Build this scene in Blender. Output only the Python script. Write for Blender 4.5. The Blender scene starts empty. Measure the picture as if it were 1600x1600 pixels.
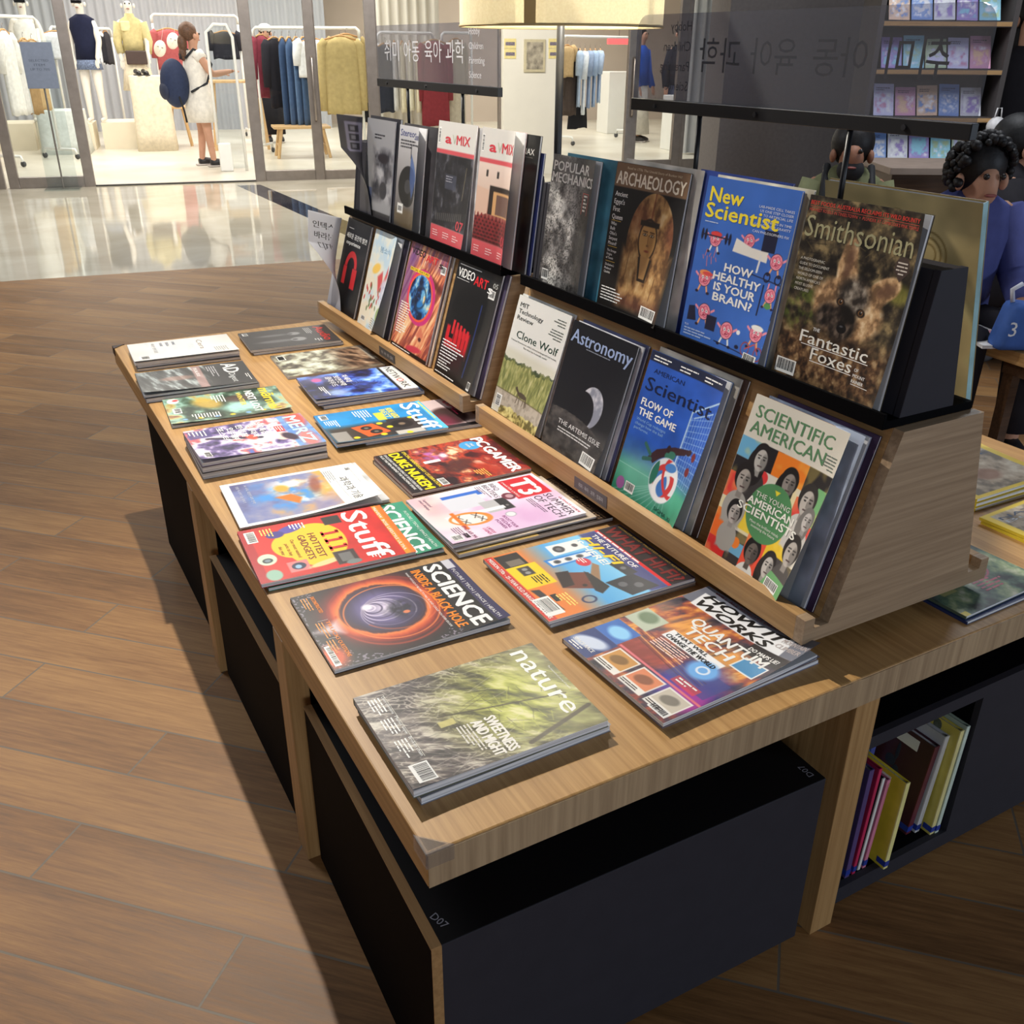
import bpy, bmesh, math, random
import numpy as np
from mathutils import Matrix, Vector

SC = bpy.context.scene
COL = SC.collection
PI = math.pi

# ------------------------------------------------------------------ camera
CAMP = np.array([-0.3035, -0.7329, 1.3630])
YAW, PITCH, ROLL, FPX = 0.51170, 0.45797, 0.0071, 1470.84


def cam_axes():
    cy, sy, cp, sp = math.cos(YAW), math.sin(YAW), math.cos(PITCH), math.sin(PITCH)
    f = np.array([sy * cp, cy * cp, -sp]); r = np.array([cy, -sy, 0.0]); u = np.cross(r, f)
    c, s = math.cos(ROLL), math.sin(ROLL)
    return c * r + s * u, -s * r + c * u, f


AR, AU, AF = cam_axes()
cd = bpy.data.cameras.new('camera')
cam = bpy.data.objects.new('camera', cd)
COL.objects.link(cam)
cam.matrix_world = Matrix(((AR[0], AU[0], -AF[0], CAMP[0]), (AR[1], AU[1], -AF[1], CAMP[1]),
                           (AR[2], AU[2], -AF[2], CAMP[2]), (0, 0, 0, 1)))
cd.sensor_width = 36.0
cd.lens = FPX / 1600 * 36
cd.clip_end = 100
SC.camera = cam

# ------------------------------------------------------------------ light and exposure
SC.view_settings.view_transform = 'Standard'
SC.view_settings.look = 'None'
SC.view_settings.gamma = 1
SC.view_settings.use_curve_mapping = False
SC.view_settings.exposure = 0.0
w = bpy.data.worlds.new('world'); SC.world = w
w.use_nodes = True
w.node_tree.nodes['Background'].inputs[0].default_value = (0.80, 0.86, 1.0, 1)
w.node_tree.nodes['Background'].inputs[1].default_value = 0.07


def spot(name, loc, target, watts, size=75, radius=0.03, color=(1, .93, .82), blend=.6):
    l = bpy.data.lights.new(name, 'SPOT'); l.energy = watts; l.spot_size = math.radians(size)
    l.spot_blend = blend; l.shadow_soft_size = radius; l.color = color
    o = bpy.data.objects.new(name, l); COL.objects.link(o); o.location = loc
    o.rotation_euler = (Vector(target) - Vector(loc)).to_track_quat('-Z', 'Y').to_euler()
    return o


def area(name, loc, target, watts, sx, sy, color=(1, 1, 1)):
    l = bpy.data.lights.new(name, 'AREA'); l.shape = 'RECTANGLE'; l.size = sx; l.size_y = sy
    l.energy = watts; l.color = color
    o = bpy.data.objects.new(name, l); COL.objects.link(o); o.location = loc
    o.rotation_euler = (Vector(target) - Vector(loc)).to_track_quat('-Z', 'Y').to_euler()
    return o


# store-front frame: e1 along the shop front, e2 into the shop
SO = np.array([0.139, 10.916, 0.0]); E1 = np.array([0.979, -0.204, 0.0]); E2 = np.array([0.204, 0.979, 0.0])
SROT = math.atan2(E1[1], E1[0])


def sp(a, b, z=0.0):
    q = SO + E1 * a + E2 * b
    return (q[0], q[1], z)


spot('ceiling_spot', (0.26, 2.5, 2.85), (0.10, -0.25, 0.3), 430, 112, 0.022, (1, .93, .82), 1.0)
area('front_fill_right', (7.0, -6.0, 2.3), (0.9, 0.2, 0.55), 170, 1.6, 1.0, (.72, .84, 1.0))  # added cool fill for the table front and page edges, no actual fixture
area('front_fill_left', (-1.5, -5.5, 2.0), (0.9, 0.4, 0.6), 75, 1.4, 1.0, (.86, .92, 1.0))  # second added fill, lifts the left-facing covers and the books below
area('walkway_fill', (-1.6, 5.2, 3.6), (-1.2, 5.6, 0), 150, 2.2, 1.0, (.95, .97, 1.0))  # overhead fill added to brighten the far left floor
area('corridor_light', (2.5, 7.6, 3.4), (3.2, 10.5, 0.6), 260, 5.5, 1.0, (1, .97, .92))
area('reading_corner_light', (3.6, 2.0, 3.0), (3.4, 2.2, 0), 34, 1.0, 1.0, (.92, .95, 1))
area('shelf_light', (4.0, 3.0, 2.6), (4.9, 3.6, 1.0), 14, 1.2, .3, (.9, .95, 1))
for k, (a, b) in enumerate(((0.6, 2.4), (3.6, 2.4), (0.6, 5.4), (3.8, 5.4), (8.2, 3.0), (8.2, 6.2))):
    area('shop_ceiling_light.%03d' % k, sp(a, b, 3.15), sp(a, b, 0), 90, 2.2, 1.6, (1, .965, .90))


# ------------------------------------------------------------------ materials
def nn(t, kind, **kw):
    n = t.nodes.new(kind)
    for k, v in kw.items():
        if k in n.inputs.keys(): n.inputs[k].default_value = v
        else: setattr(n, k, v)
    return n


def new_mat(name, rough=.5, spec=.5, metal=0.0):
    m = bpy.data.materials.new(name); m.use_nodes = True
    t = m.node_tree; b = t.nodes['Principled BSDF']
    b.inputs['Roughness'].default_value = rough
    b.inputs['Specular IOR Level'].default_value = spec
    b.inputs['Metallic'].default_value = metal
    return m, t, b


MC = {}


def srgb(c):
    return tuple(((x / 255) / 12.92 if x / 255 <= .04045 else ((x / 255 + .055) / 1.055) ** 2.4) for x in c)


def mat(rgb, rough=.5, var=.06, scale=30, spec=.5, metal=0.0, bump=0.0, name=None):
    """plain coloured surface (sRGB 0-255) with a little procedural mottling"""
    key = (tuple(rgb), rough, var, scale, spec, metal, bump)
    if key in MC: return MC[key]
    m, t, b = new_mat(name or 'surface_%02x%02x%02x' % tuple(int(x) for x in rgb), rough, spec, metal)
    tc = nn(t, 'ShaderNodeTexCoord'); n = nn(t, 'ShaderNodeTexNoise', Scale=scale, Detail=3.0)
    t.links.new(tc.outputs['Object'], n.inputs['Vector'])
    r = nn(t, 'ShaderNodeValToRGB'); c = srgb(rgb)
    r.color_ramp.elements[0].position = .3; r.color_ramp.elements[1].position = .7
    r.color_ramp.elements[0].color = tuple(max(0, x * (1 - var)) for x in c) + (1,)
    r.color_ramp.elements[1].color = tuple(min(1, x * (1 + var)) for x in c) + (1,)
    t.links.new(n.outputs['Fac'], r.inputs['Fac']); t.links.new(r.outputs['Color'], b.inputs['Base Color'])
    if bump:
        bp = nn(t, 'ShaderNodeBump', Strength=bump, Distance=.002)
        t.links.new(n.outputs['Fac'], bp.inputs['Height']); t.links.new(bp.outputs['Normal'], b.inputs['Normal'])
    MC[key] = m
    return m


def wood(name, c0, c1, axis, scale=1.0, rough=.42, streak=60.0):
    """oak veneer: fine grain stretched along one object axis"""
    m, t, b = new_mat(name, rough, .4)
    tc = nn(t, 'ShaderNodeTexCoord'); mp = nn(t, 'ShaderNodeMapping')
    s = [streak * scale] * 3; s[axis] = 1.6 * scale
    mp.inputs['Scale'].default_value = s
    t.links.new(tc.outputs['Object'], mp.inputs['Vector'])
    n = nn(t, 'ShaderNodeTexNoise', Scale=1.6, Detail=5.0, Roughness=.65)
    t.links.new(mp.outputs['Vector'], n.inputs['Vector'])
    mp2 = nn(t, 'ShaderNodeMapping'); s2 = [9 * scale] * 3; s2[axis] = .7 * scale
    mp2.inputs['Scale'].default_value = s2
    t.links.new(tc.outputs['Object'], mp2.inputs['Vector'])
    n2 = nn(t, 'ShaderNodeTexNoise', Scale=1.0, Detail=2.0)
    t.links.new(mp2.outputs['Vector'], n2.inputs['Vector'])
    mx = nn(t, 'ShaderNodeMath', operation='MULTIPLY_ADD'); mx.inputs[1].default_value = .8
    t.links.new(n.outputs['Fac'], mx.inputs[0])
    m2 = nn(t, 'ShaderNodeMath', operation='MULTIPLY'); m2.inputs[1].default_value = .2
    t.links.new(n2.outputs['Fac'], m2.inputs[0]); t.links.new(m2.outputs[0], mx.inputs[2])
    r = nn(t, 'ShaderNodeValToRGB')
    r.color_ramp.elements[0].position = .32; r.color_ramp.elements[1].position = .66
    r.color_ramp.elements[0].color = srgb(c0) + (1,); r.color_ramp.elements[1].color = srgb(c1) + (1,)
    t.links.new(mx.outputs[0], r.inputs['Fac']); t.links.new(r.outputs['Color'], b.inputs['Base Color'])
    bp = nn(t, 'ShaderNodeBump', Strength=.12, Distance=.0006)
    t.links.new(mx.outputs[0], bp.inputs['Height']); t.links.new(bp.outputs['Normal'], b.inputs['Normal'])
    return m


OAK0, OAK1 = (150, 112, 68), (192, 153, 102)
oak_x = wood('oak_veneer_x', OAK0, OAK1, 0)
oak_y = wood('oak_veneer_y', OAK0, OAK1, 1)
oak_z = wood('oak_veneer_z', OAK0, OAK1, 2)
oak_end = wood('oak_end_panel', (140, 116, 90), (182, 156, 126), 0, streak=75)
oak_edge = wood('oak_edge_band', (140, 106, 68), (176, 138, 92), 1)
black_lam = mat((11, 11, 13), .6, .05, 60, .02)
charcoal = mat((46, 45, 52), .6, .05, 25, .25)
black_metal = mat((24, 24, 27), .38, .05, 50, .4)
white_paint = mat((236, 234, 228), .45, .02, 8)
steel = mat((150, 140, 132), .32, .08, 14, .5, .75)


def glass_mat(name, tint, alpha, rough=.02, haze=0.0):
    """thin clear sheet: mostly transparent with a mirror-like coat"""
    m = bpy.data.materials.new(name); m.use_nodes = True
    t = m.node_tree; t.nodes.clear()
    o = nn(t, 'ShaderNodeOutputMaterial'); mix = nn(t, 'ShaderNodeMixShader')
    tr = nn(t, 'ShaderNodeBsdfTransparent'); gl = nn(t, 'ShaderNodeBsdfGlossy', Roughness=rough)
    tr.inputs['Color'].default_value = tuple(tint) + (1,)
    lw = nn(t, 'ShaderNodeFresnel', IOR=1.45)
    ma = nn(t, 'ShaderNodeMath', operation='MULTIPLY_ADD'); ma.inputs[2].default_value = alpha
    ge = nn(t, 'ShaderNodeNewGeometry'); iv = nn(t, 'ShaderNodeMath', operation='SUBTRACT'); iv.inputs[0].default_value = 1.0
    t.links.new(ge.outputs['Backfacing'], iv.inputs[1]); t.links.new(iv.outputs[0], ma.inputs[1])
    t.links.new(lw.outputs[0], ma.inputs[0]); t.links.new(ma.outputs[0], mix.inputs[0])
    t.links.new(tr.outputs[0], mix.inputs[1]); t.links.new(gl.outputs[0], mix.inputs[2])
    if haze:
        df = nn(t, 'ShaderNodeBsdfDiffuse'); df.inputs['Color'].default_value = (.42, .43, .46, 1)
        m2 = nn(t, 'ShaderNodeMixShader'); m2.inputs[0].default_value = haze
        t.links.new(mix.outputs[0], m2.inputs[1]); t.links.new(df.outputs[0], m2.inputs[2]); t.links.new(m2.outputs[0], o.inputs[0])
    else:
        t.links.new(mix.outputs[0], o.inputs[0])
    return m


shop_glass = glass_mat('shop_glass', (.93, .95, .95), .0)
acrylic = glass_mat('smoked_acrylic', (.74, .74, .79), .02, .06, .10)
film_clear = glass_mat('clear_acrylic', (.9, .93, .94), .03)


def emit(name, rgb, k):
    m, t, b = new_mat(name)
    b.inputs['Base Color'].default_value = srgb(rgb) + (1,)
    b.inputs['Emission Color'].default_value = srgb(rgb) + (1,)
    b.inputs['Emission Strength'].default_value = k
    return m


def paper_edges():
    m, t, b = new_mat('page_edges', .7, .2)
    tc = nn(t, 'ShaderNodeTexCoord'); mp = nn(t, 'ShaderNodeMapping'); mp.inputs['Scale'].default_value = (3, 3, 1400)
    t.links.new(tc.outputs['Object'], mp.inputs['Vector'])
    n = nn(t, 'ShaderNodeTexNoise', Scale=1.0, Detail=1.0); t.links.new(mp.outputs['Vector'], n.inputs['Vector'])
    r = nn(t, 'ShaderNodeValToRGB'); r.color_ramp.elements[0].position = .3; r.color_ramp.elements[1].position = .6
    r.color_ramp.elements[0].color = srgb((176, 177, 182)) + (1,); r.color_ramp.elements[1].color = srgb((240, 240, 242)) + (1,)
    t.links.new(n.outputs['Fac'], r.inputs['Fac']); t.links.new(r.outputs['Color'], b.inputs['Base Color'])
    return m


page_mat = paper_edges()


def print_mat():
    m, t, b = new_mat('printed_cover', .36, .45)
    a = nn(t, 'ShaderNodeVertexColor'); a.layer_name = 'ink'
    t.links.new(a.outputs['Color'], b.inputs['Base Color'])
    return m


ink = print_mat()


# ------------------------------------------------------------------ mesh helpers
class MB:
    def __init__(s): s.v = []; s.f = []

    def add(s, vs, fs):
        o = len(s.v); s.v += [tuple(map(float, p)) for p in vs]; s.f += [tuple(i + o for i in f) for f in fs]; return s

    def box(s, x0, x1, y0, y1, z0, z1):
        return s.add([(x0, y0, z0), (x1, y0, z0), (x1, y1, z0), (x0, y1, z0), (x0, y0, z1), (x1, y0, z1), (x1, y1, z1), (x0, y1, z1)],
                     [(3, 2, 1, 0), (4, 5, 6, 7), (0, 1, 5, 4), (1, 2, 6, 5), (2, 3, 7, 6), (3, 0, 4, 7)])

    def prism(s, poly, a, b, axis=1):
        """polygon (in the two other axes) pushed from a to b along axis"""
        n = len(poly)

        def P(p, t):
            return {0: (t, p[0], p[1]), 1: (p[0], t, p[1]), 2: (p[0], p[1], t)}[axis]
        fs = [tuple(range(n)), tuple(range(2 * n - 1, n - 1, -1))]
        for i in range(n):
            j = (i + 1) % n; fs.append((i, i + n, j + n, j))
        return s.add([P(p, a) for p in poly] + [P(p, b) for p in poly], fs)

    def tube(s, pts, r, n=8, cap=True):
        pts = [np.array(p, float) for p in pts]; rs = r if hasattr(r, '__len__') else [r] * len(pts)
        vs = []; fs = []
        ref = None
        for i, p in enumerate(pts):
            d = pts[min(i + 1, len(pts) - 1)] - pts[max(i - 1, 0)]; d /= np.linalg.norm(d) + 1e-9
            if ref is None or abs(np.dot(ref, d)) > .95:
                ref = np.array([0, 0, 1.]) if abs(d[2]) < .9 else np.array([1., 0, 0])
            a = np.cross(d, ref); a /= np.linalg.norm(a); b = np.cross(d, a); ref = np.cross(a, d)
            for k in range(n):
                t = 2 * PI * k / n; vs.append(p + rs[i] * (a * math.cos(t) + b * math.sin(t)))
        for i in range(len(pts) - 1):
            for k in range(n):
                j = (k + 1) % n; fs.append((i * n + k, i * n + j, (i + 1) * n + j, (i + 1) * n + k))
        if cap:
            fs.append(tuple(range(n - 1, -1, -1))); q = (len(pts) - 1) * n; fs.append(tuple(range(q, q + n)))
        return s.add(vs, fs)

    def lathe(s, prof, n=24, c=(0, 0), sy=1.0):
        vs = []; fs = []
        for r, z in prof:
            for k in range(n):
                t = 2 * PI * k / n; vs.append((c[0] + r * math.cos(t), c[1] + sy * r * math.sin(t), z))
        for i in range(len(prof) - 1):
            for k in range(n):
                j = (k + 1) % n; fs.append((i * n + k, i * n + j, (i + 1) * n + j, (i + 1) * n + k))
        fs.append(tuple(range(n - 1, -1, -1))); q = (len(prof) - 1) * n; fs.append(tuple(range(q, q + n)))
        return s.add(vs, fs)

    def ball(s, c, r, n=14, m=9):
        r = r if hasattr(r, '__len__') else (r, r, r)
        prof = [(math.sin(PI * i / m), -math.cos(PI * i / m)) for i in range(m + 1)]
        prof[0] = (.001, -1); prof[-1] = (.001, 1)
        k = MB().lathe(prof, n)
        return s.add([(c[0] + r[0] * x, c[1] + r[1] * y, c[2] + r[2] * z) for x, y, z in k.v], k.f)

    def map(s, fn): s.v = [tuple(fn(*p)) for p in s.v]; return s

    def build(s, name, m, parent=None, smooth=False, bevel=0.0):
        me = bpy.data.meshes.new(name); me.from_pydata(s.v, [], s.f); me.update()
        bm = bmesh.new(); bm.from_mesh(me); bmesh.ops.recalc_face_normals(bm, faces=bm.faces); bm.to_mesh(me); bm.free()
        if m: me.materials.append(m)
        o = bpy.data.objects.new(name, me); COL.objects.link(o)
        if parent: o.parent = parent
        if smooth:
            for p in me.polygons: p.use_smooth = True
        if bevel:
            b = o.modifiers.new('bevel', 'BEVEL'); b.width = bevel; b.segments = 2; b.limit_method = 'ANGLE'
        return o


def thing(name, label, cat, loc=(0, 0, 0), rz=0.0, group=None):
    o = bpy.data.objects.new(name, None); COL.objects.link(o); o.empty_display_size = .05
    o.location = loc; o.rotation_euler = (0, 0, rz)
    return tag(o, label, cat, group)


def tag(o, label, cat, group=None, kind=None):
    if label: o['label'] = label
    if cat: o['category'] = cat
    if group: o['group'] = group
    if kind: o['kind'] = kind
    return o


def struct(o):
    o['kind'] = 'structure'; return o


def boxo(name, x0, x1, y0, y1, z0, z1, m, parent=None, bevel=0.0):
    return MB().box(x0, x1, y0, y1, z0, z1).build(name, m, parent, bevel=bevel)

# ------------------------------------------------------------------ floors
def plank_mat():
    """wood-look porcelain planks laid at 45 degrees: 0.88 x 0.142 m, half bond"""
    m, t, b = new_mat('wood_plank_tile', .36, .30)
    tc = nn(t, 'ShaderNodeTexCoord')
    mp = nn(t, 'ShaderNodeMapping'); mp.inputs['Rotation'].default_value = (0, 0, PI / 4)
    t.links.new(tc.outputs['Object'], mp.inputs['Vector'])
    ad = nn(t, 'ShaderNodeVectorMath', operation='ADD'); ad.inputs[1].default_value = (.434 + .44, -.083, 0)
    t.links.new(mp.outputs['Vector'], ad.inputs[0])
    br = nn(t, 'ShaderNodeTexBrick', Scale=1.0)
    br.offset = .5; br.offset_frequency = 2; br.squash = 1.0
    br.inputs['Brick Width'].default_value = .88; br.inputs['Row Height'].default_value = .1422
    br.inputs['Mortar Size'].default_value = .0023; br.inputs['Mortar Smooth'].default_value = .1; br.inputs['Bias'].default_value = 0
    br.inputs['Color1'].default_value = (0, 0, 0, 1); br.inputs['Color2'].default_value = (1, 1, 1, 1); br.inputs['Mortar'].default_value = (.5, .5, .5, 1)
    t.links.new(ad.outputs[0], br.inputs['Vector'])
    # shift the grain from plank to plank
    sh = nn(t, 'ShaderNodeVectorMath', operation='SCALE'); sh.inputs['Scale'].default_value = 7.0
    t.links.new(br.outputs['Color'], sh.inputs[0])
    a2 = nn(t, 'ShaderNodeVectorMath', operation='ADD'); t.links.new(ad.outputs[0], a2.inputs[0]); t.links.new(sh.outputs[0], a2.inputs[1])
    m2 = nn(t, 'ShaderNodeMapping'); m2.inputs['Scale'].default_value = (4.5, 74, 1); t.links.new(a2.outputs[0], m2.inputs['Vector'])
    n1 = nn(t, 'ShaderNodeTexNoise', Scale=1.6, Detail=8.0, Roughness=.72, Distortion=.15); t.links.new(m2.outputs['Vector'], n1.inputs['Vector'])
    m3 = nn(t, 'ShaderNodeMapping'); m3.inputs['Scale'].default_value = (1.2, 7, 1); t.links.new(a2.outputs[0], m3.inputs['Vector'])
    n2 = nn(t, 'ShaderNodeTexNoise', Scale=1.3, Detail=3.0); t.links.new(m3.outputs['Vector'], n2.inputs['Vector'])
    s1 = nn(t, 'ShaderNodeMath', operation='MULTIPLY_ADD'); s1.inputs[1].default_value = .6
    s2 = nn(t, 'ShaderNodeMath', operation='MULTIPLY'); s2.inputs[1].default_value = .4
    t.links.new(n2.outputs['Fac'], s2.inputs[0]); t.links.new(n1.outputs['Fac'], s1.inputs[0]); t.links.new(s2.outputs[0], s1.inputs[2])
    s3 = nn(t, 'ShaderNodeMath', operation='MULTIPLY_ADD'); s3.inputs[1].default_value = .16
    t.links.new(br.outputs['Color'], s3.inputs[0]); t.links.new(s1.outputs[0], s3.inputs[2])
    r = nn(t, 'ShaderNodeValToRGB'); e = r.color_ramp.elements
    e[0].position = .36; e[0].color = srgb((94, 65, 37)) + (1,)
    e[1].position = .74; e[1].color = srgb((164, 123, 76)) + (1,)
    k = e.new(.55); k.color = srgb((134, 95, 57)) + (1,)
    t.links.new(s3.outputs[0], r.inputs['Fac'])
    mx = nn(t, 'ShaderNodeMix', data_type='RGBA')
    mx.inputs[7].default_value = srgb((112, 100, 86)) + (1,)
    t.links.new(br.outputs['Fac'], mx.inputs[0]); t.links.new(r.outputs['Color'], mx.inputs[6])
    t.links.new(mx.outputs[2], b.inputs['Base Color'])
    bp = nn(t, 'ShaderNodeBump', Strength=.35, Distance=.0012)
    hs = nn(t, 'ShaderNodeMath', operation='SUBTRACT'); t.links.new(n1.outputs['Fac'], hs.inputs[0])
    hm = nn(t, 'ShaderNodeMath', operation='MULTIPLY'); hm.inputs[1].default_value = 1.2
    t.links.new(br.outputs['Fac'], hm.inputs[0]); t.links.new(hm.outputs[0], hs.inputs[1])
    t.links.new(hs.outputs[0], bp.inputs['Height']); t.links.new(bp.outputs['Normal'], b.inputs['Normal'])
    rr = nn(t, 'ShaderNodeMath', operation='MULTIPLY_ADD'); rr.inputs[1].default_value = .22; rr.inputs[2].default_value = .40
    t.links.new(n1.outputs['Fac'], rr.inputs[0]); t.links.new(rr.outputs[0], b.inputs['Roughness'])
    return m


def marble_mat(c0, c1, rough):
    m, t, b = new_mat('polished_stone', rough, .6)
    tc = nn(t, 'ShaderNodeTexCoord'); n = nn(t, 'ShaderNodeTexNoise', Scale=1.4, Detail=6.0, Distortion=.6)
    t.links.new(tc.outputs['Object'], n.inputs['Vector'])
    r = nn(t, 'ShaderNodeValToRGB'); r.color_ramp.elements[0].color = srgb(c0) + (1,); r.color_ramp.elements[1].color = srgb(c1) + (1,)
    r.color_ramp.elements[0].position = .35; r.color_ramp.elements[1].position = .7
    t.links.new(n.outputs['Fac'], r.inputs['Fac']); t.links.new(r.outputs['Color'], b.inputs['Base Color'])
    return m


def slab(name, poly, z0, z1, m):
    return struct(MB().prism(poly, z0, z1, 2).build(name, m))


def edge_y(x): return 6.153 + (x + .209) * (5.84 - 6.153) / 2.159


slab('floor', [(-6, -4), (10, -4), (10, edge_y(10)), (-6, edge_y(-6))], -.05, 0, plank_mat())
q0, q1 = sp(-6.5, 0), sp(14, 0)
slab('floor', [(-6, edge_y(-6)), (13.0, edge_y(13.0)), (q1[0], q1[1]), (q0[0], q0[1])], -.05, 0,
     marble_mat((188, 178, 156), (214, 206, 186), .05))
slab('floor', [(2.33, edge_y(2.4) + .02), (2.575, edge_y(2.4) + .02), (2.575, 10.08), (2.33, 10.12)], 0, .0012, marble_mat((46, 46, 54), (72, 70, 74), .06))
shop_floor_m = marble_mat((214, 206, 188), (232, 226, 212), .3)


def S(o):
    """put an object built in shop-front coordinates (along, into, up) where the shop stands"""
    o.location = tuple(SO); o.rotation_euler = (0, 0, SROT); return o


struct(S(boxo('floor', -4, 14, 0, 9, -.05, .004, shop_floor_m)))
struct(S(boxo('ceiling', -4, 14, .05, 9, 3.2, 3.3, mat((235, 232, 225), .8))))


def pleats(name, a0, a1, b, z0, z1, pitch, amp, m, kind=True):
    n = int((a1 - a0) / pitch * 6)
    mb = MB(); vs = []; fs = []
    for i in range(n + 1):
        a = a0 + (a1 - a0) * i / n; y = b - amp * (.5 + .5 * math.sin(i / 6 * 2 * PI))
        vs += [(a, y, z0), (a, y, z1)]
    k = len(vs)
    for i in range(n + 1): vs += [(a0 + (a1 - a0) * i / n, b + .06, z0), (a0 + (a1 - a0) * i / n, b + .06, z1)]
    for i in range(n):
        fs += [(2 * i, 2 * i + 2, 2 * i + 3, 2 * i + 1), (k + 2 * i, k + 2 * i + 1, k + 2 * i + 3, k + 2 * i + 2)]
    return S(mb.add(vs, fs).build(name, m, smooth=True))


struct(pleats('wall_back', -4, 4.4, 7.6, 0, 3.2, .14, .05, mat((176, 178, 184), .7, .03, 3)))
struct(S(boxo('wall_back', 4.4, 14, 8.6, 8.8, 0, 3.2, mat((196, 180, 166), .7, .03, 3))))
struct(S(boxo('wall_left', -4.1, -4, 0, 9, 0, 3.2, mat((210, 205, 198), .7))))
struct(S(boxo('wall_right', 14, 14.1, 0, 9, 0, 3.2, mat((210, 205, 198), .7))))
struct(S(boxo('wall_front', 5.40, 6.06, -.12, .10, 0, 3.2, mat((226, 220, 204), .6, .02, 6))))
struct(S(boxo('trim_1', -4, 14, -.08, .08, 2.75, 3.3, steel)))


# glazed doors and fixed windows of the shop front
def leaf(kind, a0, a1, stile0, stile1, rail=.11, b=0.0, H=2.75, handle=False):
    o = struct(S(bpy.data.objects.new(kind, None))); COL.objects.link(o)
    boxo('stile', a0, a0 + stile0, b - .03, b + .03, 0, H, steel, o, .004)
    boxo('stile', a1 - stile1, a1, b - .03, b + .03, 0, H, steel, o, .004)
    boxo('bottom_rail', a0 + stile0, a1 - stile1, b - .025, b + .025, 0, rail, steel, o, .004)
    boxo('top_rail', a0 + stile0, a1 - stile1, b - .025, b + .025, H - .1, H, steel, o)
    boxo('pane', a0 + stile0, a1 - stile1, b - .005, b + .005, rail, H - .1, shop_glass, o)
    if handle:
        MB().tube([(a1 - stile1 * .5, b - .05, .62), (a1 - stile1 * .5, b - .07, .64), (a1 - stile1 * .5, b - .07, 1.25), (a1 - stile1 * .5, b - .05, 1.27)], .012).build('pull_handle', steel, o, True)
    return o


leaf('door_1', -1.0, -.02, .1, .1)
leaf('door_2', .015, .855, .10, .105)
leaf('door_3', 2.53, 3.30, .115, .105, handle=True)
leaf('window_1', 3.30, 3.97, .01, .12, .10)
leaf('window_2', 3.97, 5.40, .01, .03, .10)
leaf('door_4', 6.06, 7.12, .03, .13, handle=True)
leaf('door_5', 7.12, 7.75, .02, .11)
leaf('window_3', 7.75, 9.3, .05, .12)
leaf('window_4', 9.3, 12.0, .05, .1)
struct(S(boxo('trim_2', .855, 2.53, -.03, .03, .004, .012, mat((40, 38, 36), .5))))

# dark cladded column and the wall of the bookshop behind the reading corner
for nm_, g_, z1_, cc_ in (('wall_column', 0, 3.6, (112, 105, 101)), ('baseboard_column', .02, .1, (40, 38, 38))):
    co_ = struct(MB().box(-g_, 1.25 + g_, -g_, .5, 0, z1_).build(nm_, mat(cc_, .75, .08, 40)))
    co_.location = (4.99, 5.42, 0); co_.rotation_euler = (0, 0, -YAW + .10)

# ------------------------------------------------------------------ display table
TH = .54
tb = thing('display_table', 'long low oak display table covered with rows of magazines, two tiered risers on top', 'table', (0, 0, 0))
top = boxo('tabletop', 0, 1.71, 0, 2.30, TH - .0537, TH, wood('oak_top', (160, 118, 68), (198, 156, 100), 1), tb, .0025)
boxo('edge_veneer', .001, 1.709, -.0012, .0002, TH - .0532, TH - .0022, wood('oak_front', (146, 122, 94), (188, 162, 128), 2), top)


def guard(x, y, sx, sy, m):
    k = .034
    mb = MB()
    mb.prism([(x - sx * .0022, y - sy * .0022), (x + sx * k, y - sy * .0022), (x - sx * .0022, y + sy * k)], TH, TH + .0016, 2)
    mb.box(*sorted((x - sx * .0022, x + sx * k)), *sorted((y - sy * .0022, y - sy * .0008)), TH - .022, TH + .0016)
    mb.box(*sorted((x - sx * .0022, x - sx * .0008)), *sorted((y - sy * .0022, y + sy * k)), TH - .022, TH + .0016)
    o = mb.build('corner_guard', m, tb, bevel=.0006); return o


guard(0, 0, 1, 1, glass_mat('guard_clear', (.93, .92, .90), .04, .2, .12))
guard(0, 2.30, 1, -1, mat((62, 46, 40), .5))
boxo('leg', .70, .75, 0, 1.95, 0, TH - .0537, oak_z, tb, .001)
for y0 in (.575, 1.245):
    boxo('leg', 0, .037, y0, y0 + .055, 0, TH - .0537, oak_z, tb, .001)
boxo('leg', 1.673, 1.71, .575, .63, 0, TH - .0537, oak_z, tb, .001)
boxo('back_panel', .02, .70, 1.33, 1.95, 0.02, TH - .0537, black_lam, tb)
boxo('divider', .037, .70, .60, .61, .0, TH - .0537, black_lam, tb)
boxo('divider', .75, 1.67, .55, .56, .0, TH - .0537, black_lam, tb)


# glyph outlines (built-in font) ------------------------------------------------
GC = {}


def glyphs(s, bold=0.0, shear=0.0, sp_=1.0):
    if 0 < abs(bold) < .008: bold = 0.0
    k = (s, bold, shear, sp_)
    if k in GC: return GC[k]
    cu = bpy.data.curves.new('glyph', 'FONT'); cu.body = s; cu.size = 1; cu.offset = bold; cu.shear = shear
    cu.resolution_u = 2; cu.space_character = sp_; cu.fill_mode = 'FRONT'
    ob = bpy.data.objects.new('glyph', cu)
    me = ob.to_mesh()
    co = np.zeros(len(me.vertices) * 3); me.vertices.foreach_get('co', co); co = co.reshape(-1, 3)[:, :2]
    me.calc_loop_triangles()
    tr = np.zeros(len(me.loop_triangles) * 3, int); me.loop_triangles.foreach_get('vertices', tr); tr = tr.reshape(-1, 3)
    ob.to_mesh_clear(); bpy.data.objects.remove(ob); bpy.data.curves.remove(cu)
    if len(tr):
        a, b_, c = co[tr[:, 0]], co[tr[:, 1]], co[tr[:, 2]]
        neg = ((b_ - a)[:, 0] * (c - a)[:, 1] - (b_ - a)[:, 1] * (c - a)[:, 0]) < 0
        tr[neg] = tr[neg][:, ::-1]
    GC[k] = (co, tr); return GC[k]


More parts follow.
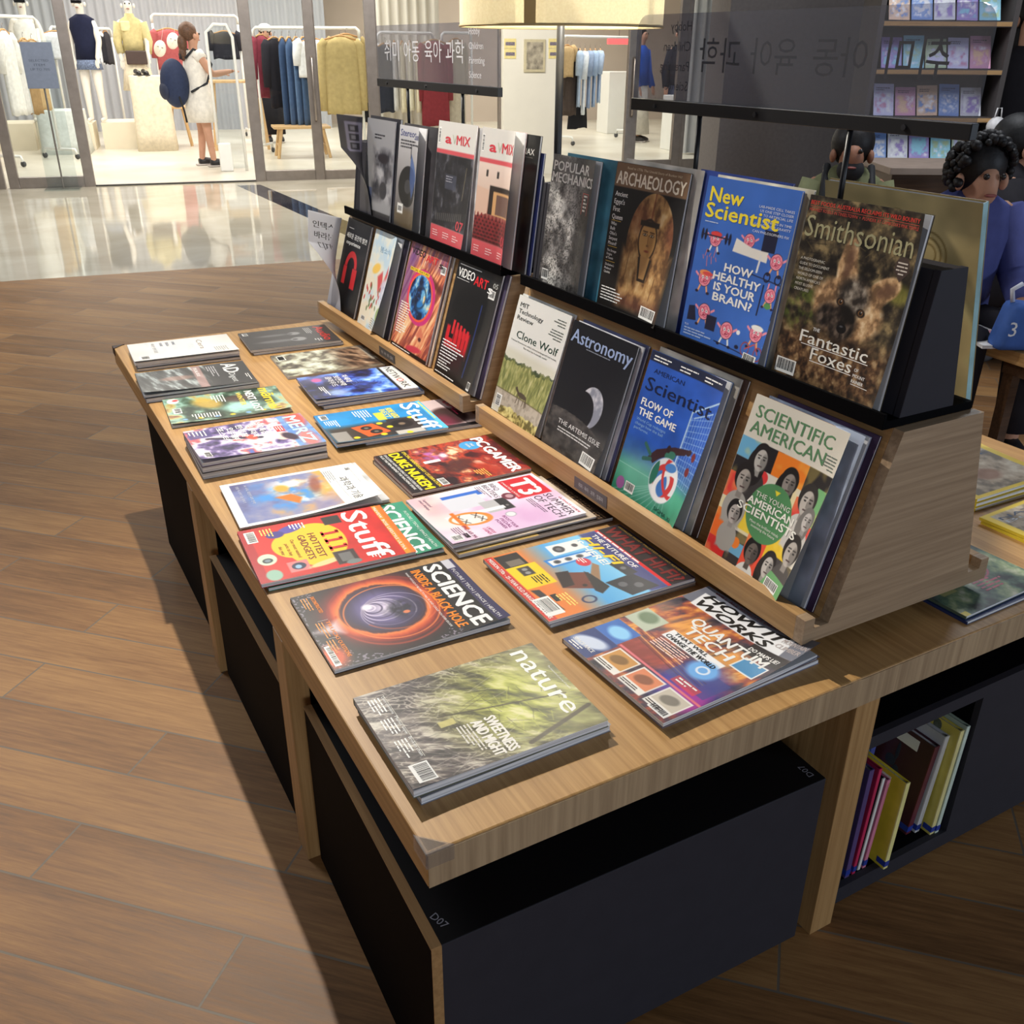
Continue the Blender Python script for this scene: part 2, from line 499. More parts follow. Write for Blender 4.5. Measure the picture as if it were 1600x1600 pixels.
def lettering(name, rows, m, parent, mtx, thick=.0004):
    """rows: (text, x, y, cap height, fit width or None, bold); flat letters in the plane of mtx"""
    vs = []; fs = []
    for s, x, y, h, fw, bold in rows:
        co, tr = glyphs(s, 0.0)
        if not len(tr): continue
        q = co * (h / .72)
        if fw:
            q = q.copy(); q[:, 0] = (q[:, 0] - q[:, 0].min()) * fw / max(1e-6, np.ptp(q[:, 0]))
        o = len(vs); vs += [(a + x, b_ + y, 0) for a, b_ in q]; fs += [tuple(int(i) + o for i in f) for f in tr]
    me = bpy.data.meshes.new(name); me.from_pydata(vs, [], fs); me.materials.append(m); me.update()
    o = bpy.data.objects.new(name, me); COL.objects.link(o)
    o.parent = parent; o.matrix_local = mtx
    return o


def frame(X, Y, O):
    X = Vector(X).normalized(); Y = Vector(Y).normalized(); Z = X.cross(Y)
    return Matrix(((X.x, Y.x, Z.x, O[0]), (X.y, Y.y, Z.y, O[1]), (X.z, Y.z, Z.z, O[2]), (0, 0, 0, 1)))


label_ink = mat((150, 150, 160), .6)


# rolling bins below the table ---------------------------------------------------
def rolling_bin(label, x0, x1, y0, y1, h, rz=0.0, marks=True):
    t = thing('rolling_bin', label, 'storage bin', (x0, y0, 0), rz)
    W, D = x1 - x0, y1 - y0
    MB().box(.012, W, 0, D, .03, h).build('body', charcoal, t, bevel=.001)
    MB().box(0, .0118, .004, D, .03, h).build('side_panel', black_lam, t)
    MB().box(.0, W - .001, .001, D - .001, h, h + .001).build('lid', mat((14, 14, 16), .6, .05, 60, .2), t)
    MB().box(-.0012, .0128, -.0012, D, h, h + .0022).box(-.0006, .0132, -.0012, .0002, .03, h).build('edge_band', oak_edge, t)
    for cx, cy in ((.04, .04), (W - .04, .04), (.04, D - .04), (W - .04, D - .04)):
        MB().tube([(cx - .01, cy, .015), (cx + .01, cy, .015)], .015, 12).build('caster', mat((60, 66, 70), .5), t)
    if marks:
        lettering('number_mark', [('D07', 0, 0, .011, None, .0)], label_ink, t, frame((.35, -1, 0), (1, .35, 0), (.016, .045, h + .0016)))
        lettering('number_mark', [('D07', 0, 0, .011, None, .0)], label_ink, t, frame((0, 1, 0), (-1, 0, 0), (W - .012, .012, h + .0016)))
    return t


rolling_bin('charcoal storage bin on casters with oak edge strip below the near table end', .004, .655, .008, .54, .372, math.radians(-1.2))
rolling_bin('black storage bin with oak edge strip under the long left side of the table', .008, .66, .665, 1.19, .345, 0, False)

# open shelf bin with picture books ----------------------------------------------
sb = thing('shelf_bin', 'charcoal bin with an open compartment of picture books, right of the oak leg', 'storage bin', (.757, .02, 0))
MB().box(0, .62, .30, .33, .012, .383).box(0, .62, .012, .30, .012, .048).box(0, .62, .012, .30, .358, .383).box(.303, .62, .012, .30, .048, .358).box(0, .012, .012, .30, .048, .358).build('carcass', black_lam, sb)
MB().box(0, .62, 0, .0118, .012, .048).box(0, .62, 0, .0118, .358, .383).box(.303, .62, 0, .0118, .048, .358).box(0, .022, 0, .0118, .048, .358).build('front_frame', charcoal, sb)

BK = [  # label, x, y, lean, thickness, depth, height, cover, spine, blue tape
    ('purple picture book with tiny stars, first beside the oak leg', .8055, .031, .004, .011, .21, .243, (74, 60, 104), (88, 70, 120), 1),
    ('thin crimson book second beside the oak leg', .824, .031, .010, .007, .20, .236, (150, 34, 70), (196, 44, 88), 1),
    ('thin white-spined book between the crimson and the pink one', .840, .033, .012, .006, .19, .206, (40, 40, 46), (226, 226, 222), 0),
    ('pink and blue patterned book beside the yellow one', .851, .032, .013, .008, .19, .198, (190, 110, 140), (214, 128, 156), 1),
    ('bright yellow book with a cartoon figure on its cover, front of the compartment', .882, .012, .006, .010, .19, .196, (214, 196, 60), (236, 226, 150), 1),
    ('dark maroon hardback behind the yellow cartoon book', .985, .050, .022, .013, .20, .198, (66, 34, 44), (96, 40, 50), 1),
    ('tall white-spined hardback right of the maroon book', 1.004, .045, .018, .011, .21, .219, (186, 188, 194), (224, 226, 232), 1),
    ('tall yellow picture book with little animals on its cover', 1.024, .028, .010, .010, .22, .239, (206, 192, 92), (228, 216, 150), 1),
    ('pale green-spined book standing last at the right of the compartment', 1.036, .026, .010, .009, .22, .246, (170, 186, 170), (206, 220, 206), 1),
    ('light blue book standing deeper in the compartment behind the maroon one', .952, .150, .010, .010, .14, .262, (70, 150, 190), (110, 190, 220), 0),
    ('turquoise and violet book deeper in the compartment next to the light blue one', .966, .150, .012, .012, .14, .266, (60, 120, 190), (96, 110, 200), 0),
]
for lab, x, y, lean, th, d, h, cc, scol, tape in BK:
    b = thing('picture_book', lab, 'book', (x, y, .0485), 0, 'books in the open compartment')
    sh = lambda X, Y, Z: (X + lean * Z / h, Y, Z)
    MB().box(0, .0014, .002, d, 0, h).box(th - .0014, th, .002, d, 0, h).map(sh).build('cover', mat(cc, .35, .12, 24), b)
    MB().box(0, th, 0, .002, 0, h).map(sh).build('spine', mat(scol, .35, .1, 40), b)
    MB().box(.0015, th - .0015, .0025, d - .004, .003, h - .004).map(sh).build('page_block', page_mat, b)
    if tape:
        MB().box(-.0004, th + .0004, -.0006, .018, .006, .018).map(sh).build('blue_tape', mat((40, 60, 150), .4), b)
        lb = [(.5, .7, .02)]
    if 'cartoon' in lab:
        dk = mat((40, 44, 60), .5)
        k = MB().map(sh)
        for (yy, zz, ry, rz_) in ((.06, .095, .010, .022), (.075, .12, .012, .012), (.065, .145, .004, .02), (.06, .06, .004, .012), (.08, .045, .014, .003), (.05, .035, .004, .012), (.095, .055, .003, .012)):
            k.add(*(lambda q: (q.v, q.f))(MB().ball((-.0002, yy, zz), (.0004, ry, rz_), 10, 6)))
        k.map(sh).build('cover_figure', dk, b)
        MB().box(-.0008, -.0002, .03, .075, h - .03, h - .008).map(sh).build('price_sticker', mat((230, 228, 220), .5), b)
    if 'animals' in lab:
        k = MB()
        for i, (yy, zz) in enumerate(((.04, .05), (.06, .075), (.03, .10), (.07, .125), (.05, .15), (.03, .18), (.06, .2), (.045, .225))):
            k.add(*(lambda q: (q.v, q.f))(MB().ball((-.0002, yy, zz), (.0004, .009, .008 + .004 * (i % 3)), 10, 6)))
        k.map(sh).build('animal_print', mat((84, 92, 80), .5, .5, 60), b)

# ------------------------------------------------------------------ tiered risers
ZG = .594
PROF = [[(.644, .570), (1.060, .570), (1.0593, ZG), (.644, ZG)], [(.694, ZG), (1.010, ZG), (.950, .884), (.779, .884)], [(.644, ZG), (.664, ZG), (.664, .612), (.644, .612)], [(1.038, ZG), (1.0593, ZG), (1.058, .610), (1.040, .610)]]
UPB, LOB = (.787, .897), (.694, ZG)
white_ink = mat((205, 205, 205), .6)


def riser(label, y0, y1, plate, plate_col):
    t = thing('magazine_riser', label, 'display riser', (.85, y0, TH), 0, 'risers standing along the table')
    loc = lambda poly: [(x - .85, z - TH) for x, z in poly]
    L = y1 - y0
    MB().prism(loc([(.694, ZG), (1.010, ZG), (.950, .884), (.779, .884)]), .0185, L - .0185).build('slanted_body', oak_y, t, bevel=.0008)
    for y_ in (0, L - .018):
        e_ = MB()
        for pc_ in PROF: e_.prism(loc(pc_), y_, y_ + .018)
        e_.build('end_panel', oak_end, t)
    MB().box(.644 - .85, .664 - .85, .0183, L - .0183, .570 - TH, .612 - TH).box(.6641 - .85, .694 - .85, .0183, L - .0183, .570 - TH, ZG - TH).build('front_lip', oak_y, t)
    MB().prism(loc([(1.060, .570), (1.058, .610), (1.040, .610), (1.040, .570)]), .0185, L - .0185).box(1.0102 - .85, 1.0398 - .85, .0185, L - .0185, .570 - TH, ZG - TH).build('back_lip', oak_y, t)
    boxo('plinth', -.10, .10, .06, L - .06, .0006, .0298, black_lam, t)
    p = boxo('label_plate', -.2068, -.2058, plate - y0 - .057, plate - y0 + .057, .036, .060, mat(plate_col, .45), t)
    lettering('label_print', [('취미 · 육아 · 과학 · 컴퓨터', .012, -.004, .0075, .085, .0)], white_ink, p, frame((0, -1, 0), (0, 0, 1), (-.2070, plate - y0 + .053, .048)))
    return t


NY0, NY1, FY0, FY1 = .074, 1.133, 1.200, 2.273
riser('oak magazine riser standing on the near half of the table', NY0, NY1, .643, (84, 78, 80))
riser('oak magazine riser standing on the far half of the table', FY0, FY1, 1.677, (58, 54, 52))


def rack(label, y0, y1):
    t = thing('black_rack', label, 'magazine rack', (.85, y0, .884), 0, 'black racks on top of the risers')
    L = y1 - y0
    loc = lambda poly: [(x - .85, z - .884) for x, z in poly]
    MB().prism(loc([(.760, .8845), (.944, .8845), (.944, .897), (.760, .897)]), 0, L).build('base', black_lam, t)
    MB().prism(loc([(.7545, .8845), (.760, .8845), (.760, .908), (.7545, .908)]), 0, L).build('front_lip', black_lam, t, bevel=.0005)
    MB().prism(loc([(.787, .897), (.899, .897), (.866, 1.10), (.813, 1.10)]), .012, L - .012).build('a_frame', charcoal, t, bevel=.001)
    MB().prism(loc([(.786, .897), (.900, .897), (.867, 1.101), (.812, 1.101)]), 0, .012).build('end_cheek', charcoal, t, bevel=.001)
    MB().prism(loc([(.786, .897), (.900, .897), (.867, 1.101), (.812, 1.101)]), L - .012, L).build('end_cheek', charcoal, t, bevel=.001)
    return t


rack('black magazine rack on the near riser', .092, NY1 - .012)
rack('black magazine rack on the far riser', FY0 + .012, FY1 - .012)


def round_rect(w_, h_, r, n=6, only_top=True):
    pts = [(0, 0), (w_, 0)]
    for cx, cy, a0 in ((w_ - r, h_ - r, 0), (r, h_ - r, 90)):
        for i in range(n + 1):
            a = math.radians(a0 + 90 * i / n); pts.append((cx + r * math.cos(a), cy + r * math.sin(a)))
    return pts


def shelf_sign(label, y0, y1, poles, mirrored, r):
    X = .862
    t = thing('shelf_sign', label, 'sign', (X, (y0 + y1) / 2, 1.101), 0, 'acrylic signs on the racks')
    c = (y0 + y1) / 2
    L = y1 - y0
    poly = [(p[0] - L / 2, p[1] + .158) for p in round_rect(L, .160, r)]
    p = MB().prism(poly, -.0025, .0025, 0).build('panel', acrylic, t)
    boxo('clamp_bar', -.007, .007, -L / 2 - .001, L / 2 + .001, .157, .178, black_metal, t, .001)
    for py in poles:
        MB().tube([(0, py - c, 0), (0, py - c, .158)], .0045, 8).build('pole', black_metal, t, True)
    for k in (.1, .46, .86):
        MB().tube([(-.0072, L / 2 - L * k, .167), (-.0095, L / 2 - L * k, .167)], .004, 10).build('screw', mat((70, 70, 74), .3, .05, 30, .5, .6), t)
    rows = [('취미', .06, .055), ('아동', .20, .055), ('육아', .34, .055), ('과학', .47, .055)]
    R_ = [('Hobby', .60, .115, .016), ('Children', .60, .083, .016), ('Parenting', .60, .051, .016), ('Science', .60, .019, .016)]
    k = L / .755
    data = [(s, x * k, y, .042, .105 * k, .012) for s, x, y in rows] + [(s, x * k, y, h, None, .006) for s, x, y, h in R_]
    for row_ in data:
        if mirrored: lettering('lettering', [row_], mat((18, 18, 22), .5), p, frame((0, 1, 0), (0, 0, 1), (.0032, -L / 2, .176)))
        else: lettering('lettering', [row_], mat((206, 206, 212), .5), p, frame((0, -1, 0), (0, 0, 1), (-.0032, L / 2, .176)))
    return t


shelf_sign('smoked acrylic sign with reversed dark lettering above the near rack', .124, .874, (.676, .330), True, .03)
shelf_sign('smoked acrylic sign with pale lettering above the far rack', 1.415, 2.175, (1.963, 1.614), False, .006)

# lamp in the gap between the risers
lp = thing('table_lamp', 'tall lamp with a wide cream drum shade on a black pole between the risers', 'lamp', (.873, 1.1665, TH))
MB().tube([(0, 0, 0), (0, 0, 1.12)], .0085, 12).build('pole', black_metal, lp, True)
MB().lathe([(.030, 0), (.030, .012), (.010, .016)], 24).build('foot', black_metal, lp)


def shade_mat():
    m, t, b = new_mat('linen_shade', .85, .1)
    tc = nn(t, 'ShaderNodeTexCoord'); n = nn(t, 'ShaderNodeTexNoise', Scale=220.0, Detail=2.0); t.links.new(tc.outputs['Object'], n.inputs['Vector'])
    r = nn(t, 'ShaderNodeValToRGB'); r.color_ramp.elements[0].color = srgb((224, 216, 192)) + (1,); r.color_ramp.elements[1].color = srgb((244, 240, 224)) + (1,)
    t.links.new(n.outputs['Fac'], r.inputs['Fac']); t.links.new(r.outputs['Color'], b.inputs['Base Color'])
    tl = nn(t, 'ShaderNodeBsdfTranslucent'); t.links.new(r.outputs['Color'], tl.inputs['Color'])
    mx = nn(t, 'ShaderNodeMixShader'); mx.inputs[0].default_value = .5
    o = t.nodes['Material Output']
    t.links.new(b.outputs[0], mx.inputs[1]); t.links.new(tl.outputs[0], mx.inputs[2]); t.links.new(mx.outputs[0], o.inputs[0])
    return m


sm = shade_mat()
n_ = 64; vs = []; fs = []
for r_, z_ in ((.213, .862), (.213, 1.16), (.2115, 1.16), (.2115, .862)):
    for k in range(n_): vs.append((r_ * math.cos(2 * PI * k / n_), r_ * math.sin(2 * PI * k / n_), z_))
for i in range(4):
    for k in range(n_):
        j = (k + 1) % n_; fs.append((i * n_ + k, i * n_ + j, ((i + 1) % 4) * n_ + j, ((i + 1) % 4) * n_ + k))
shd = MB().add(vs, fs).build('lamp_shade', sm, lp)
k = MB()
for r_ in (.2125,):
    pts = [(r_ * math.cos(2 * PI * q / 64), r_ * math.sin(2 * PI * q / 64), .864) for q in range(65)]
    k.tube(pts, .0028, 6, False)
k.build('trim_ring', mat((196, 176, 128), .8), shd, True)
a_ = math.radians(222)
k = MB()
for s_ in (-1, 1): pass
k.add([(.2142 * math.cos(a_ + d), .2142 * math.sin(a_ + d), z) for z in (.864, 1.158) for d in (-.055, -.018, .018, .055)], [(0, 1, 5, 4), (1, 2, 6, 5), (2, 3, 7, 6)])
k.build('seam', mat((206, 180, 122), .8), shd)
for q in range(3):
    a = 2 * PI * q / 3
    MB().tube([(0, 0, 1.12), (.211 * math.cos(a), .211 * math.sin(a), 1.14)], .002, 6).build('spider_arm', black_metal, lp)
MB().ball((0, .03, 1.03), .03).build('bulb', emit('bulb_glow', (255, 236, 200), 6), lp, True)
l = bpy.data.lights.new('lamp_bulb_light', 'POINT'); l.energy = 10; l.color = (1, .95, .84); l.shadow_soft_size = .03
lo_ = bpy.data.objects.new('lamp_bulb_light', l); COL.objects.link(lo_); lo_.location = (.873, 1.13, TH + .97)


# ------------------------------------------------------------------ printed covers
def vnoise(x, y, seed):
    """smooth value noise on arrays"""
    xi = np.floor(x).astype(np.int64); yi = np.floor(y).astype(np.int64); fx = x - xi; fy = y - yi
    fx = fx * fx * (3 - 2 * fx); fy = fy * fy * (3 - 2 * fy)

    def h(a, b):
        v = (a * 374761393 + b * 668265263 + seed * 974711) & 0x7fffffff
        v = ((v ^ (v >> 13)) * 1274126177) & 0x7fffffff
        return ((v ^ (v >> 16)) & 0xffff) / 65535.0
    return (h(xi, yi) * (1 - fx) + h(xi + 1, yi) * fx) * (1 - fy) + (h(xi, yi + 1) * (1 - fx) + h(xi + 1, yi + 1) * fx) * fy


class Cov:
    """a printed sheet: ink painted on a fine grid plus outlined lettering; x,y run 0..1 from the bottom left"""

    def __init__(s, w, h, res=.0017):
        s.w, s.h, s.a = w, h, w / h
        s.nx, s.ny = max(2, int(w / res)), max(2, int(h / res))
        s.X, s.Y = np.meshgrid(np.linspace(0, 1, s.nx + 1), np.linspace(0, 1, s.ny + 1))
        s.P = s.X * s.a
        s.c = np.ones((s.ny + 1, s.nx + 1, 3)) * 255.0
        s.ov = []; s.rnd = random.Random(int(w * 1e5 + h * 1e4))
        s.px = 1.0 / s.ny

    def fill(s, rgb): s.c[:] = rgb; return s

    def vg(s, stops, ax=1):
        g = s.Y if ax else s.X; p = [q[0] for q in stops]
        for k in range(3): s.c[..., k] = np.interp(g, p, [q[1][k] for q in stops])
        return s

    def m(s, mask, rgb, al=1.0):
        k = (np.clip(mask, 0, 1) * al)[..., None]; s.c = s.c * (1 - k) + np.array(rgb, float) * k; return s

    def mul(s, f): s.c = s.c * np.clip(f, 0, 4)[..., None]; return s

    def step(s, d, soft=0): return np.clip(.5 - d / max(soft, s.px), 0, 1)

    def ell(s, cx, cy, rx, ry, rot=0, soft=0):
        dx, dy = s.P - cx * s.a, s.Y - cy; r = math.radians(rot); c, q = math.cos(r), math.sin(r)
        e = np.hypot((c * dx + q * dy) / rx, (-q * dx + c * dy) / ry)
        return s.step((e - 1) * min(rx, ry), soft)

    def ring(s, cx, cy, rx, ry, wd, rot=0, soft=0):
        dx, dy = s.P - cx * s.a, s.Y - cy; r = math.radians(rot); c, q = math.cos(r), math.sin(r)
        e = np.hypot((c * dx + q * dy) / rx, (-q * dx + c * dy) / ry)
        return s.step(abs(e - 1) * min(rx, ry) - wd, soft)

    def rect(s, x0, y0, x1, y1, soft=0):
        return s.step(np.maximum(np.maximum(x0 - s.X, s.X - x1) * s.a, np.maximum(y0 - s.Y, s.Y - y1)), soft)

    def poly(s, pts, soft=0):
        ins = np.zeros_like(s.X, bool); dm = np.full_like(s.X, 9.0)
        q = [(x * s.a, y) for x, y in pts]
        for i in range(len(q)):
            (x0, y0), (x1, y1) = q[i], q[(i + 1) % len(q)]
            if y0 != y1: ins ^= ((y0 > s.Y) != (y1 > s.Y)) & (s.P < (x1 - x0) * (s.Y - y0) / (y1 - y0) + x0)
            dx, dy = x1 - x0, y1 - y0; t = np.clip(((s.P - x0) * dx + (s.Y - y0) * dy) / (dx * dx + dy * dy + 1e-12), 0, 1)
            dm = np.minimum(dm, np.hypot(s.P - x0 - t * dx, s.Y - y0 - t * dy))
        return s.step(np.where(ins, -dm, dm), soft)

    def line(s, x0, y0, x1, y1, wd, soft=0):
        x0 *= s.a; x1 *= s.a; dx, dy = x1 - x0, y1 - y0
        t = np.clip(((s.P - x0) * dx + (s.Y - y0) * dy) / (dx * dx + dy * dy + 1e-12), 0, 1)
        return s.step(np.hypot(s.P - x0 - t * dx, s.Y - y0 - t * dy) - wd, soft)

    def no(s, fx, fy=None, seed=1, oc=4, rot=0):
        fy = fy or fx
        if oc >= 3 and fx < 20 and fy < 20: fx, fy = fx * 2.1, fy * 2.1
        r = math.radians(rot); c, q = math.cos(r), math.sin(r)
        u, v = c * s.P + q * s.Y, -q * s.P + c * s.Y
        o = 0; t = 0; am = 1.0
        for k in range(oc):
            o = o + am * vnoise(u * fx * 2 ** k + 17.3 * k, v * fy * 2 ** k + 5.1 * k, seed + k); t += am; am *= .55
        return np.clip((o / t - .5) * 1.9 + .5, 0, 1)

    def ramp(s, v, stops, mask=1.0, al=1.0):
        p = [q[0] for q in stops]; col = np.stack([np.interp(v, p, [q[1][k] for q in stops]) for k in range(3)], -1)
        k = (np.clip(mask * np.ones_like(s.X), 0, 1) * al)[..., None]; s.c = s.c * (1 - k) + col * k; return s

    # outlined layers
    def t(s, txt, x, y, h, col, fw=None, bold=.012, shear=0.0, al='l', lv=2):
        co, tr = glyphs(txt, 0.0, shear)
        if not len(tr): return s
        q = co * (h * s.h / .72); x0, x1 = q[:, 0].min(), q[:, 0].max(); q = q - [x0, 0]
        wd = x1 - x0
        if fw: q = q * [fw * s.w / wd, 1]; wd = fw * s.w
        ox = x * s.w - (wd if al == 'r' else wd / 2 if al == 'c' else 0)
        b = bold * 1.35 * h * s.h * (1.0 if bold >= .008 else 0)   # heavier strokes: the same outline printed again a hair to each side
        D_ = [(0, 0)] + ([(b, 0), (-b, 0)] if b else []) + ([(0, b * .6), (0, -b * .6)] if bold > .02 else [])
        for i, (dx, dy) in enumerate(D_): s.ov.append((q + [ox + dx, y * s.h + dy], tr, col, lv + .04 * i))
        return s

    def q(s, x0, y0, x1, y1, col, lv=1):
        n = 6; v = []; f = []
        for i in range(n + 1):
            xx = (x0 + (x1 - x0) * i / n) * s.w; v += [(xx, y0 * s.h), (xx, y1 * s.h)]
        for i in range(n): f += [(2 * i, 2 * i + 2, 2 * i + 3), (2 * i, 2 * i + 3, 2 * i + 1)]
        s.ov.append((np.array(v), np.array(f), col, lv)); return s

    def bars(s, x, y, n, fw, h, gap, col, al='l', lv=2):
        """lines of print too small to read: rows of word-length dashes"""
        V = []; Fc = []
        for r in range(n):
            L = fw * (s.rnd.uniform(.6, 1) if r < n - 1 else s.rnd.uniform(.4, .8)); ws = []; u = 0
            while u < L - .01:
                k = s.rnd.uniform(.03, .10); ws.append((u, min(u + k, L))); u += k + h * .5 / s.a
            of = x if al == 'l' else x - L if al == 'r' else x - L / 2
            for a, b in ws:
                o = len(V); yy = (y - r * gap) * s.h
                V += [((of + a) * s.w, yy), ((of + b) * s.w, yy), ((of + b) * s.w, yy + h * .72 * s.h), ((of + a) * s.w, yy + h * .72 * s.h)]
                Fc += [(o, o + 1, o + 2), (o, o + 2, o + 3)]
        s.ov.append((np.array(V), np.array(Fc), col, lv)); return s

    def code(s, x0, y0, x1, y1, vert=False):
        s.q(x0, y0, x1, y1, (238, 238, 236)); u = .08
        while u < .9:
            k = s.rnd.choice((.02, .03, .05))
            if vert: s.q(x0 + (x1 - x0) * .1, y0 + (y1 - y0) * u, x0 + (x1 - x0) * .8, y0 + (y1 - y0) * (u + k), (24, 24, 26), 2)
            else: s.q(x0 + (x1 - x0) * u, y0 + (y1 - y0) * .2, x0 + (x1 - x0) * (u + k), y0 + (y1 - y0) * .92, (24, 24, 26), 2)
            u += k + s.rnd.choice((.025, .04))
        return s

    def build(s, parent, z, curls=(), name='front_cover'):
        w_, h_ = s.w, s.h

        def lift(u, v):
            u, v = u / w_, v / h_; o = 0.0 * u
            for kd, am, st in curls:
                d = {'R': u, 'T': v, 'L': 1 - u, 'B': 1 - v, 'TR': (u + v) / 2, 'BR': (u + 1 - v) / 2, 'TL': (1 - u + v) / 2, 'BL': (2 - u - v) / 2}[kd]
                o = o + am * np.clip((d - st) / (1 - st), 0, None) ** 2
            return o
        gx, gy = (s.X * w_).ravel(), (s.Y * h_).ravel()
        n0 = len(gx); C = s.c.reshape(-1, 3)
        if C.std() > 0: pass
        xs, ys, zs, cs = [gx], [gy], [z + lift(gx, gy)], [C]
        i = np.arange(s.ny)[:, None] * (s.nx + 1) + np.arange(s.nx)[None]; i = i.ravel()
        quad = np.stack([i, i + 1, i + s.nx + 2, i + s.nx + 1], -1)
        tris = []; o = n0
        for v, f, col, lv in s.ov:
            if not len(f): continue
            v = np.clip(v, [0.0, 0.0], [w_, h_])
            xs.append(v[:, 0]); ys.append(v[:, 1]); zs.append(z + lift(v[:, 0], v[:, 1]) + .00016 * lv + .00004)
            cs.append(np.tile(np.array(col, float), (len(v), 1))); tris.append(f + o); o += len(v)
        co = np.stack([np.concatenate(xs), np.concatenate(ys), np.concatenate(zs)], -1)
        cc = np.clip(np.concatenate(cs), 0, 255) / 255; cc = np.where(cc <= .04045, cc / 12.92, ((cc + .055) / 1.055) ** 2.4)
        tr = np.concatenate(tris) if tris else np.zeros((0, 3), int)
        me = bpy.data.meshes.new(name); me.vertices.add(len(co)); me.vertices.foreach_set('co', co.ravel())
        nl = quad.size + tr.size; me.loops.add(nl); me.loops.foreach_set('vertex_index', np.concatenate([quad.ravel(), tr.ravel()]).astype(np.int32))
        me.polygons.add(len(quad) + len(tr))
        st = np.concatenate([np.arange(len(quad)) * 4, quad.size + np.arange(len(tr)) * 3]).astype(np.int32)
        me.polygons.foreach_set('loop_start', st)
        me.update(calc_edges=True)
        at_ = me.color_attributes.new('ink', 'FLOAT_COLOR', 'POINT')
        at_.data.foreach_set('color', np.concatenate([cc, np.ones((len(cc), 1))], 1).astype(np.float32).ravel())
        me.materials.append(ink); me.validate()
        sm_ = np.zeros(len(me.polygons), bool); sm_[:len(quad)] = True; me.polygons.foreach_set('use_smooth', sm_)
        ob = bpy.data.objects.new(name, me); COL.objects.link(ob); ob.parent = parent
        return ob


def magazine(label, w_, h_, t_, art, M, curls=(), group=None, spine=None, res=.0017, cw=1.0, pages=None):
    r = bpy.data.objects.new('magazine', None); COL.objects.link(r); r.empty_display_size = .03
    tag(r, label, 'magazine', group); r.matrix_world = M
    c = Cov(w_ * cw, h_, res); art(c)
    c.build(r, t_, curls)
    sc_ = spine or tuple(int(x) for x in np.clip(c.c[:, 0].mean(0), 0, 255))
    sm_ = mat(tuple(int(v / 8) * 8 for v in sc_), .4)
    MB().box(.0012, w_ - .0015, .001, h_ - .001, .0004, t_ - .0003).build('page_block', pages or page_mat, r)
    MB().box(-.0004, .0012, 0, h_, 0, t_ - .0002).build('spine', sm_, r)
    MB().box(.0012, w_, 0, h_, 0, .0004).build('back_cover', sm_, r)
    return r


def rot2(x, y, d): d = math.radians(d); return (x * math.cos(d) - y * math.sin(d), x * math.sin(d) + y * math.cos(d), 0)


def flat(x, y, z, d): return frame(rot2(0, -1, d), rot2(1, 0, d), (x, y, z))


def slope(base, tip, y, s=0.0, n=0.001, roll=0.0):
    d = Vector((tip[0] - base[0], 0, tip[1] - base[1])).normalized(); N = Vector((-d.z, 0, d.x))
    X = Vector((0, -1, 0)); a = math.radians(roll)
    X2 = X * math.cos(a) + d * math.sin(a); Y2 = d * math.cos(a) - X * math.sin(a)
    O = Vector((base[0], y, base[1])) + d * s + N * n
    return frame(X2, Y2, O)


LOT, UPT = (.779, .884), (.813, 1.10)


def plain(rgb, mast=None, mcol=(230, 230, 230), band=None):
    def f(c):
        c.fill(rgb); n = c.no(3, 3, 5, 3); c.mul(.8 + .4 * n)
        if band: c.m(c.rect(0, .82, 1, 1), band)
        if mast: c.t(mast, .06, .87, .07, mcol, .88, .02)
    return f


WH, BLK = (242, 242, 240), (18, 18, 20)


# ---- flat on the table, left row (far to near)
def a_white(c):
    c.fill((222, 220, 216)); c.mul(.93 + .12 * c.no(2, 2, 3, 2))
    n = c.no(1.2, 5, 8, 4); c.m(c.rect(.0, .1, 1, .62) * np.clip(n * 2 - .8, 0, 1), (168, 186, 200), .5)
    c.t('Cera', .15, .66, .055, (130, 112, 100), .5, .0)
    for k, y in enumerate((.42, .36, .30)): c.t(('LIVING', 'DESIGN', 'HOUSE')[k], .1, y, .03, (110, 118, 140), None, .02)
    c.t('새로운 집의 표정', .1, .22, .03, (120, 124, 130), .5, 0); c.bars(.62, .9, 6, .3, .012, .022, (150, 150, 150)); c.code(.72, .06, .93, .16)


def a_ad(c):
    c.fill((44, 46, 48)); n = c.no(1.5, 9, 3, 5, 12); c.ramp(n, [(.2, (34, 36, 36)), (.55, (66, 70, 70)), (.8, (150, 160, 160)), (1, (200, 208, 205))], c.rect(0, 0, 1, .62))
    c.m(c.ell(.45, .34, .07, .15, 0, .03), (150, 116, 104), .7); c.m(c.rect(0, .50, 1, .58), (164, 130, 126), .85)
    c.t('AD', .06, .78, .14, (214, 216, 216), .42, .03); c.t('Digest', .5, .80, .06, (200, 204, 204), .4, .01)
    c.t('SPECIAL ISSUE', .08, .52, .03, WH, .4, .01); c.bars(.1, .70, 4, .5, .012, .022, (180, 180, 184)); c.bars(.6, .96, 2, .3, .01, .02, WH)


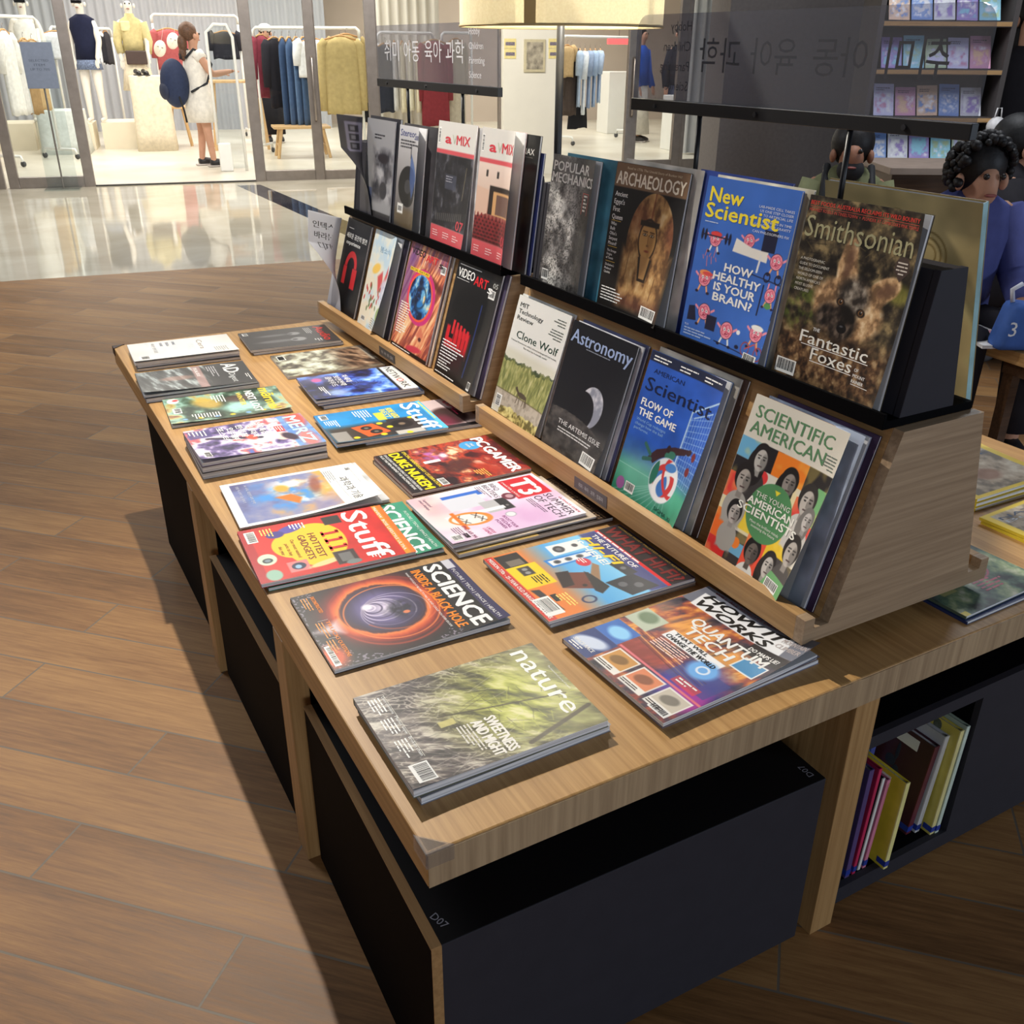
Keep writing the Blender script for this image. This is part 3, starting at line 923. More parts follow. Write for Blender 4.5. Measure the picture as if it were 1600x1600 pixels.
def a_game(c):
    n = c.no(2.2, 3, 11, 5, 20); c.ramp(n, [(.15, (38, 56, 44)), (.4, (86, 110, 90)), (.6, (150, 190, 176)), (.8, (190, 176, 110)), (1, (120, 60, 44))])
    c.m(c.ell(.35, .35, .16, .10, 30, .06), (210, 170, 70), .8); c.m(c.ell(.62, .62, .12, .16, 0, .08), (170, 220, 215), .8); c.m(c.ell(.3, .62, .09, .12, 0, .06), (70, 44, 40), .8)
    c.t('mārmel', .04, .83, .10, (240, 206, 30), .86, .04); c.t('NEXT', .08, .70, .07, WH, .36, .04); c.t('LOST', .5, .70, .07, WH, .4, .04)
    c.t('WINTER', .1, .62, .045, (244, 220, 90), .5, .03)
    for k in range(6): c.m(c.ell(.88, .12 + .13 * k, .022, .022), (244, 200, 40) if k % 2 else (120, 170, 220))
    c.m(c.ell(.12, .08, .07, .05), (235, 235, 235)); c.m(c.ell(.1, .10, .025, .025), (220, 60, 60)); c.code(.42, .05, .62, .12)
    c.bars(.72, .40, 10, .2, .014, .024, WH); c.bars(.1, .5, 5, .3, .014, .025, WH)


def a_anime(c):
    n = c.no(3.5, 3.5, 21, 5); c.ramp(n, [(.1, (44, 38, 74)), (.35, (120, 100, 160)), (.5, (206, 196, 220)), (.68, (224, 222, 232)), (.85, (210, 84, 84)), (1, (80, 110, 190))])
    c.m(c.rect(0, .78, 1, 1), (90, 150, 220), .8); c.m(c.ell(.15, .92, .2, .08, 0, .05), (226, 80, 60), .9); c.m(c.ell(.8, .9, .2, .07, 0, .05), (240, 120, 100), .8)
    c.m(c.ell(.62, .72, .09, .07, 0, .02), (240, 210, 196)); c.m(c.ell(.66, .77, .1, .05, 20, .02), (60, 40, 60)); c.m(c.ell(.6, .55, .10, .14, 12, .04), (236, 232, 240), .9)
    c.m(c.line(.55, .55, .35, .15, .022, .01), (44, 36, 62)); c.m(c.ell(.5, .48, .07, .04, 20, .02), (222, 90, 70))
    c.t("MER'Z", .06, .83, .12, (190, 226, 246), .86, .03); c.q(.3, .7, .48, .77, (200, 40, 40)); c.bars(.32, .75, 3, .14, .012, .02, WH)
    for k, y in enumerate((.58, .50, .42, .34, .26)):
        c.t(('신작특집', '여름대작', '한정판', '인터뷰', '포스터')[k], .07 + .05 * (k % 2), y, .045, WH, .4, .03)
    c.m(c.rect(.05, .02, .3, .2), (70, 60, 120), .8); c.bars(.07, .15, 5, .2, .015, .03, WH); c.code(.78, .04, .95, .1)


def a_sci_kr(c):
    c.fill((246, 246, 244)); P = c.rect(.05, .06, .95, .74)
    n = c.no(2.2, 2.2, 31, 5); sky = n * .5 + c.Y * .7
    c.ramp(sky, [(.2, (96, 96, 140)), (.45, (120, 130, 180)), (.6, (150, 150, 180)), (.78, (226, 170, 96)), (1, (240, 180, 90))], P)
    c.m(P * c.ell(.45, .40, .26, .22, 20, .14) * np.clip(c.no(4, 4, 33, 4) * 2.2 - .5, 0, 1), (70, 150, 226), .95)
    c.m(P * c.ell(.42, .52, .26, .17, 25, .1) * np.clip(c.no(5, 5, 35, 4) * 2.4 - .55, 0, 1), (240, 240, 236), .95)
    c.m(P * c.poly([(.5, .32), (.72, .46), (.6, .5), (.48, .44)], .02), (226, 120, 36)); c.m(P * c.ell(.32, .40, .06, .05, 20, .03), (240, 170, 70)); c.m(P * c.ell(.36, .64, .14, .04, -10, .03), (150, 80, 60), .8)
    c.m(P * c.poly([(.7, .56), (.95, .52), (.95, .74), (.55, .74)], .06), (160, 140, 160), .5)
    c.t('과학과 기술', .30, .83, .055, (40, 40, 44), .62, .0); c.t('08', .1, .92, .035, (60, 60, 60), None, 0); c.bars(.1, .8, 5, .3, .008, .016, (150, 150, 150))
    c.t('AI 시대, 대한민국의 전략', .10, .16, .018, (206, 210, 226), .45, .01); c.t('생활 속 과학기술 이야기', .10, .10, .018, (206, 210, 226), .4, .01)
    c.q(.1, .955, .5, .957, (90, 90, 90)); c.q(.3, .80, .9, .802, (90, 90, 90))


def camera_(c, x, y, k, body, ln):
    c.m(c.ell(x, y, .07 * k, .055 * k, 0, .006), body); c.m(c.ell(x + .02, y, .03 * k, .03 * k), (60, 60, 60)); c.m(c.ell(x + .02, y, .018 * k, .018 * k), ln)


def a_stuff_red(c):
    c.fill((206, 44, 40)); c.mul(.92 + .16 * c.no(3, 3, 7, 3)); c.m(c.rect(0, .96, 1, 1), (230, 120, 40)); c.m(c.rect(0, 0, 1, .06), (178, 30, 40))
    c.t('Stuff', .03, .70, .17, WH, .94, .028); c.q(.0, .93, 1, .965, (236, 150, 40)); c.t('PREVIEW  BOSE LIFESTYLE ULTRA', .03, .935, .022, WH, .9, .015)
    c.m(c.ell(.5, .44, .30, .20, -6), (244, 200, 40)); c.m(c.ell(.45, .30, .18, .14), (244, 200, 40))
    for x in (.36, .5, .64):
        for x0, y0, x1, y1 in ((-.018, .50, .022, .62), (-.045, .50, .05, .518), (-.042, .598, .0, .62)): c.q(x + x0, y0, x + x1, y1, (206, 40, 40), 2)
    c.t('HOTTEST', .3, .415, .05, (120, 30, 30), .46, .02); c.t('GADGETS', .3, .345, .05, (120, 30, 30), .46, .02)
    for k, s_ in enumerate(('Our most wanted', 'picks to buy', 'this year')): c.t(s_, .52, .29 - .045 * k, .026, (150, 80, 30), None, -.003, 0, 'c')
    camera_(c, .62, .10, 1.1, (206, 228, 200), (120, 140, 150)); c.m(c.rect(.74, .2, .92, .33), (234, 130, 130)); c.m(c.ell(.83, .265, .045, .045), (40, 50, 80)); c.m(c.ell(.84, .26, .025, .02), (150, 190, 220))
    c.m(c.ell(.14, .33, .05, .09, 20, .01), (90, 80, 170)); c.m(c.ell(.2, .22, .05, .06, 0, .01), (70, 60, 140)); c.m(c.ell(.9, .1, .07, .05, 0, .01), (150, 190, 170)); c.m(c.ell(.86, .44, .03, .12, 14, .01), (230, 210, 150))
    c.m(c.rect(.72, .5, .95, .64), (60, 50, 50)); c.m(c.rect(.76, .53, .91, .61), (110, 110, 110)); c.m(c.rect(.04, .56, .2, .68), (50, 46, 44)); c.m(c.ell(.94, .6, .03, .05), (120, 130, 130))
    c.code(.06, .03, .28, .10); c.bars(.06, .2, 4, .2, .013, .022, (250, 220, 120)); c.bars(.06, .42, 5, .14, .013, .022, WH); c.bars(.86, .78, 4, .12, .012, .02, WH)


def a_science_teal(c):
    c.fill((60, 150, 120)); c.mul(.9 + .2 * c.no(2, 2, 5, 3)); c.t('SCIENCE', .03, .83, .10, WH, .94, .05); c.t('FUTURE | TECH | SPACE | HEALTH', .2, .955, .018, WH, .76, .005)


def a_blackhole(c):
    c.fill((24, 20, 26)); st = (c.no(90, 90, 4, 1) > .93) * 1.0; c.m(st * .7, (180, 170, 190))
    cx, cy = .46, .44; dx, dy = c.P - cx * c.a, c.Y - cy; r = np.hypot(dx / 1.06, dy); th = np.arctan2(dy, dx)
    k = c.no(2, 30, 9, 3); rr = r + .02 * np.sin(th * 1 + 1) + .012 * (k - .5)
    c.ramp(rr, [(0, (226, 214, 236)), (.05, (170, 160, 190)), (.12, (110, 100, 150)), (.2, (60, 52, 84)), (.235, (70, 40, 50)), (.25, (250, 130, 60)), (.285, (190, 70, 40)), (.31, (120, 34, 30)), (.36, (60, 24, 28)), (.42, (26, 18, 24))], (rr < .42) * 1.0)
    ex, ey = .40, .36
    for q in range(9):
        c.m(c.ring(ex + .014 * q, ey + .015 * q, .030 + .020 * q, .030 + .020 * q, .0055 - .0003 * q, 0, .004) * (.35 + .65 * (c.X < ex + .2)), (232, 222, 240) if q % 2 == 0 else (74, 64, 100), .85 - .05 * q)
    c.m(c.ell(ex - .02, ey - .01, .03, .03, 0, .02), (240, 234, 246)); c.m(c.ell(.5, .52, .10, .09, 0, .08) * np.clip(c.no(6, 6, 12, 4) * 1.6 - .4, 0, 1), (40, 40, 52), .9)
    c.m(c.ring(.50, .46, .275, .262, .004, 0, .008), (250, 140, 70), .9); c.m(c.ring(.52, .45, .31, .30, .006, 0, .012) * (c.P > .3), (190, 70, 40), .8); c.m(c.ring(.44, .45, .335, .325, .004, 0, .01), (150, 44, 34), .8); c.m(c.ring(.49, .5, .20, .22, .003, 0, .01) * (c.X > .6), (230, 110, 60), .8)
    c.m(c.ell(.56, .53, .016, .02, 0, .006), (220, 130, 90)); c.m(c.poly([(.53, .0), (.62, .16), (.44, .16)], .05), (236, 230, 236), .8); c.m(c.ell(.86, .03, .1, .08, 0, .06), (226, 90, 40), .9)
    c.m(c.rect(0, .74, 1, 1, .02), (20, 20, 22)); c.m(c.rect(0, .925, 1, 1), (48, 44, 84)); c.m(c.rect(.0, .925, .14, .98), (200, 200, 210))
    c.t('SCIENCE', .03, .80, .105, WH, .94, .05); c.t('FUTURE | TECH | SPACE | HEALTH', .16, .942, .021, WH, .8, .005)
    c.t('INSIDE A BLACK HOLE', .05, .715, .06, (250, 140, 20), .88, .03); c.t('WHAT WOULD IT BE LIKE TO FALL IN AND COULD YOU EVER ESCAPE', .05, .68, .013, WH, .84, .01)
    for s_, x in (('DECONSTRUCTED', .06), ('TRUCK', .42), ('5 QUESTIONS', .66)): c.t(s_, x, .10, .022, (250, 140, 20), .24, .02); c.bars(x, .075, 3, .22, .009, .016, (220, 150, 70))
    c.code(.72, .015, .97, .05); c.q(.4, .06, .402, .12, WH); c.q(.64, .06, .642, .12, WH)


def a_nature(c):
    n = c.no(4, 14, 41, 5, 62); n2 = c.no(9, 34, 43, 4, 68)
    c.ramp(n * .6 + n2 * .5, [(.2, (40, 34, 36)), (.42, (66, 57, 60)), (.58, (96, 86, 84)), (.75, (140, 130, 122)), (.95, (206, 200, 186))])
    an = math.radians(66); u_ = (c.P * math.cos(an) + c.Y * math.sin(an)) * 17 + 1.6 * (n - .5); v_ = (-c.P * math.sin(an) + c.Y * math.cos(an)) * 28 + 2.4 * (c.no(3, 3, 49, 3) - .5)
    row = np.floor(v_); fu = np.abs((u_ + .5 * (row % 2)) % 1 - .5); fv = np.abs(v_ % 1 - .5)
    c.m(np.clip(np.maximum(fu * 2 - .74, (fv * 2 - .60) * .7) * 5, 0, 1) * (c.Y < .8) * np.clip(n2 * 1.6, .3, 1), (214, 206, 192), .75)
    g = c.no(3, 11, 47, 4, 40); G = np.clip(c.ell(.52, .70, .36, .34, 30, .5) * 1.4 - .25, 0, 1)
    c.ramp(g * .8 + n2 * .3, [(.2, (70, 74, 34)), (.45, (140, 144, 60)), (.7, (196, 200, 100)), (1, (232, 228, 170))], G)
    c.m(c.rect(0, .80, 1, 1, .1), (196, 196, 130), .55)
    rd = random.Random(4)
    for k in range(60):
        x, y = rd.uniform(.3, .75), rd.uniform(.5, .95); a = rd.uniform(-.5, 1.6); c.m(c.line(x, y, x + .10 * math.cos(a), y + .08 * math.sin(a), .0016, .002), (206, 210, 96) if k % 3 else (60, 60, 30), .6)
    for k in range(70):
        x, y = rd.random(), rd.uniform(0, .55); c.m(c.line(x, y, x + rd.uniform(-.14, .14), y + rd.uniform(.05, .2), .0011, .0015), (226, 220, 210) if k % 2 else (30, 26, 28), .6)
    c.m(c.line(.45, .30, .62, .93, .005, .004), (50, 44, 30), .7); c.m(c.line(.95, .6, .80, .98, .012, .006), (60, 52, 44), .8)
    c.t('nature', .05, .845, .12, (244, 244, 240), .76, .012); c.t('The international journal of science', .3, .965, .011, WH, None, 0)
    c.t('SWEETNESS', .60, .485, .058, (244, 240, 232), .36, .04); c.t('AND MIGHT', .60, .415, .058, (244, 240, 232), .36, .04); c.bars(.60, .395, 4, .33, .011, .018, (226, 222, 214))
    c.m(c.rect(.5, .28, .56, .36), (206, 196, 120), .9)
    for k, x in enumerate((.08, .31, .54)): c.t(('Open questions', 'Planet view', 'Broken chain')[k], x, .12, .016, WH, .2, .01); c.bars(x, .10, 4, .2, .010, .017, WH); c.q(x - .02, .135, x + .21, .137, (220, 220, 210))
    c.code(.79, .04, .97, .13)


# ---- flat on the table, right row (far to near)
def a_audio(c):
    c.vg([(0, (40, 40, 42)), (1, (58, 58, 60))])
    for x, k in ((.34, .8), (.66, 1.0)):
        c.m(c.ell(x, .34, .05 * k, .22 * k, 0, .03), (110, 110, 112), .8); c.m(c.ell(x, .58, .075 * k, .085 * k, 0, .02), (160, 160, 162), .8); c.m(c.ell(x, .54, .03 * k, .03 * k, 0, .01), (60, 60, 62))
    c.t('Audio', .08, .84, .11, (206, 50, 46), .8, .02); c.bars(.1, .78, 4, .4, .011, .02, (190, 190, 190)); c.code(.06, .03, .2, .09); c.bars(.75, .8, 3, .2, .02, .03, (200, 200, 200))


def a_camo(c):
    n = c.no(5, 5, 51, 5); c.ramp(n, [(.15, (54, 48, 40)), (.4, (110, 104, 86)), (.6, (166, 164, 142)), (.8, (190, 196, 178)), (1, (220, 216, 200))])
    c.ramp(c.no(3, 9, 55, 4, 30), [(.2, (52, 38, 30)), (.6, (130, 100, 78)), (1, (190, 164, 136))], c.rect(0, .62, 1, 1, .2)); c.q(.08, .04, .28, .12, (226, 226, 220)); c.code(.1, .05, .26, .11)
    c.m(c.rect(0, .93, .7, .97), (160, 156, 146), .7)


def a_blue_tech(c):
    n = c.no(3, 3, 61, 5); c.ramp(n, [(.2, (18, 20, 54)), (.5, (44, 60, 150)), (.72, (70, 120, 220)), (1, (190, 220, 250))])
    for k in range(6): c.m(c.ring(.45 + .02 * k, .62, .06 + .03 * k, .05 + .022 * k, .0018, 20, .003), (150, 190, 255), .7)
    c.m(c.ell(.8, .25, .1, .1, 0, .1), (190, 220, 255), .7); c.m(c.rect(0, .0, .3, .3, .2), (150, 150, 180), .5)
    c.m(c.rect(0, .84, 1, 1), (226, 226, 222)); c.m(c.rect(0, .81, 1, .84), (24, 24, 28))
    c.t('NETW', .05, .875, .075, (40, 40, 44), .5, 0); c.t('O', .56, .875, .075, (206, 50, 46), .11, .01); c.t('RK', .69, .875, .075, (40, 40, 44), .24, 0)
    c.t('차세대', .12, .42, .05, WH, .3, .02); c.t('보안전략', .12, .34, .05, WH, .42, .02); c.t('클라우드', .12, .26, .05, WH, .42, .02); c.m(c.ell(.2, .16, .06, .05, 0, .02), (190, 90, 150)); c.bars(.5, .16, 3, .4, .012, .02, WH)


def a_stuff_blue(c):
    c.fill((34, 140, 206)); c.m(c.rect(.5, 0, 1, .78, .1), (60, 52, 44)); c.mul(.92 + .14 * c.no(3, 3, 7, 3)); c.t('Stuff', .04, .79, .17, WH, .92, .028)
    c.q(0, .955, 1, 1, (90, 190, 226)); c.bars(.05, .97, 1, .9, .018, .02, (244, 220, 70))
    c.m(c.poly([(.56, .22), (.92, .30), (.84, .52), (.52, .42)]), (236, 96, 40)); c.m(c.ell(.64, .34, .05, .05), (40, 36, 36)); c.m(c.ell(.78, .40, .055, .055), (40, 36, 36)); c.m(c.ell(.64, .34, .02, .02), (120, 110, 100)); c.m(c.ell(.78, .40, .02, .02), (120, 110, 100))
    c.m(c.poly([(.45, .56), (.95, .5), (.98, .8), (.5, .84)]), (50, 46, 46)); c.m(c.ell(.66, .66, .10, .10), (24, 22, 22)); c.m(c.ell(.66, .66, .03, .03), (130, 110, 90)); c.m(c.rect(.86, .55, .98, .8), (190, 186, 180))
    for x, y in ((.55, .48), (.9, .2), (.7, .54), (.9, .44), (.95, .66), (.5, .78)): c.m(c.ell(x, y, .028, .028), (240, 214, 40)); c.t('●', x, y, .001, BLK)
    c.m(c.rect(.65, .02, .98, .16), (150, 146, 140)); c.m(c.rect(.2, .5, .46, .58), (220, 216, 60), .9); c.t('BEST', .12, .58, .05, (240, 226, 90), .3, .03); c.t('HOME AUDIO', .1, .64, .06, (240, 226, 90), .36, .03)
    c.bars(.06, .46, 6, .36, .015, .025, WH); c.code(.04, .03, .2, .10); c.bars(.25, .14, 6, .25, .012, .02, WH)


def a_fashion(c):
    c.fill((206, 186, 186)); c.m(c.ell(.6, .8, .2, .14, 0, .04), (60, 40, 40)); c.m(c.ell(.75, .6, .2, .2, 0, .1), (120, 30, 60), .8); c.t('BAZ', .1, .87, .1, (196, 50, 90), .5, 0); c.m(c.rect(.9, 0, 1, 1), (40, 36, 40))


def a_pcgamer(c):
    n = c.no(3.2, 4.5, 71, 5, 25); c.ramp(n, [(.15, (40, 22, 26)), (.38, (110, 38, 34)), (.55, (200, 70, 40)), (.7, (120, 60, 60)), (.85, (226, 130, 80)), (1, (250, 210, 180))])
    c.m(c.ell(.25, .42, .12, .09, 20, .08) * np.clip(c.no(6, 6, 73, 3) * 2 - .5, 0, 1), (190, 110, 190), .9); c.m(c.ell(.3, .5, .04, .03, 0, .03), (255, 236, 250)); c.m(c.ell(.6, .52, .10, .16, 30, .05), (70, 36, 34), .8); c.m(c.ell(.78, .7, .14, .07, 30, .04), (190, 60, 36), .8)
    c.m(c.rect(0, .72, 1, 1, .2), (150, 30, 34), .6); c.t('PC', .03, .84, .10, WH, .24, .06); c.t('GAMER', .30, .84, .10, WH, .68, .06); c.m(c.rect(0, .0, 1, .24, .04), (24, 20, 22))
    c.t('DUKE NUKEM', .03, .115, .085, (250, 226, 20), .94, .05); c.t('SPECIAL ANNIVERSARY CELEBRATION', .03, .225, .028, (244, 220, 60), .94, .02)
    c.t('EXCLUSIVE: HOW THE KING OF SHOOTERS BEGAN', .03, .075, .022, WH, .94, .02); c.t('PLUS THE MEN BEHIND THE MACHINE SPEAK', .03, .04, .022, WH, .9, .02)
    c.m(c.ell(.18, .78, .09, .09), (70, 160, 220)); c.t('FREE', .18, .79, .022, WH, None, .02, 0, 'c'); c.t('GUIDE', .18, .755, .022, WH, None, .02, 0, 'c'); c.q(.36, .30, .42, .44, WH); c.code(.8, .26, .96, .32); c.bars(.78, .66, 5, .2, .012, .02, (250, 190, 90))


def a_t3(c):
    n = c.no(1.5, 1.5, 81, 3); c.ramp(n, [(.2, (226, 196, 222)), (.5, (240, 226, 240)), (.9, (250, 246, 250))]); c.m(c.ell(.85, .6, .3, .3, 0, .3), (206, 150, 206), .5); c.m(c.ell(.2, .1, .3, .12, 0, .2), (240, 170, 140), .4)
    c.m(c.rect(.03, .70, .46, .97), (206, 24, 44)); c.t('T3', .08, .76, .17, WH, .33, .045); c.t('SMARTER LIVING', .06, .715, .018, WH, .36, .0)
    c.t('SUMMER', .48, .88, .062, (60, 44, 70), .48, -.006); c.t('OF TECH', .48, .80, .062, (60, 44, 70), .48, -.006); c.bars(.5, .77, 3, .44, .010, .016, (120, 90, 120)); c.t('ULTIMATE GUIDE', .6, .955, .018, (206, 60, 80), .36, .005)
    c.t('BBQ', .04, .62, .04, (90, 80, 100), .16, -.004); c.t('BEATERS', .04, .565, .04, (90, 80, 100), .3, -.004); c.bars(.04, .54, 3, .3, .010, .016, (140, 120, 140))
    c.m(c.rect(.10, .22, .20, .52, .004), (50, 110, 206)); c.m(c.rect(.16, .20, .42, .48, .004), (214, 216, 226)); c.m(c.rect(.36, .42, .60, .62), (186, 186, 190)); c.m(c.rect(.36, .54, .60, .62), (40, 40, 44)); c.m(c.ell(.52, .585, .012, .012), (110, 110, 116)); c.m(c.rect(.5, .12, .56, .56), (236, 236, 240))
    c.m(c.ell(.62, .27, .1, .15, -14, .004), (240, 140, 60)); c.m(c.ell(.62, .26, .075, .12, -14, .004), (244, 236, 228))
    for x, y in ((.58, .32), (.66, .22), (.56, .20), (.66, .34)): c.m(c.line(x - .04, y - .02, x + .04, y + .02, .004), (40, 36, 36)); c.m(c.line(x - .04, y + .02, x + .04, y - .02, .004), (40, 36, 36))
    c.m(c.rect(.44, .17, .8, .20), (240, 120, 40)); c.m(c.ell(.36, .66, .055, .05), (110, 40, 60)); c.m(c.ell(.36, .665, .03, .028), (190, 150, 160)); c.m(c.ell(.70, .54, .035, .035), (226, 226, 230)); c.m(c.ring(.70, .54, .035, .035, .003), (160, 160, 170))
    c.t('Supersized', .06, .10, .022, (110, 96, 130), None, 0, .2); c.t('smart displays', .06, .07, .022, (110, 96, 130), None, 0, .2); c.t('IPAD AIR M4', .72, .16, .03, (150, 60, 110), .26, 0); c.bars(.72, .13, 4, .24, .010, .016, (140, 110, 140))
    c.t('BOOST YOUR', .7, .47, .026, (150, 60, 130), .26, 0); c.t('PEDAL', .74, .435, .026, (150, 60, 130), .2, 0); c.t('POWER', .74, .40, .026, (150, 60, 130), .2, 0); c.t('LAPTOP', .84, .30, .024, (206, 60, 120), .13, 0); c.t('LEGENDS', .84, .27, .024, (206, 60, 120), .14, 0); c.code(.86, .03, .97, .10, True); c.q(.86, .12, .95, .15, BLK)


def a_worldcup(c):
    c.fill((52, 40, 34)); c.mul(.8 + .4 * c.no(3, 3, 5, 3)); c.t('WORLD CUP READY, GET', .03, .91, .05, (150, 120, 90), .95, 0); c.m(c.rect(0, 0, 1, .5), (206, 170, 90)); c.t('S', .9, .7, .12, (60, 44, 36), None, .02)


def a_hifi(c):
    c.vg([(0, (234, 120, 40)), (.22, (226, 130, 60)), (.4, (90, 170, 226)), (.7, (140, 206, 240)), (1, (70, 60, 150))]); c.m(c.rect(0, .82, 1, 1), (46, 40, 42)); c.q(0, .80, 1, .825, (214, 40, 44)); c.bars(.03, .803, 1, .94, .018, .02, WH)
    c.t('WHAT HI-FI?', .03, .85, .10, (120, 40, 40), .94, .03); c.t('WORLDS MOST TRUSTED AUDIO REVIEWS', .03, .965, .015, (160, 130, 60), .9, .01); c.m(c.rect(0, .68, 1, .80, .02), (50, 50, 110), .9)
    c.t('THE FUTURE OF', .06, .745, .036, WH, .6, .03); c.t('HI-FI', .06, .665, .065, (250, 210, 40), .5, .05, .15); c.t('IS HERE!', .06, .605, .05, WH, .46, .04, .1)
    c.m(c.rect(.0, .0, 1, .055), (206, 50, 46)); c.t('MISSION 770s - 25-YEAR-OLD BARGAIN SPEAKERS', .03, .016, .026, WH, .94, .02)
    c.m(c.poly([(.05, .41), (.22, .40), (.21, .64), (.06, .63)]), (238, 238, 236)); c.m(c.ell(.135, .47, .042, .038), (60, 60, 64)); c.m(c.ell(.135, .47, .02, .018), (110, 110, 114)); c.m(c.ell(.135, .585, .022, .02), (70, 70, 74)); c.m(c.poly([(.24, .31), (.37, .32), (.36, .63), (.25, .62)]), (40, 130, 210)); c.m(c.poly([(.265, .33), (.345, .335), (.34, .61), (.27, .60)]), (232, 234, 238))
    for y in (.38, .46, .54): c.m(c.ell(.305, y, .022, .024), (90, 92, 98)); c.m(c.ell(.305, y, .012, .013), (50, 50, 56))
    c.m(c.poly([(.44, .30), (.66, .25), (.78, .42), (.55, .48)]), (110, 54, 40)); c.m(c.poly([(.44, .30), (.66, .25), (.66, .33), (.46, .38)]), (40, 24, 24)); c.m(c.ell(.7, .38, .015, .015), (30, 22, 22))
    c.m(c.poly([(.44, .56), (.5, .58), (.72, .48), (.68, .42)]), (150, 116, 84)); c.m(c.poly([(.52, .46), (.58, .48), (.8, .5), (.86, .42), (.8, .40)]), (36, 32, 34))
    c.m(c.poly([(.74, .50), (.98, .56), (.96, .76), (.72, .70)]), (36, 36, 40)); c.m(c.ell(.82, .58, .028, .028), (90, 90, 96)); c.m(c.ell(.88, .66, .028, .028), (90, 90, 96)); c.m(c.poly([(.52, .64), (.74, .66), (.72, .74), (.5, .72)]), (44, 44, 48)); c.m(c.ell(.62, .69, .018, .018), (110, 110, 116))
    c.m(c.ell(.40, .52, .05, .045), (206, 40, 60)); c.bars(.345, .53, 3, .1, .010, .016, WH)
    c.m(c.rect(.02, .06, .22, .22), (40, 36, 36)); c.m(c.rect(.12, .1, .21, .2), (120, 110, 100)); c.m(c.rect(.22, .06, .56, .26), (244, 206, 30)); c.m(c.rect(.25, .12, .38, .2), (60, 56, 56)); c.m(c.ell(.29, .16, .016, .018), (150, 150, 150)); c.m(c.ell(.345, .16, .016, .018), (150, 150, 150)); c.bars(.41, .22, 5, .13, .011, .018, BLK)
    c.m(c.poly([(.58, .07), (.9, .10), (.92, .14), (.6, .12)]), (50, 44, 44)); c.m(c.ring(.88, .32, .035, .04, .006), (40, 50, 90)); c.bars(.72, .23, 4, .2, .012, .02, (250, 220, 120)); c.code(.70, .02, .95, .13, True); c.q(.70, .14, .8, .18, BLK)


def a_hiw(c):
    n = c.no(3, 6, 91, 5, 70); c.ramp(n, [(.15, (26, 22, 40)), (.4, (70, 54, 70)), (.6, (150, 70, 60)), (.8, (216, 140, 70)), (1, (250, 206, 120))])
    c.m(c.ell(.5, .6, .34, .14, -8, .08) * np.clip(c.no(2, 22, 95, 3, 80) * 2 - .4, 0, 1), (240, 170, 90), .9); c.m(c.ell(.8, .3, .16, .2, 0, .1), (60, 60, 180), .8); c.m(c.ell(.9, .2, .1, .12, 0, .06), (190, 60, 160), .8); c.m(c.ell(.35, .26, .2, .1, 20, .08), (190, 70, 50), .7)
    for k in range(5): c.m(c.line(.2, .42 - .02 * k, .85, .36 - .02 * k, .004, .004), (250, 190, 110) if k % 2 else (100, 40, 36), .8)
    c.m(c.rect(0, .80, 1, 1), (110, 114, 128)); c.m(c.poly([(.1, .79), (.9, .80), (.86, .95), (.06, .93)]), (236, 238, 242), .95); c.t('HOW IT', .10, .885, .065, BLK, .72, .05, .2); c.t('WORKS', .12, .805, .065, BLK, .66, .05, .2); c.t('WILL ALL ROBOTS DISAPPEARED?', .1, .968, .018, (110, 30, 40), .8, .01)
    c.t('QUANTUM', .28, .655, .075, WH, .64, .03); c.t('TECH', .34, .565, .075, WH, .40, .03); c.m(c.rect(.3, .455, .78, .54), (244, 244, 246)); c.t('THAT WILL', .34, .51, .026, BLK, .3, .03); c.t('CHANGE THE WORLD', .32, .465, .032, BLK, .44, .03); c.bars(.32, .43, 5, .4, .010, .017, (250, 220, 210))
    c.m(c.rect(0, 0, .26, .2), (40, 60, 120)); c.m(c.ell(.13, .1, .10, .05, 25, .02), (206, 216, 236)); c.m(c.rect(0, .2, .24, .36), (60, 110, 190)); c.m(c.ell(.14, .28, .07, .05, 0, .02), (150, 210, 250)); c.m(c.rect(.0, .40, .22, .56), (190, 200, 180)); c.m(c.ell(.1, .5, .06, .05, 0, .02), (110, 130, 100))
    for k, (x, cc) in enumerate(((.28, (206, 150, 80)), (.52, (226, 140, 100)), (.76, (206, 196, 180)))):
        c.m(c.rect(x, .03, x + .21, .20), (240, 236, 230)); c.m(c.rect(x + .012, .075, x + .2, .19), cc); c.m(c.ell(x + .1, .13, .05, .035, 20, .01), tuple(v * .65 for v in cc)); c.bars(x + .01, .055, 2, .19, .009, .014, (80, 70, 70))
    c.m(c.rect(.62, .26, .96, .44), (70, 80, 140), .7); c.m(c.ell(.74, .42, .08, .08, 0, .03), (120, 180, 240)); c.m(c.ring(.74, .42, .03, .03, .006), (230, 240, 255)); c.m(c.rect(.7, .70, 1, .80), (30, 24, 30)); c.t('DO MAPS LIE?', .72, .735, .028, WH, .24, .03)
    c.m(c.rect(.78, .56, .97, .68), WH); c.m(c.rect(.79, .57, .96, .67), (70, 140, 190)); c.t('MOUNTAIN', .80, .90, .035, (180, 170, 170), .19, .02); c.t('CLIMBER', .80, .85, .035, (180, 170, 170), .19, .02); c.m(c.rect(.25, .21, 1, .225), (226, 120, 130)); c.t('SPACE RACE', .03, .05, .024, WH, .2, .02); c.bars(.04, .03, 2, .18, .01, .016, WH)
    c.code(.82, .02, .97, .065); c.m(c.rect(.7, .24, .9, .3), (226, 70, 70), .7); c.bars(.72, .28, 2, .2, .014, .022, WH)


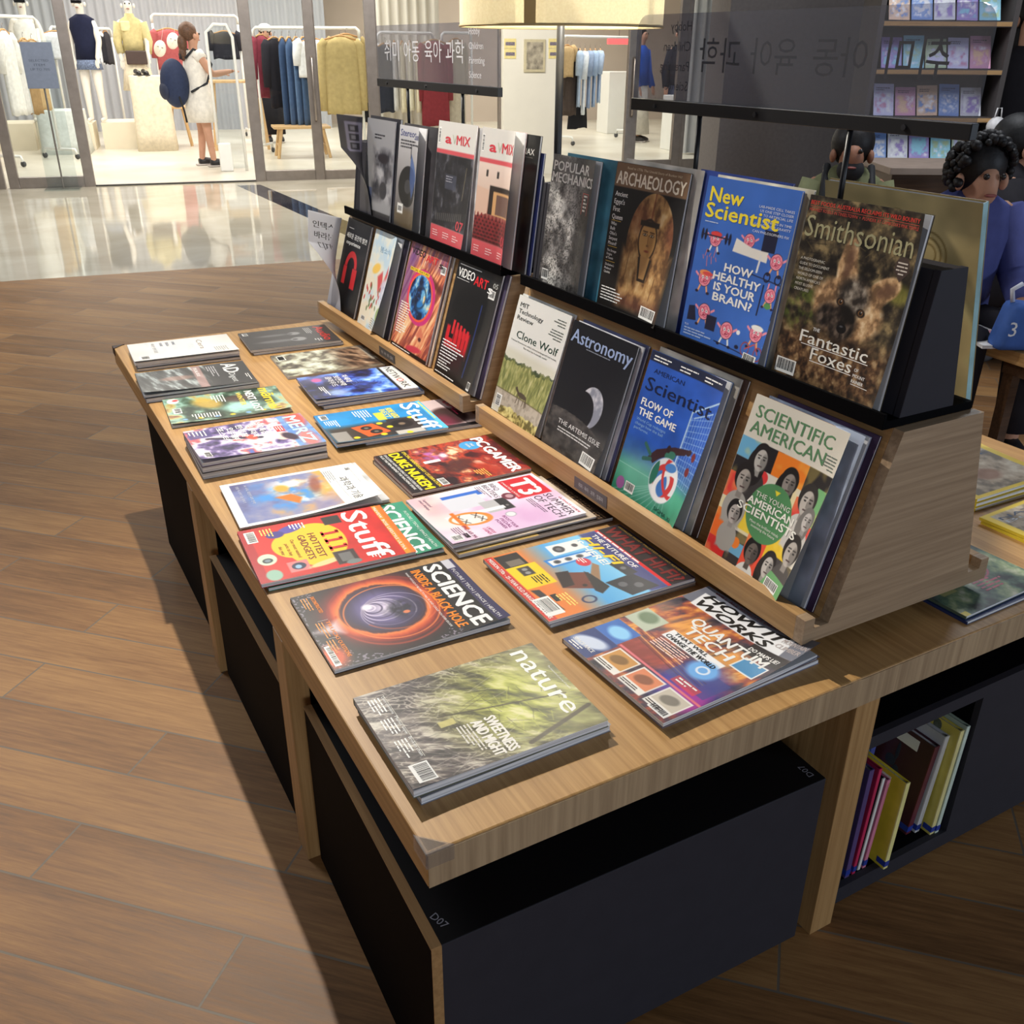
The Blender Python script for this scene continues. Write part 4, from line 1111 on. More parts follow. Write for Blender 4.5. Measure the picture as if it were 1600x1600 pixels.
# ---- on the near riser, lower shelf
def a_mit(c):
    c.fill((226, 226, 222)); P = c.rect(0, 0, 1, .50, .004)
    n = c.no(46, 12, 101, 4, -6); g = c.Y + .05 * (n - .5) + .12 * (.5 - c.X) * 0
    c.m(c.rect(0, 0, 1, .56, .05), (214, 212, 196)); hz = .455 + .03 * c.no(9, 1, 103, 3)
    G = ((c.Y < hz) & (c.Y > .20)) * 1.0; c.ramp(n, [(.1, (112, 118, 68)), (.45, (150, 152, 92)), (.75, (182, 178, 118)), (1, (210, 204, 154))], G); c.m(G * c.no(14, 4, 104, 3), (126, 134, 78), .35)
    c.ramp(c.no(6, 6, 105, 4), [(.2, (40, 54, 34)), (.7, (90, 100, 60)), (1, (150, 150, 100))], ((c.Y < hz + .012) & (c.Y > hz - .03 * c.no(9, 2, 9))) * 1.0, .75)
    c.m(c.rect(0, .05, 1, .20, .004), (176, 166, 152)); c.ramp(c.no(30, 30, 107, 2), [(.3, (166, 156, 142)), (.7, (188, 178, 164))], c.rect(0, .05, 1, .195)); c.m(c.line(0, .205, 1, .20, .004, .004), (110, 100, 70)); c.ramp(c.no(24, 24, 109, 3), [(.2, (110, 100, 60)), (.5, (190, 176, 110)), (.9, (226, 216, 150))], ((c.Y < .07 + .03 * c.no(10, 3, 3)) & (c.X > .15)) * 1.0)
    d = (84, 72, 58); c.m(c.ell(.52, .235, .075, .022, -4, .004), d); c.m(c.ell(.40, .265, .028, .014, -30, .003), d); c.m(c.poly([(.385, .275), (.40, .295), (.41, .275)]), d); c.m(c.line(.435, .245, .41, .262, .012), d)
    for x0, x1 in ((.45, .43), (.475, .49), (.575, .56), (.60, .62)): c.m(c.line(x0, .225, x1, .155, .0045), d)
    c.m(c.line(.60, .24, .64, .17, .006), d)
    c.t('MIT', .06, .912, .038, (22, 28, 28), .17, .012); c.t('Technology', .06, .858, .038, (22, 28, 28), .48, .012); c.t('Review', .06, .804, .038, (22, 28, 28), .32, .012)
    c.t('Clone Wolf', .13, .66, .064, (26, 58, 44), .80, .010); c.t('Colossal Biosciences said it cloned endangered red wolves.', .05, .625, .014, (60, 64, 60), .9, 0); c.t('But what has it actually made?', .32, .598, .014, (60, 64, 60), .46, 0)
    c.bars(.94, .93, 3, .26, .011, .022, (90, 96, 90), 'r'); c.bars(.94, .84, 4, .26, .011, .022, (90, 96, 90), 'r'); c.code(.045, .05, .16, .155, True)


def a_astro(c):
    c.vg([(0, (58, 56, 56)), (.26, (66, 64, 64)), (.34, (30, 30, 34)), (.6, (26, 26, 32)), (1, (20, 20, 26))]); hz = .33 - .09 * (c.X - .25) ** 2 / .5
    c.ramp(c.no(14, 20, 111, 5), [(.2, (44, 42, 42)), (.6, (78, 74, 72)), (1, (104, 98, 94))], (c.Y < hz) * 1.0); c.m((c.Y < hz) * 1.0 * c.rect(.1, .02, .95, .3, .1), (72, 70, 70), .5)
    c.m(c.ell(.60, .44, .155, .155) * (c.Y > hz), (206, 206, 214)); c.m(c.ell(.60, .44, .155, .155) * (c.Y > hz) * np.clip(c.no(6, 6, 113, 4) * 2 - .7, 0, 1), (120, 124, 140), .8); c.m(c.ell(.475, .385, .160, .152, 0, .006) * (c.Y > hz), (27, 27, 32))
    c.t('Astronomy', .03, .845, .105, (150, 168, 206), .94, .02); c.bars(.3, .825, 1, .6, .010, .016, (130, 136, 150)); c.t('THE ARTEMIS ISSUE', .18, .215, .036, (226, 226, 226), .74, -.006); c.bars(.2, .18, 2, .72, .013, .022, (206, 206, 206)); c.code(.70, .03, .94, .125)


def a_amsci(c):
    c.vg([(0, (40, 130, 100)), (.2, (70, 160, 130)), (.30, (60, 110, 170)), (.42, (38, 86, 180)), (1, (48, 92, 190))]); c.mul(.9 + .2 * c.no(3, 3, 121, 3))
    c.m(c.rect(0, .93, 1, 1), (34, 40, 66)); c.bars(.05, .965, 2, .28, .012, .022, WH); c.bars(.40, .965, 2, .26, .012, .022, WH); c.bars(.72, .965, 2, .26, .012, .022, WH)
    c.t('AMERICAN', .10, .86, .032, (26, 40, 84), .40, -.004); c.t('Scientist', .05, .735, .094, (20, 30, 66), .88, .014); c.t('FLOW OF', .06, .63, .05, WH, .42, .035); c.t('THE GAME', .06, .56, .05, WH, .50, .035); c.t('World Cup redesigns', .06, .52, .02, (150, 190, 230), .40, -.002); c.t('change how the ball', .06, .49, .02, (150, 190, 230), .38, -.002); c.t('performs.', .06, .46, .02, (150, 190, 230), .2, -.002)
    W_ = (176, 206, 236)
    for k in range(9): c.m(c.line(.70 + .034 * k, .26, .72 + .034 * k, .70 + .012 * k, .0018, .002), W_, .8)
    for k in range(12): c.m(c.line(.69, .27 + .037 * k, 1, .25 + .045 * k, .0018, .002), W_, .8)
    c.m(c.line(.68, .24, .70, .73, .007), W_); c.m(c.line(.70, .73, 1, .86, .006), W_); c.m(c.line(.74, .70, .96, .78, .004), W_)
    for k in range(11): c.m(c.line(.60 + .01 * k, .20, -.05 + .08 * k, .0 + .2 * (k == 0), .0022, .003), (190, 226, 226), .55)
    c.m(c.ell(.4, .17, .3, .15, 0, .1), (160, 210, 200), .35)
    k = (60, 34, 40); c.m(c.poly([(.34, .33), (.42, .40), (.62, .47), (.80, .50), (.78, .455), (.6, .41), (.48, .35), (.42, .30)]), k); c.m(c.ell(.82, .485, .03, .02, 30), k); c.m(c.ell(.60, .405, .055, .03, 20), (60, 120, 100)); c.m(c.line(.36, .35, .27, .40, .014), (50, 100, 90)); c.m(c.line(.38, .32, .29, .30, .014), (50, 100, 90)); c.m(c.ell(.88, .37, .024, .03), (120, 40, 44)); c.m(c.ell(.90, .475, .022, .03), (120, 40, 44)); c.m(c.ell(.56, .44, .02, .026), (50, 30, 34))
    cx, cy = .62, .235; B = c.ell(cx, cy, .150, .150); c.m(B, (226, 228, 232)); c.m(B * c.ring(cx, cy, .09, .09, .022), (206, 60, 60)); c.m(B * c.ell(cx - .03, cy - .03, .07, .09, 20), (60, 116, 190)); c.m(B * c.ring(cx + .06, cy - .03, .13, .09, .016, 30), (238, 238, 240)); c.m(B * c.ring(cx + .1, cy + .04, .10, .13, .012, 30), (206, 60, 60)); c.m(B * c.ell(cx - .16, cy + .03, .05, .10), (40, 110, 90)); c.m(B * c.ell(cx + .04, cy + .10, .06, .03, 10), (70, 130, 200))
    c.m(c.ring(cx, cy, .150, .150, .003), (206, 214, 226)); c.t('SIGMA XI', .62, .03, .026, (20, 60, 54), .28, 0); c.m(c.ell(.1, .065, .045, .045), (150, 90, 150)); c.code(.17, .03, .30, .10)


def bust(c, x, y, k, skin, hair, top, long_=False):
    """a small printed portrait in grey tones"""
    c.m(c.ell(x, y - .13 * k, .066 * k, .078 * k, 0, .004), top); c.m(c.rect(x - .055 * k / c.a, y - .2 * k, x + .055 * k / c.a, y - .1 * k, .02), top)
    c.m(c.ell(x, y + .012 * k, .052 * k, .062 * k), hair)
    if long_: c.m(c.ell(x - .02 * k, y - .04 * k, .055 * k, .09 * k), hair)
    c.m(c.rect(x - .016 * k / c.a, y - .08 * k, x + .016 * k / c.a, y - .03 * k, .006), tuple(v * .8 for v in skin)); c.m(c.ell(x + .004, y - .006 * k, .036 * k, .05 * k, 0, .003), skin)
    c.m(c.ell(x + .03 * k, y - .01 * k, .018 * k, .04 * k, 0, .012), tuple(v * .62 for v in skin), .7)
    for d in (-.015, .017):
        c.m(c.ell(x + .004 + d * k / c.a, y + .002 * k, .007 * k, .0035 * k), (30, 28, 28)); c.m(c.line(x + .004 + (d - .009) * k / c.a, y + .014 * k, x + .004 + (d + .009) * k / c.a, y + .015 * k, .0022 * k), (40, 38, 38))
    c.m(c.line(x + .005, y, x + .009, y - .02 * k, .0025 * k), tuple(v * .7 for v in skin)); c.m(c.line(x - .008 * k, y - .032 * k, x + .022 * k, y - .031 * k, .003 * k), (80, 60, 60))


def a_sciam(c):
    c.fill((222, 216, 202)); c.mul(.97 + .06 * c.no(2, 2, 131, 2)); gr = (92, 136, 96); B = .745
    tiles = [(.0, .62, .22, .745, (110, 176, 214)), (.22, .60, .46, .745, (34, 32, 34)), (.40, .60, .74, .745, (240, 130, 40)), (.74, .55, 1, .745, (40, 36, 36)), (0, .42, .24, .62, (40, 36, 38)), (0, .36, .16, .52, (226, 66, 60)), (.16, .22, .5, .46, (240, 206, 50)), (.0, .10, .2, .28, (240, 110, 40)), (.72, .28, 1, .56, (226, 70, 64)), (.9, .45, 1, .66, (120, 180, 120)), (.2, .0, .42, .2, (60, 56, 56)), (.2, .06, .4, .14, (110, 170, 206)), (.40, .02, .66, .26, (236, 84, 60)), (.62, .10, .9, .30, (240, 200, 50)), (.66, .0, 1, .2, (70, 66, 66)), (0, 0, .22, .1, (214, 50, 50)), (.8, .3, .95, .42, (110, 176, 210))]
    for x0, y0, x1, y1, cc in tiles: c.m(c.rect(x0, y0, x1, y1), cc)
    n = np.clip(c.no(12, 12, 133, 2) * 3 - 1.6, 0, 1) * (c.Y < B); c.m(n, (250, 220, 110), .35)
    c.m(c.ell(.34, .56, .04, .04), (226, 60, 60)); c.m(c.ell(.30, .13, .035, .035), (240, 130, 50))
    S_ = [(.26, .655, 1.0, (190, 186, 180), (36, 32, 32), (60, 56, 56), True), (.60, .60, 1.0, (150, 142, 136), (30, 28, 28), (120, 116, 112), True), (.16, .50, 1.1, (176, 168, 160), (34, 30, 30), (170, 166, 160), False), (.84, .56, 1.1, (190, 182, 174), (50, 46, 44), (206, 202, 196), False), (.92, .47, .8, (196, 190, 186), (120, 116, 112), (200, 196, 190), True), (.18, .29, .9, (190, 182, 176), (30, 28, 28), (166, 162, 156), False), (.50, .135, 1.0, (110, 100, 94), (24, 22, 22), (220, 218, 214), False), (.72, .125, .95, (196, 190, 184), (40, 36, 34), (90, 86, 84), True), (.90, .27, 1.1, (186, 178, 170), (40, 36, 34), (84, 80, 78), False)]
    for a in S_: bust(c, a[0], a[1], a[2] * 1.32, *a[3:])
    c.m(c.ell(.52, .385, .178, .178), (84, 142, 92)); c.m(c.poly([(.5, .53), (.56, .53), (.53, .50)]), (240, 220, 60))
    c.t('SCIENTIFIC', .06, .875, .078, gr, .82, .014); c.t('AMERICAN', .05, .778, .078, gr, .80, .014); c.bars(.97, .84, 5, .16, .009, .018, (110, 120, 110), 'r')
    c.t('THE YOUNG', .52, .45, .032, (240, 238, 228), .38, .0, 0, 'c', 3); c.t('AMERICAN', .53, .395, .045, (244, 242, 232), .52, .035, 0, 'c', 3); c.t('SCIENTISTS', .53, .335, .048, (244, 242, 232), .68, .035, 0, 'c', 3); c.t('Meet the brilliant minds', .53, .295, .017, (236, 236, 226), .34, .006, 0, 'c', 3); c.t('inventing the future', .53, .272, .017, (236, 236, 226), .28, .006, 0, 'c', 3)
    c.m(c.poly([(.7, .0), (1, .0), (1, .1), (.78, .12)]), (110, 170, 110)); c.code(.76, .02, .94, .08)


# ---- on the far riser, lower shelf
def a_blackred(c):
    c.fill((20, 20, 24)); c.m(c.ring(.46, .5, .14, .14, .035) * (c.Y > .5), (206, 44, 50)); c.m(c.rect(.56, .28, .75, .5), (206, 44, 50)); c.m(c.rect(.18, .3, .32, .5), (206, 44, 50)); c.t('새로운 공간의 발견', .06, .80, .045, WH, .86, .02); c.t('experience', .1, .73, .045, WH, .6, .02); c.bars(.1, .9, 1, .4, .012, .02, (170, 170, 170)); c.t('n', .3, .33, .001, BLK)


def a_floral(c):
    n = c.no(3, 3, 141, 4); c.ramp(n + .3 * (.5 - c.Y), [(.2, (190, 212, 226)), (.5, (220, 224, 216)), (.8, (232, 222, 200))]); c.m(c.poly([(.4, .55), (.55, .62), (.62, .5), (.78, .7), (.86, .62), (.7, .42), (.5, .4)], .03), (206, 60, 64), .9); c.m(c.ell(.3, .62, .10, .05, 20, .02), (240, 196, 90)); c.m(c.ell(.75, .42, .14, .14, 0, .05), (200, 206, 224), .9); c.m(c.ring(.75, .42, .06, .06, .006), (160, 170, 200)); c.m(c.ell(.8, .2, .1, .07, 10, .02), (130, 160, 90), .9)
    rd = random.Random(2)
    for k in range(26): c.m(c.ell(rd.uniform(.05, .6), rd.uniform(.15, .45), .016, .028, rd.uniform(-40, 40), .003), (190, 60, 60) if k % 2 else (90, 110, 60), .9)
    c.t('봄소식', .3, .8, .05, (120, 160, 190), .4, 0); c.bars(.5, .12, 5, .42, .012, .022, (150, 150, 150)); c.code(.1, .05, .25, .1)


def a_eye(c):
    n = c.no(2, 16, 151, 4, 60); c.ramp(n, [(.2, (150, 70, 60)), (.5, (222, 130, 90)), (.8, (240, 180, 130)), (1, (250, 214, 170))]); c.m(c.rect(0, .80, 1, 1, .06) * np.clip(c.no(2, 30, 153, 3, 75) * 2 - .5, 0, 1), (120, 70, 110), .8); c.m(c.ell(.05, .6, .12, .4, -10, .1), (110, 70, 140), .7); c.m(c.ell(.75, .70, .26, .035, -14, .03), (90, 40, 30), .8)
    c.m(c.ell(.52, .53, .30, .245, -12, .006), (206, 50, 120)); c.m(c.ell(.5, .53, .262, .215, -12, .004), (240, 90, 60)); I = c.ell(.5, .53, .235, .195, -12); c.ramp(c.no(5, 5, 155, 4), [(.15, (16, 30, 60)), (.4, (40, 100, 170)), (.6, (110, 180, 220)), (.8, (230, 220, 190)), (1, (250, 180, 70))], I); c.m(I * c.ell(.55, .46, .07, .05, 0, .03), (40, 120, 190)); c.m(I * c.ring(.5, .53, .12, .10, .01, 0, .01), (30, 60, 90), .8)
    c.m(c.poly([(.68, .3), (.8, .22), (.74, .16), (.6, .2)], .03), (214, 120, 90)); c.m(c.ell(.72, .18, .03, .018, 0, .01), (90, 40, 40)); c.m(c.ell(.62, .07, .16, .03, 6, .012), (206, 60, 80)); c.m(c.rect(0, 0, 1, .035), BLK); c.bars(.05, .012, 1, .7, .012, .02, WH)
    c.t('ViDEO', .06, .875, .06, (44, 32, 30), .36, .03); c.t('ART', .45, .855, .06, (206, 40, 44), .30, .04); c.t('s', .80, .845, .055, (36, 28, 28), .1, .03); c.code(.86, .80, .98, .87); c.q(.1, .73, .62, .76, (240, 210, 50)); c.bars(.05, .42, 13, .3, .014, .023, (246, 240, 230)); c.t('SPECIAL FEATURE', .1, .735, .022, (120, 40, 30), .5, .01)


def a_vid(c):
    c.vg([(0, (16, 16, 18)), (.4, (24, 20, 22)), (1, (22, 22, 26))]); c.m(c.ell(.5, .62, .32, .2, 0, .02), (12, 12, 16)); c.m(c.rect(.08, .25, .62, .44, .02), (206, 30, 40)); c.m(c.rect(.16, .34, .26, .45), (14, 12, 14))
    for k in range(5): c.m(c.rect(.2 + .085 * k, .38, .25 + .085 * k, .50 - .01 * k, .004), (214, 40, 50)); c.m(c.rect(.27 + .09 * k, .22, .285 + .09 * k, .45, .004), (90, 10, 20))
    c.m(c.rect(.0, .1, .6, .26, .1), (60, 12, 20), .7); c.m(c.line(.72, .7, .70, .1, .01, .01), (40, 60, 130), .8); c.m(c.rect(.82, 0, 1, 1, .04), (62, 60, 56), .5); c.t('ViDEO', .05, .855, .075, WH, .38, .02); c.t('ART', .44, .835, .075, (214, 34, 44), .30, .03); c.t('s', .76, .815, .07, WH, .1, .02); c.q(.05, .95, .55, .957, WH); c.q(.04, .835, .34, .838, WH); c.code(.80, .78, .93, .85); c.bars(.05, .30, 6, .55, .013, .026, WH); c.bars(.05, .14, 4, .35, .013, .024, WH); c.bars(.03, .02, 1, .7, .012, .02, WH); c.t('05', .85, .87, .04, (190, 190, 186), .1, 0); c.code(.88, .03, .96, .10)


# ---- on the far riser, upper shelf
def a_cafe(c):
    c.fill((150, 150, 154)); n = c.no(3, 3, 161, 4); c.ramp(n, [(.2, (60, 60, 66)), (.5, (120, 120, 126)), (.9, (176, 176, 180))], c.rect(.3, .2, 1, .7, .1)); c.m(c.ell(.66, .62, .14, .05, 0, .02), (50, 46, 50)); c.m(c.ell(.7, .3, .1, .09, 0, .02), (44, 44, 52)); c.m(c.rect(0, .05, .3, .3), (90, 100, 130)); c.m(c.rect(0, 0, 1, .07), (60, 58, 60)); c.bars(.3, .84, 2, .5, .02, .03, (60, 60, 64)); c.m(c.rect(.04, .06, .22, .12), (190, 190, 190))


def a_stereo(c):
    c.vg([(0, (60, 58, 58)), (.3, (120, 116, 116)), (1, (196, 196, 200))]); c.m(c.ell(.45, .42, .24, .20), (24, 24, 26)); c.m(c.ell(.45, .42, .08, .07), (60, 60, 64)); c.m(c.poly([(.5, .75), (.85, .52), (.62, .30), (.5, .5)], .01), (60, 90, 150), .8); c.m(c.line(.5, .82, .5, .70, .008), (50, 50, 54)); c.m(c.ell(.5, .1, .4, .1, 0, .06), (100, 84, 60), .8); c.t('Stereo', .06, .90, .065, (40, 54, 120), .52, .01); c.t('Sound', .6, .88, .065, (40, 54, 120), .38, .01); c.bars(.08, .85, 3, .85, .02, .03, (60, 60, 66)); c.m(c.rect(.1, .14, .32, .24), (220, 220, 216)); c.code(.12, .15, .3, .22)


def avmix(num, scene):
    def f(c):
        c.fill((214, 212, 208)); c.m(c.rect(0, 0, 1, .14), (206, 84, 92)); c.m(c.rect(0, .74, 1, .775), (206, 84, 92)); P = c.rect(0, .14, 1, .74); scene(c, P)
        c.t('a', .22, .83, .075, (206, 60, 74), .16, .05); c.t('V', .40, .83, .075, (180, 190, 170), .12, -.004); c.t('MIX', .52, .83, .075, (206, 60, 74), .34, .03); c.t(num, .72, .15, .08, (190, 70, 80), .22, .03)
        for x in (.06, .36, .66): c.bars(x, .09, 3, .2, .010, .02, (240, 200, 200))
        c.code(.03, .82, .09, .95, True)
    return f


def sc_dark(c, P):
    c.ramp(c.no(6, 6, 171, 4), [(.3, (34, 34, 38)), (.7, (48, 48, 54)), (1, (96, 96, 104))], P); c.m(P * c.rect(.3, .46, .6, .58, .01), (70, 74, 90), .8); c.m(P * c.line(.8, .4, .84, .66, .003), (150, 140, 110)); c.bars(.32, .56, 3, .24, .01, .02, (150, 150, 160))
    for k in range(14): c.m(P * c.rect(.1 + .055 * k, .18 + .003 * k, .13 + .055 * k, .24 + .004 * k), (86, 84, 84), .8)


def sc_hall(c, P):
    c.ramp(c.Y, [(.14, (110, 40, 40)), (.3, (130, 50, 48)), (.42, (190, 150, 130)), (.56, (214, 190, 176)), (.74, (226, 206, 196))], P); c.m(P * c.rect(.32, .36, .95, .58), (48, 38, 34)); c.m(P * c.rect(.42, .36, .95, .54), (206, 160, 110)); c.m(P * c.rect(.5, .37, .9, .52), (110, 84, 76)); c.m(P * c.poly([(0, .56), (.3, .54), (.3, .36), (0, .32)]), (214, 180, 160))
    for r in range(7):
        for k in range(12):
            x = (k + .5 * (r % 2)) / 11; y = .17 + .028 * r; c.m(P * c.ell(x, y, .034 - .003 * r, .020, 0, .004), (120 + 8 * (k % 3), 40, 44)); c.m(P * c.ell(x, y - .012, .03 - .003 * r, .008), (60, 20, 24))
    for x in (.2, .46): c.m(P * c.rect(x, .64, x + .05, .69), (60, 54, 52))


# ---- on the near riser, upper shelf
def a_popmech(c):
    n = c.no(5, 5, 181, 5); s_ = (c.no(120, 120, 183, 1) > .62) * 1.0; k = np.clip(1.1 - abs(c.X - .3) * 1.4, .2, 1) * (.4 + .8 * n); c.ramp(k, [(.1, (34, 34, 36)), (.45, (86, 84, 84)), (.8, (170, 168, 166)), (1, (206, 204, 200))]); c.mul(1 - .5 * s_ * (c.no(6, 6, 187, 3) + .2)); c.m(c.rect(0, .86, 1, 1, .04), (96, 94, 94), .7)
    c.t('POPULAR', .04, .885, .074, (232, 232, 230), .78, .026); c.t('MECHANICS', .03, .80, .074, (232, 232, 230), .94, .026); c.m(c.rect(.74, .58, .90, .76), (60, 56, 56), .6); c.q(.74, .60, .75, .76, (206, 90, 80)); c.q(.74, .752, .9, .757, (206, 90, 80)); c.q(.895, .6, .905, .757, (206, 90, 80)); c.bars(.77, .73, 5, .11, .018, .026, (226, 226, 222)); c.code(.06, .03, .20, .115)


def a_archaeo(c):
    c.fill((26, 23, 22)); c.m(c.rect(0, .84, 1, 1), (126, 98, 74)); H = np.maximum(c.ell(.62, .50, .26, .34), c.rect(.27, .05, .97, .45, .06)); w_ = c.no(7, 5, 191, 5); c.ramp(w_, [(.15, (96, 66, 40)), (.45, (160, 120, 74)), (.75, (190, 152, 100)), (1, (214, 186, 140))], H)
    c.m(H * c.ell(.95, .62, .1, .12, 0, .08), (90, 40, 30), .6); c.m(H * c.ell(.45, .66, .12, .10, 0, .08), (110, 60, 40), .5); c.m(H * c.rect(.2, .02, 1, .12, .1), (70, 30, 26), .7); c.m(H * c.line(.62, .86, .60, .66, .006, .01), (110, 50, 34), .8)
    c.m(c.ell(.59, .53, .105, .145, 2, .004), (56, 40, 28)); c.m(c.ell(.59, .53, .092, .125, 2, .006), (186, 142, 84)); c.m(c.rect(.46, .62, .72, .655, .006), (44, 34, 26)); c.m(c.ell(.64, .5, .03, .09, 0, .02), (150, 108, 60), .6)
    for d in (-.045, .05):
        c.m(c.ell(.59 + d, .565, .020, .0075, -2), (240, 226, 196)); c.m(c.ell(.59 + d, .565, .008, .008), (30, 22, 18)); c.m(c.line(.59 + d - .03, .587, .59 + d + .03, .585, .004), (70, 46, 28)); c.m(c.ring(.59 + d, .565, .022, .009, .0018), (60, 40, 24))
    c.m(c.line(.595, .56, .60, .50, .005, .003), (140, 98, 54)); c.m(c.ell(.60, .495, .016, .008, 0, .003), (130, 90, 50)); c.m(c.ell(.60, .458, .028, .008, 0, .002), (140, 70, 48)); c.m(c.poly([(.50, .41), (.70, .41), (.66, .25), (.54, .25)]), (50, 38, 28)); c.m(c.poly([(.53, .42), (.67, .42), (.64, .27), (.56, .27)]), (176, 134, 82)); c.m(c.line(.38, .5, .34, .2, .003), (100, 70, 44)); c.m(c.line(.83, .42, .92, .3, .003), (100, 70, 44)); c.m(c.line(.8, .3, .78, .15, .004), (110, 76, 46))
    c.t('ARCHAEOLOGY', .03, .858, .088, (240, 230, 212), .94, .024); c.t('Road to 1776: The Untold Story of Bunker Hill', .16, .962, .016, (226, 210, 180), .74, .005)
    for k, s_ in enumerate(('Ancient', "Egypt's", 'First', 'Queen')): c.t(s_, .04, .775 - .052 * k, .034, WH, None, .015)
    for k, s_ in enumerate(('Who', 'Built', "Ohio's", 'Serpent', 'Mound?')): c.t(s_, .04, .575 - .034 * k, .024, WH, None, .008)
    for k, s_ in enumerate(('The Strange', 'Origins', 'of Tennis')): c.t(s_, .04, .39 - .026 * k, .017, WH, None, .008)
    for k, s_ in enumerate(("Zimbabwe's", 'Medieval', 'Citadels')): c.t(s_, .04, .29 - .026 * k, .017, WH, None, .008)
    for y in (.605, .425, .32): c.q(.04, y, .18, y + .004, (206, 170, 70))
    c.bars(.04, .135, 5, .36, .011, .021, WH); c.code(.70, .025, .95, .105)


def brainy(c, x, y, k, hat=None, pose=0):
    """a little round pink cartoon brain exercising"""
    k *= 1.13
    pk, dk, ln = (240, 150, 170), (206, 84, 110), (40, 34, 60)
    for sx in (-1, 1):
        c.m(c.line(x + sx * .02 * k / c.a, y - .03 * k, x + sx * .035 * k / c.a, y - .068 * k, .006 * k), (240, 170, 120) if pose else (236, 236, 236)); c.m(c.line(x + sx * .035 * k / c.a, y, x + sx * (.07 if pose != 2 else .03) * k / c.a, y + (.02 if pose != 2 else .06) * k, .006 * k), pk)
        c.m(c.ell(x + sx * .042 * k / c.a, y - .07 * k, .012 * k, .007 * k), ln)
    c.m(c.ell(x, y, .047 * k, .042 * k), ln); c.m(c.ell(x, y, .044 * k, .039 * k), pk)
    for a in range(5): c.m(c.ring(x + .022 * k / c.a * math.cos(a * 1.3), y + .018 * k * math.sin(a * 1.3), .014 * k, .011 * k, .0022 * k), dk)
    for d in (-.014, .016): c.m(c.ell(x + d * k / c.a, y + .004 * k, .008 * k, .008 * k), (250, 250, 250)); c.m(c.ell(x + d * k / c.a, y + .004 * k, .0035 * k, .0035 * k), ln)
    c.m(c.line(x - .01 * k, y - .016 * k, x + .016 * k, y - .016 * k, .002 * k), (120, 30, 50))
    if hat: c.m(c.ell(x, y + .026 * k, .046 * k, .014 * k), hat)


def a_newsci(c):
    c.fill((62, 108, 194)); c.mul(.95 + .1 * c.no(2, 2, 201, 3)); ln = (32, 34, 60)
    brainy(c, .21, .645, 1.0, (220, 70, 70)); c.m(c.line(.05, .66, .37, .66, .004), ln)
    for x in (.05, .09, .33, .37): c.m(c.ell(x, .66, .012, .034), ln)
    brainy(c, .58, .68, .9); c.m(c.poly([(.42, .60), (.80, .58), (.80, .64), (.62, .645), (.44, .68)]), (236, 232, 224)); c.m(c.rect(.72, .64, .86, .76), ln); brainy(c, .90, .60, 1.0, None, 1); c.m(c.ring(.84, .505, .025, .025, .005), ln); c.m(c.ring(.96, .505, .025, .025, .005), ln); c.m(c.line(.66, .50, 1, .48, .003), ln); c.m(c.line(.73, .61, .72, .52, .008), (230, 230, 230))
    for k in range(7): c.m(c.line(.10 + .025 * k, .535, .1125 + .025 * k, .535 + (.02 + .02 * (k % 3)) * (1 if k % 2 else -1), .0026), (226, 120, 110))
    brainy(c, .17, .40, 1.1, (240, 150, 90), 1); c.m(c.ell(.20, .43, .05, .012), (220, 80, 80)); brainy(c, .92, .41, .9, None, 2); c.m(c.ell(.92, .35, .03, .018), (90, 150, 90)); c.m(c.rect(.82, .28, .835, .46), ln); c.m(c.rect(.99, .28, 1, .46), ln); brainy(c, .24, .20, 1.1, None, 1); c.m(c.poly([(.05, .12), (.16, .13), (.12, .22), (.05, .21)]), ln); c.m(c.rect(.28, .10, .40, .19), ln); brainy(c, .54, .135, 1.15); c.m(c.line(.42, .05, .9, .035, .003), ln); c.m(c.ell(.7, .065, .02, .012), ln); c.m(c.ell(.68, .15, .018, .014), (240, 240, 244)); brainy(c, .88, .18, 1.1, (240, 240, 236), 1); c.m(c.ring(.80, .075, .038, .038, .004), (150, 70, 80)); c.m(c.ring(.96, .07, .038, .038, .004), (150, 70, 80)); c.m(c.line(.80, .075, .9, .12, .004), (190, 80, 80)); c.m(c.line(.96, .07, .9, .12, .004), (190, 80, 80))
    c.t('New', .06, .86, .088, (244, 222, 60), .37, .03); c.t('Scientist', .04, .765, .088, (244, 222, 60), .80, .03); c.bars(.05, .735, 1, .2, .008, .014, (190, 206, 236))
    c.t('LAB-MADE CELL TAKES', .97, .875, .0145, (226, 232, 244), .36, .004, 0, 'r'); c.t('US ONE STEP CLOSER', .97, .852, .0145, (226, 232, 244), .34, .004, 0, 'r'); c.t('TO ARTIFICIAL LIFE', .97, .829, .0145, (226, 232, 244), .3, .004, 0, 'r'); c.t('WRINKLES IN TIME', .97, .796, .0145, (226, 232, 244), .3, .004, 0, 'r'); c.t('COULD SOLVE GRAVITY', .97, .773, .0145, (226, 232, 244), .38, .004, 0, 'r'); c.t('CAN PHILOSOPHERS FIX', .97, .735, .0145, (226, 232, 244), .38, .004, 0, 'r')
    for k, (s_, f) in enumerate((('HOW', .28), ('HEALTHY', .50), ('IS YOUR', .44), ('BRAIN?', .42))): c.t(s_, .53, .475 - .062 * k, .049, WH, f + .03, .045, 0, 'c')
    c.t('PLUS', .04, .085, .013, (200, 212, 240), None, .01); c.bars(.04, .065, 3, .36, .012, .018, (170, 190, 230)); c.code(.80, -.0, .96, .055)


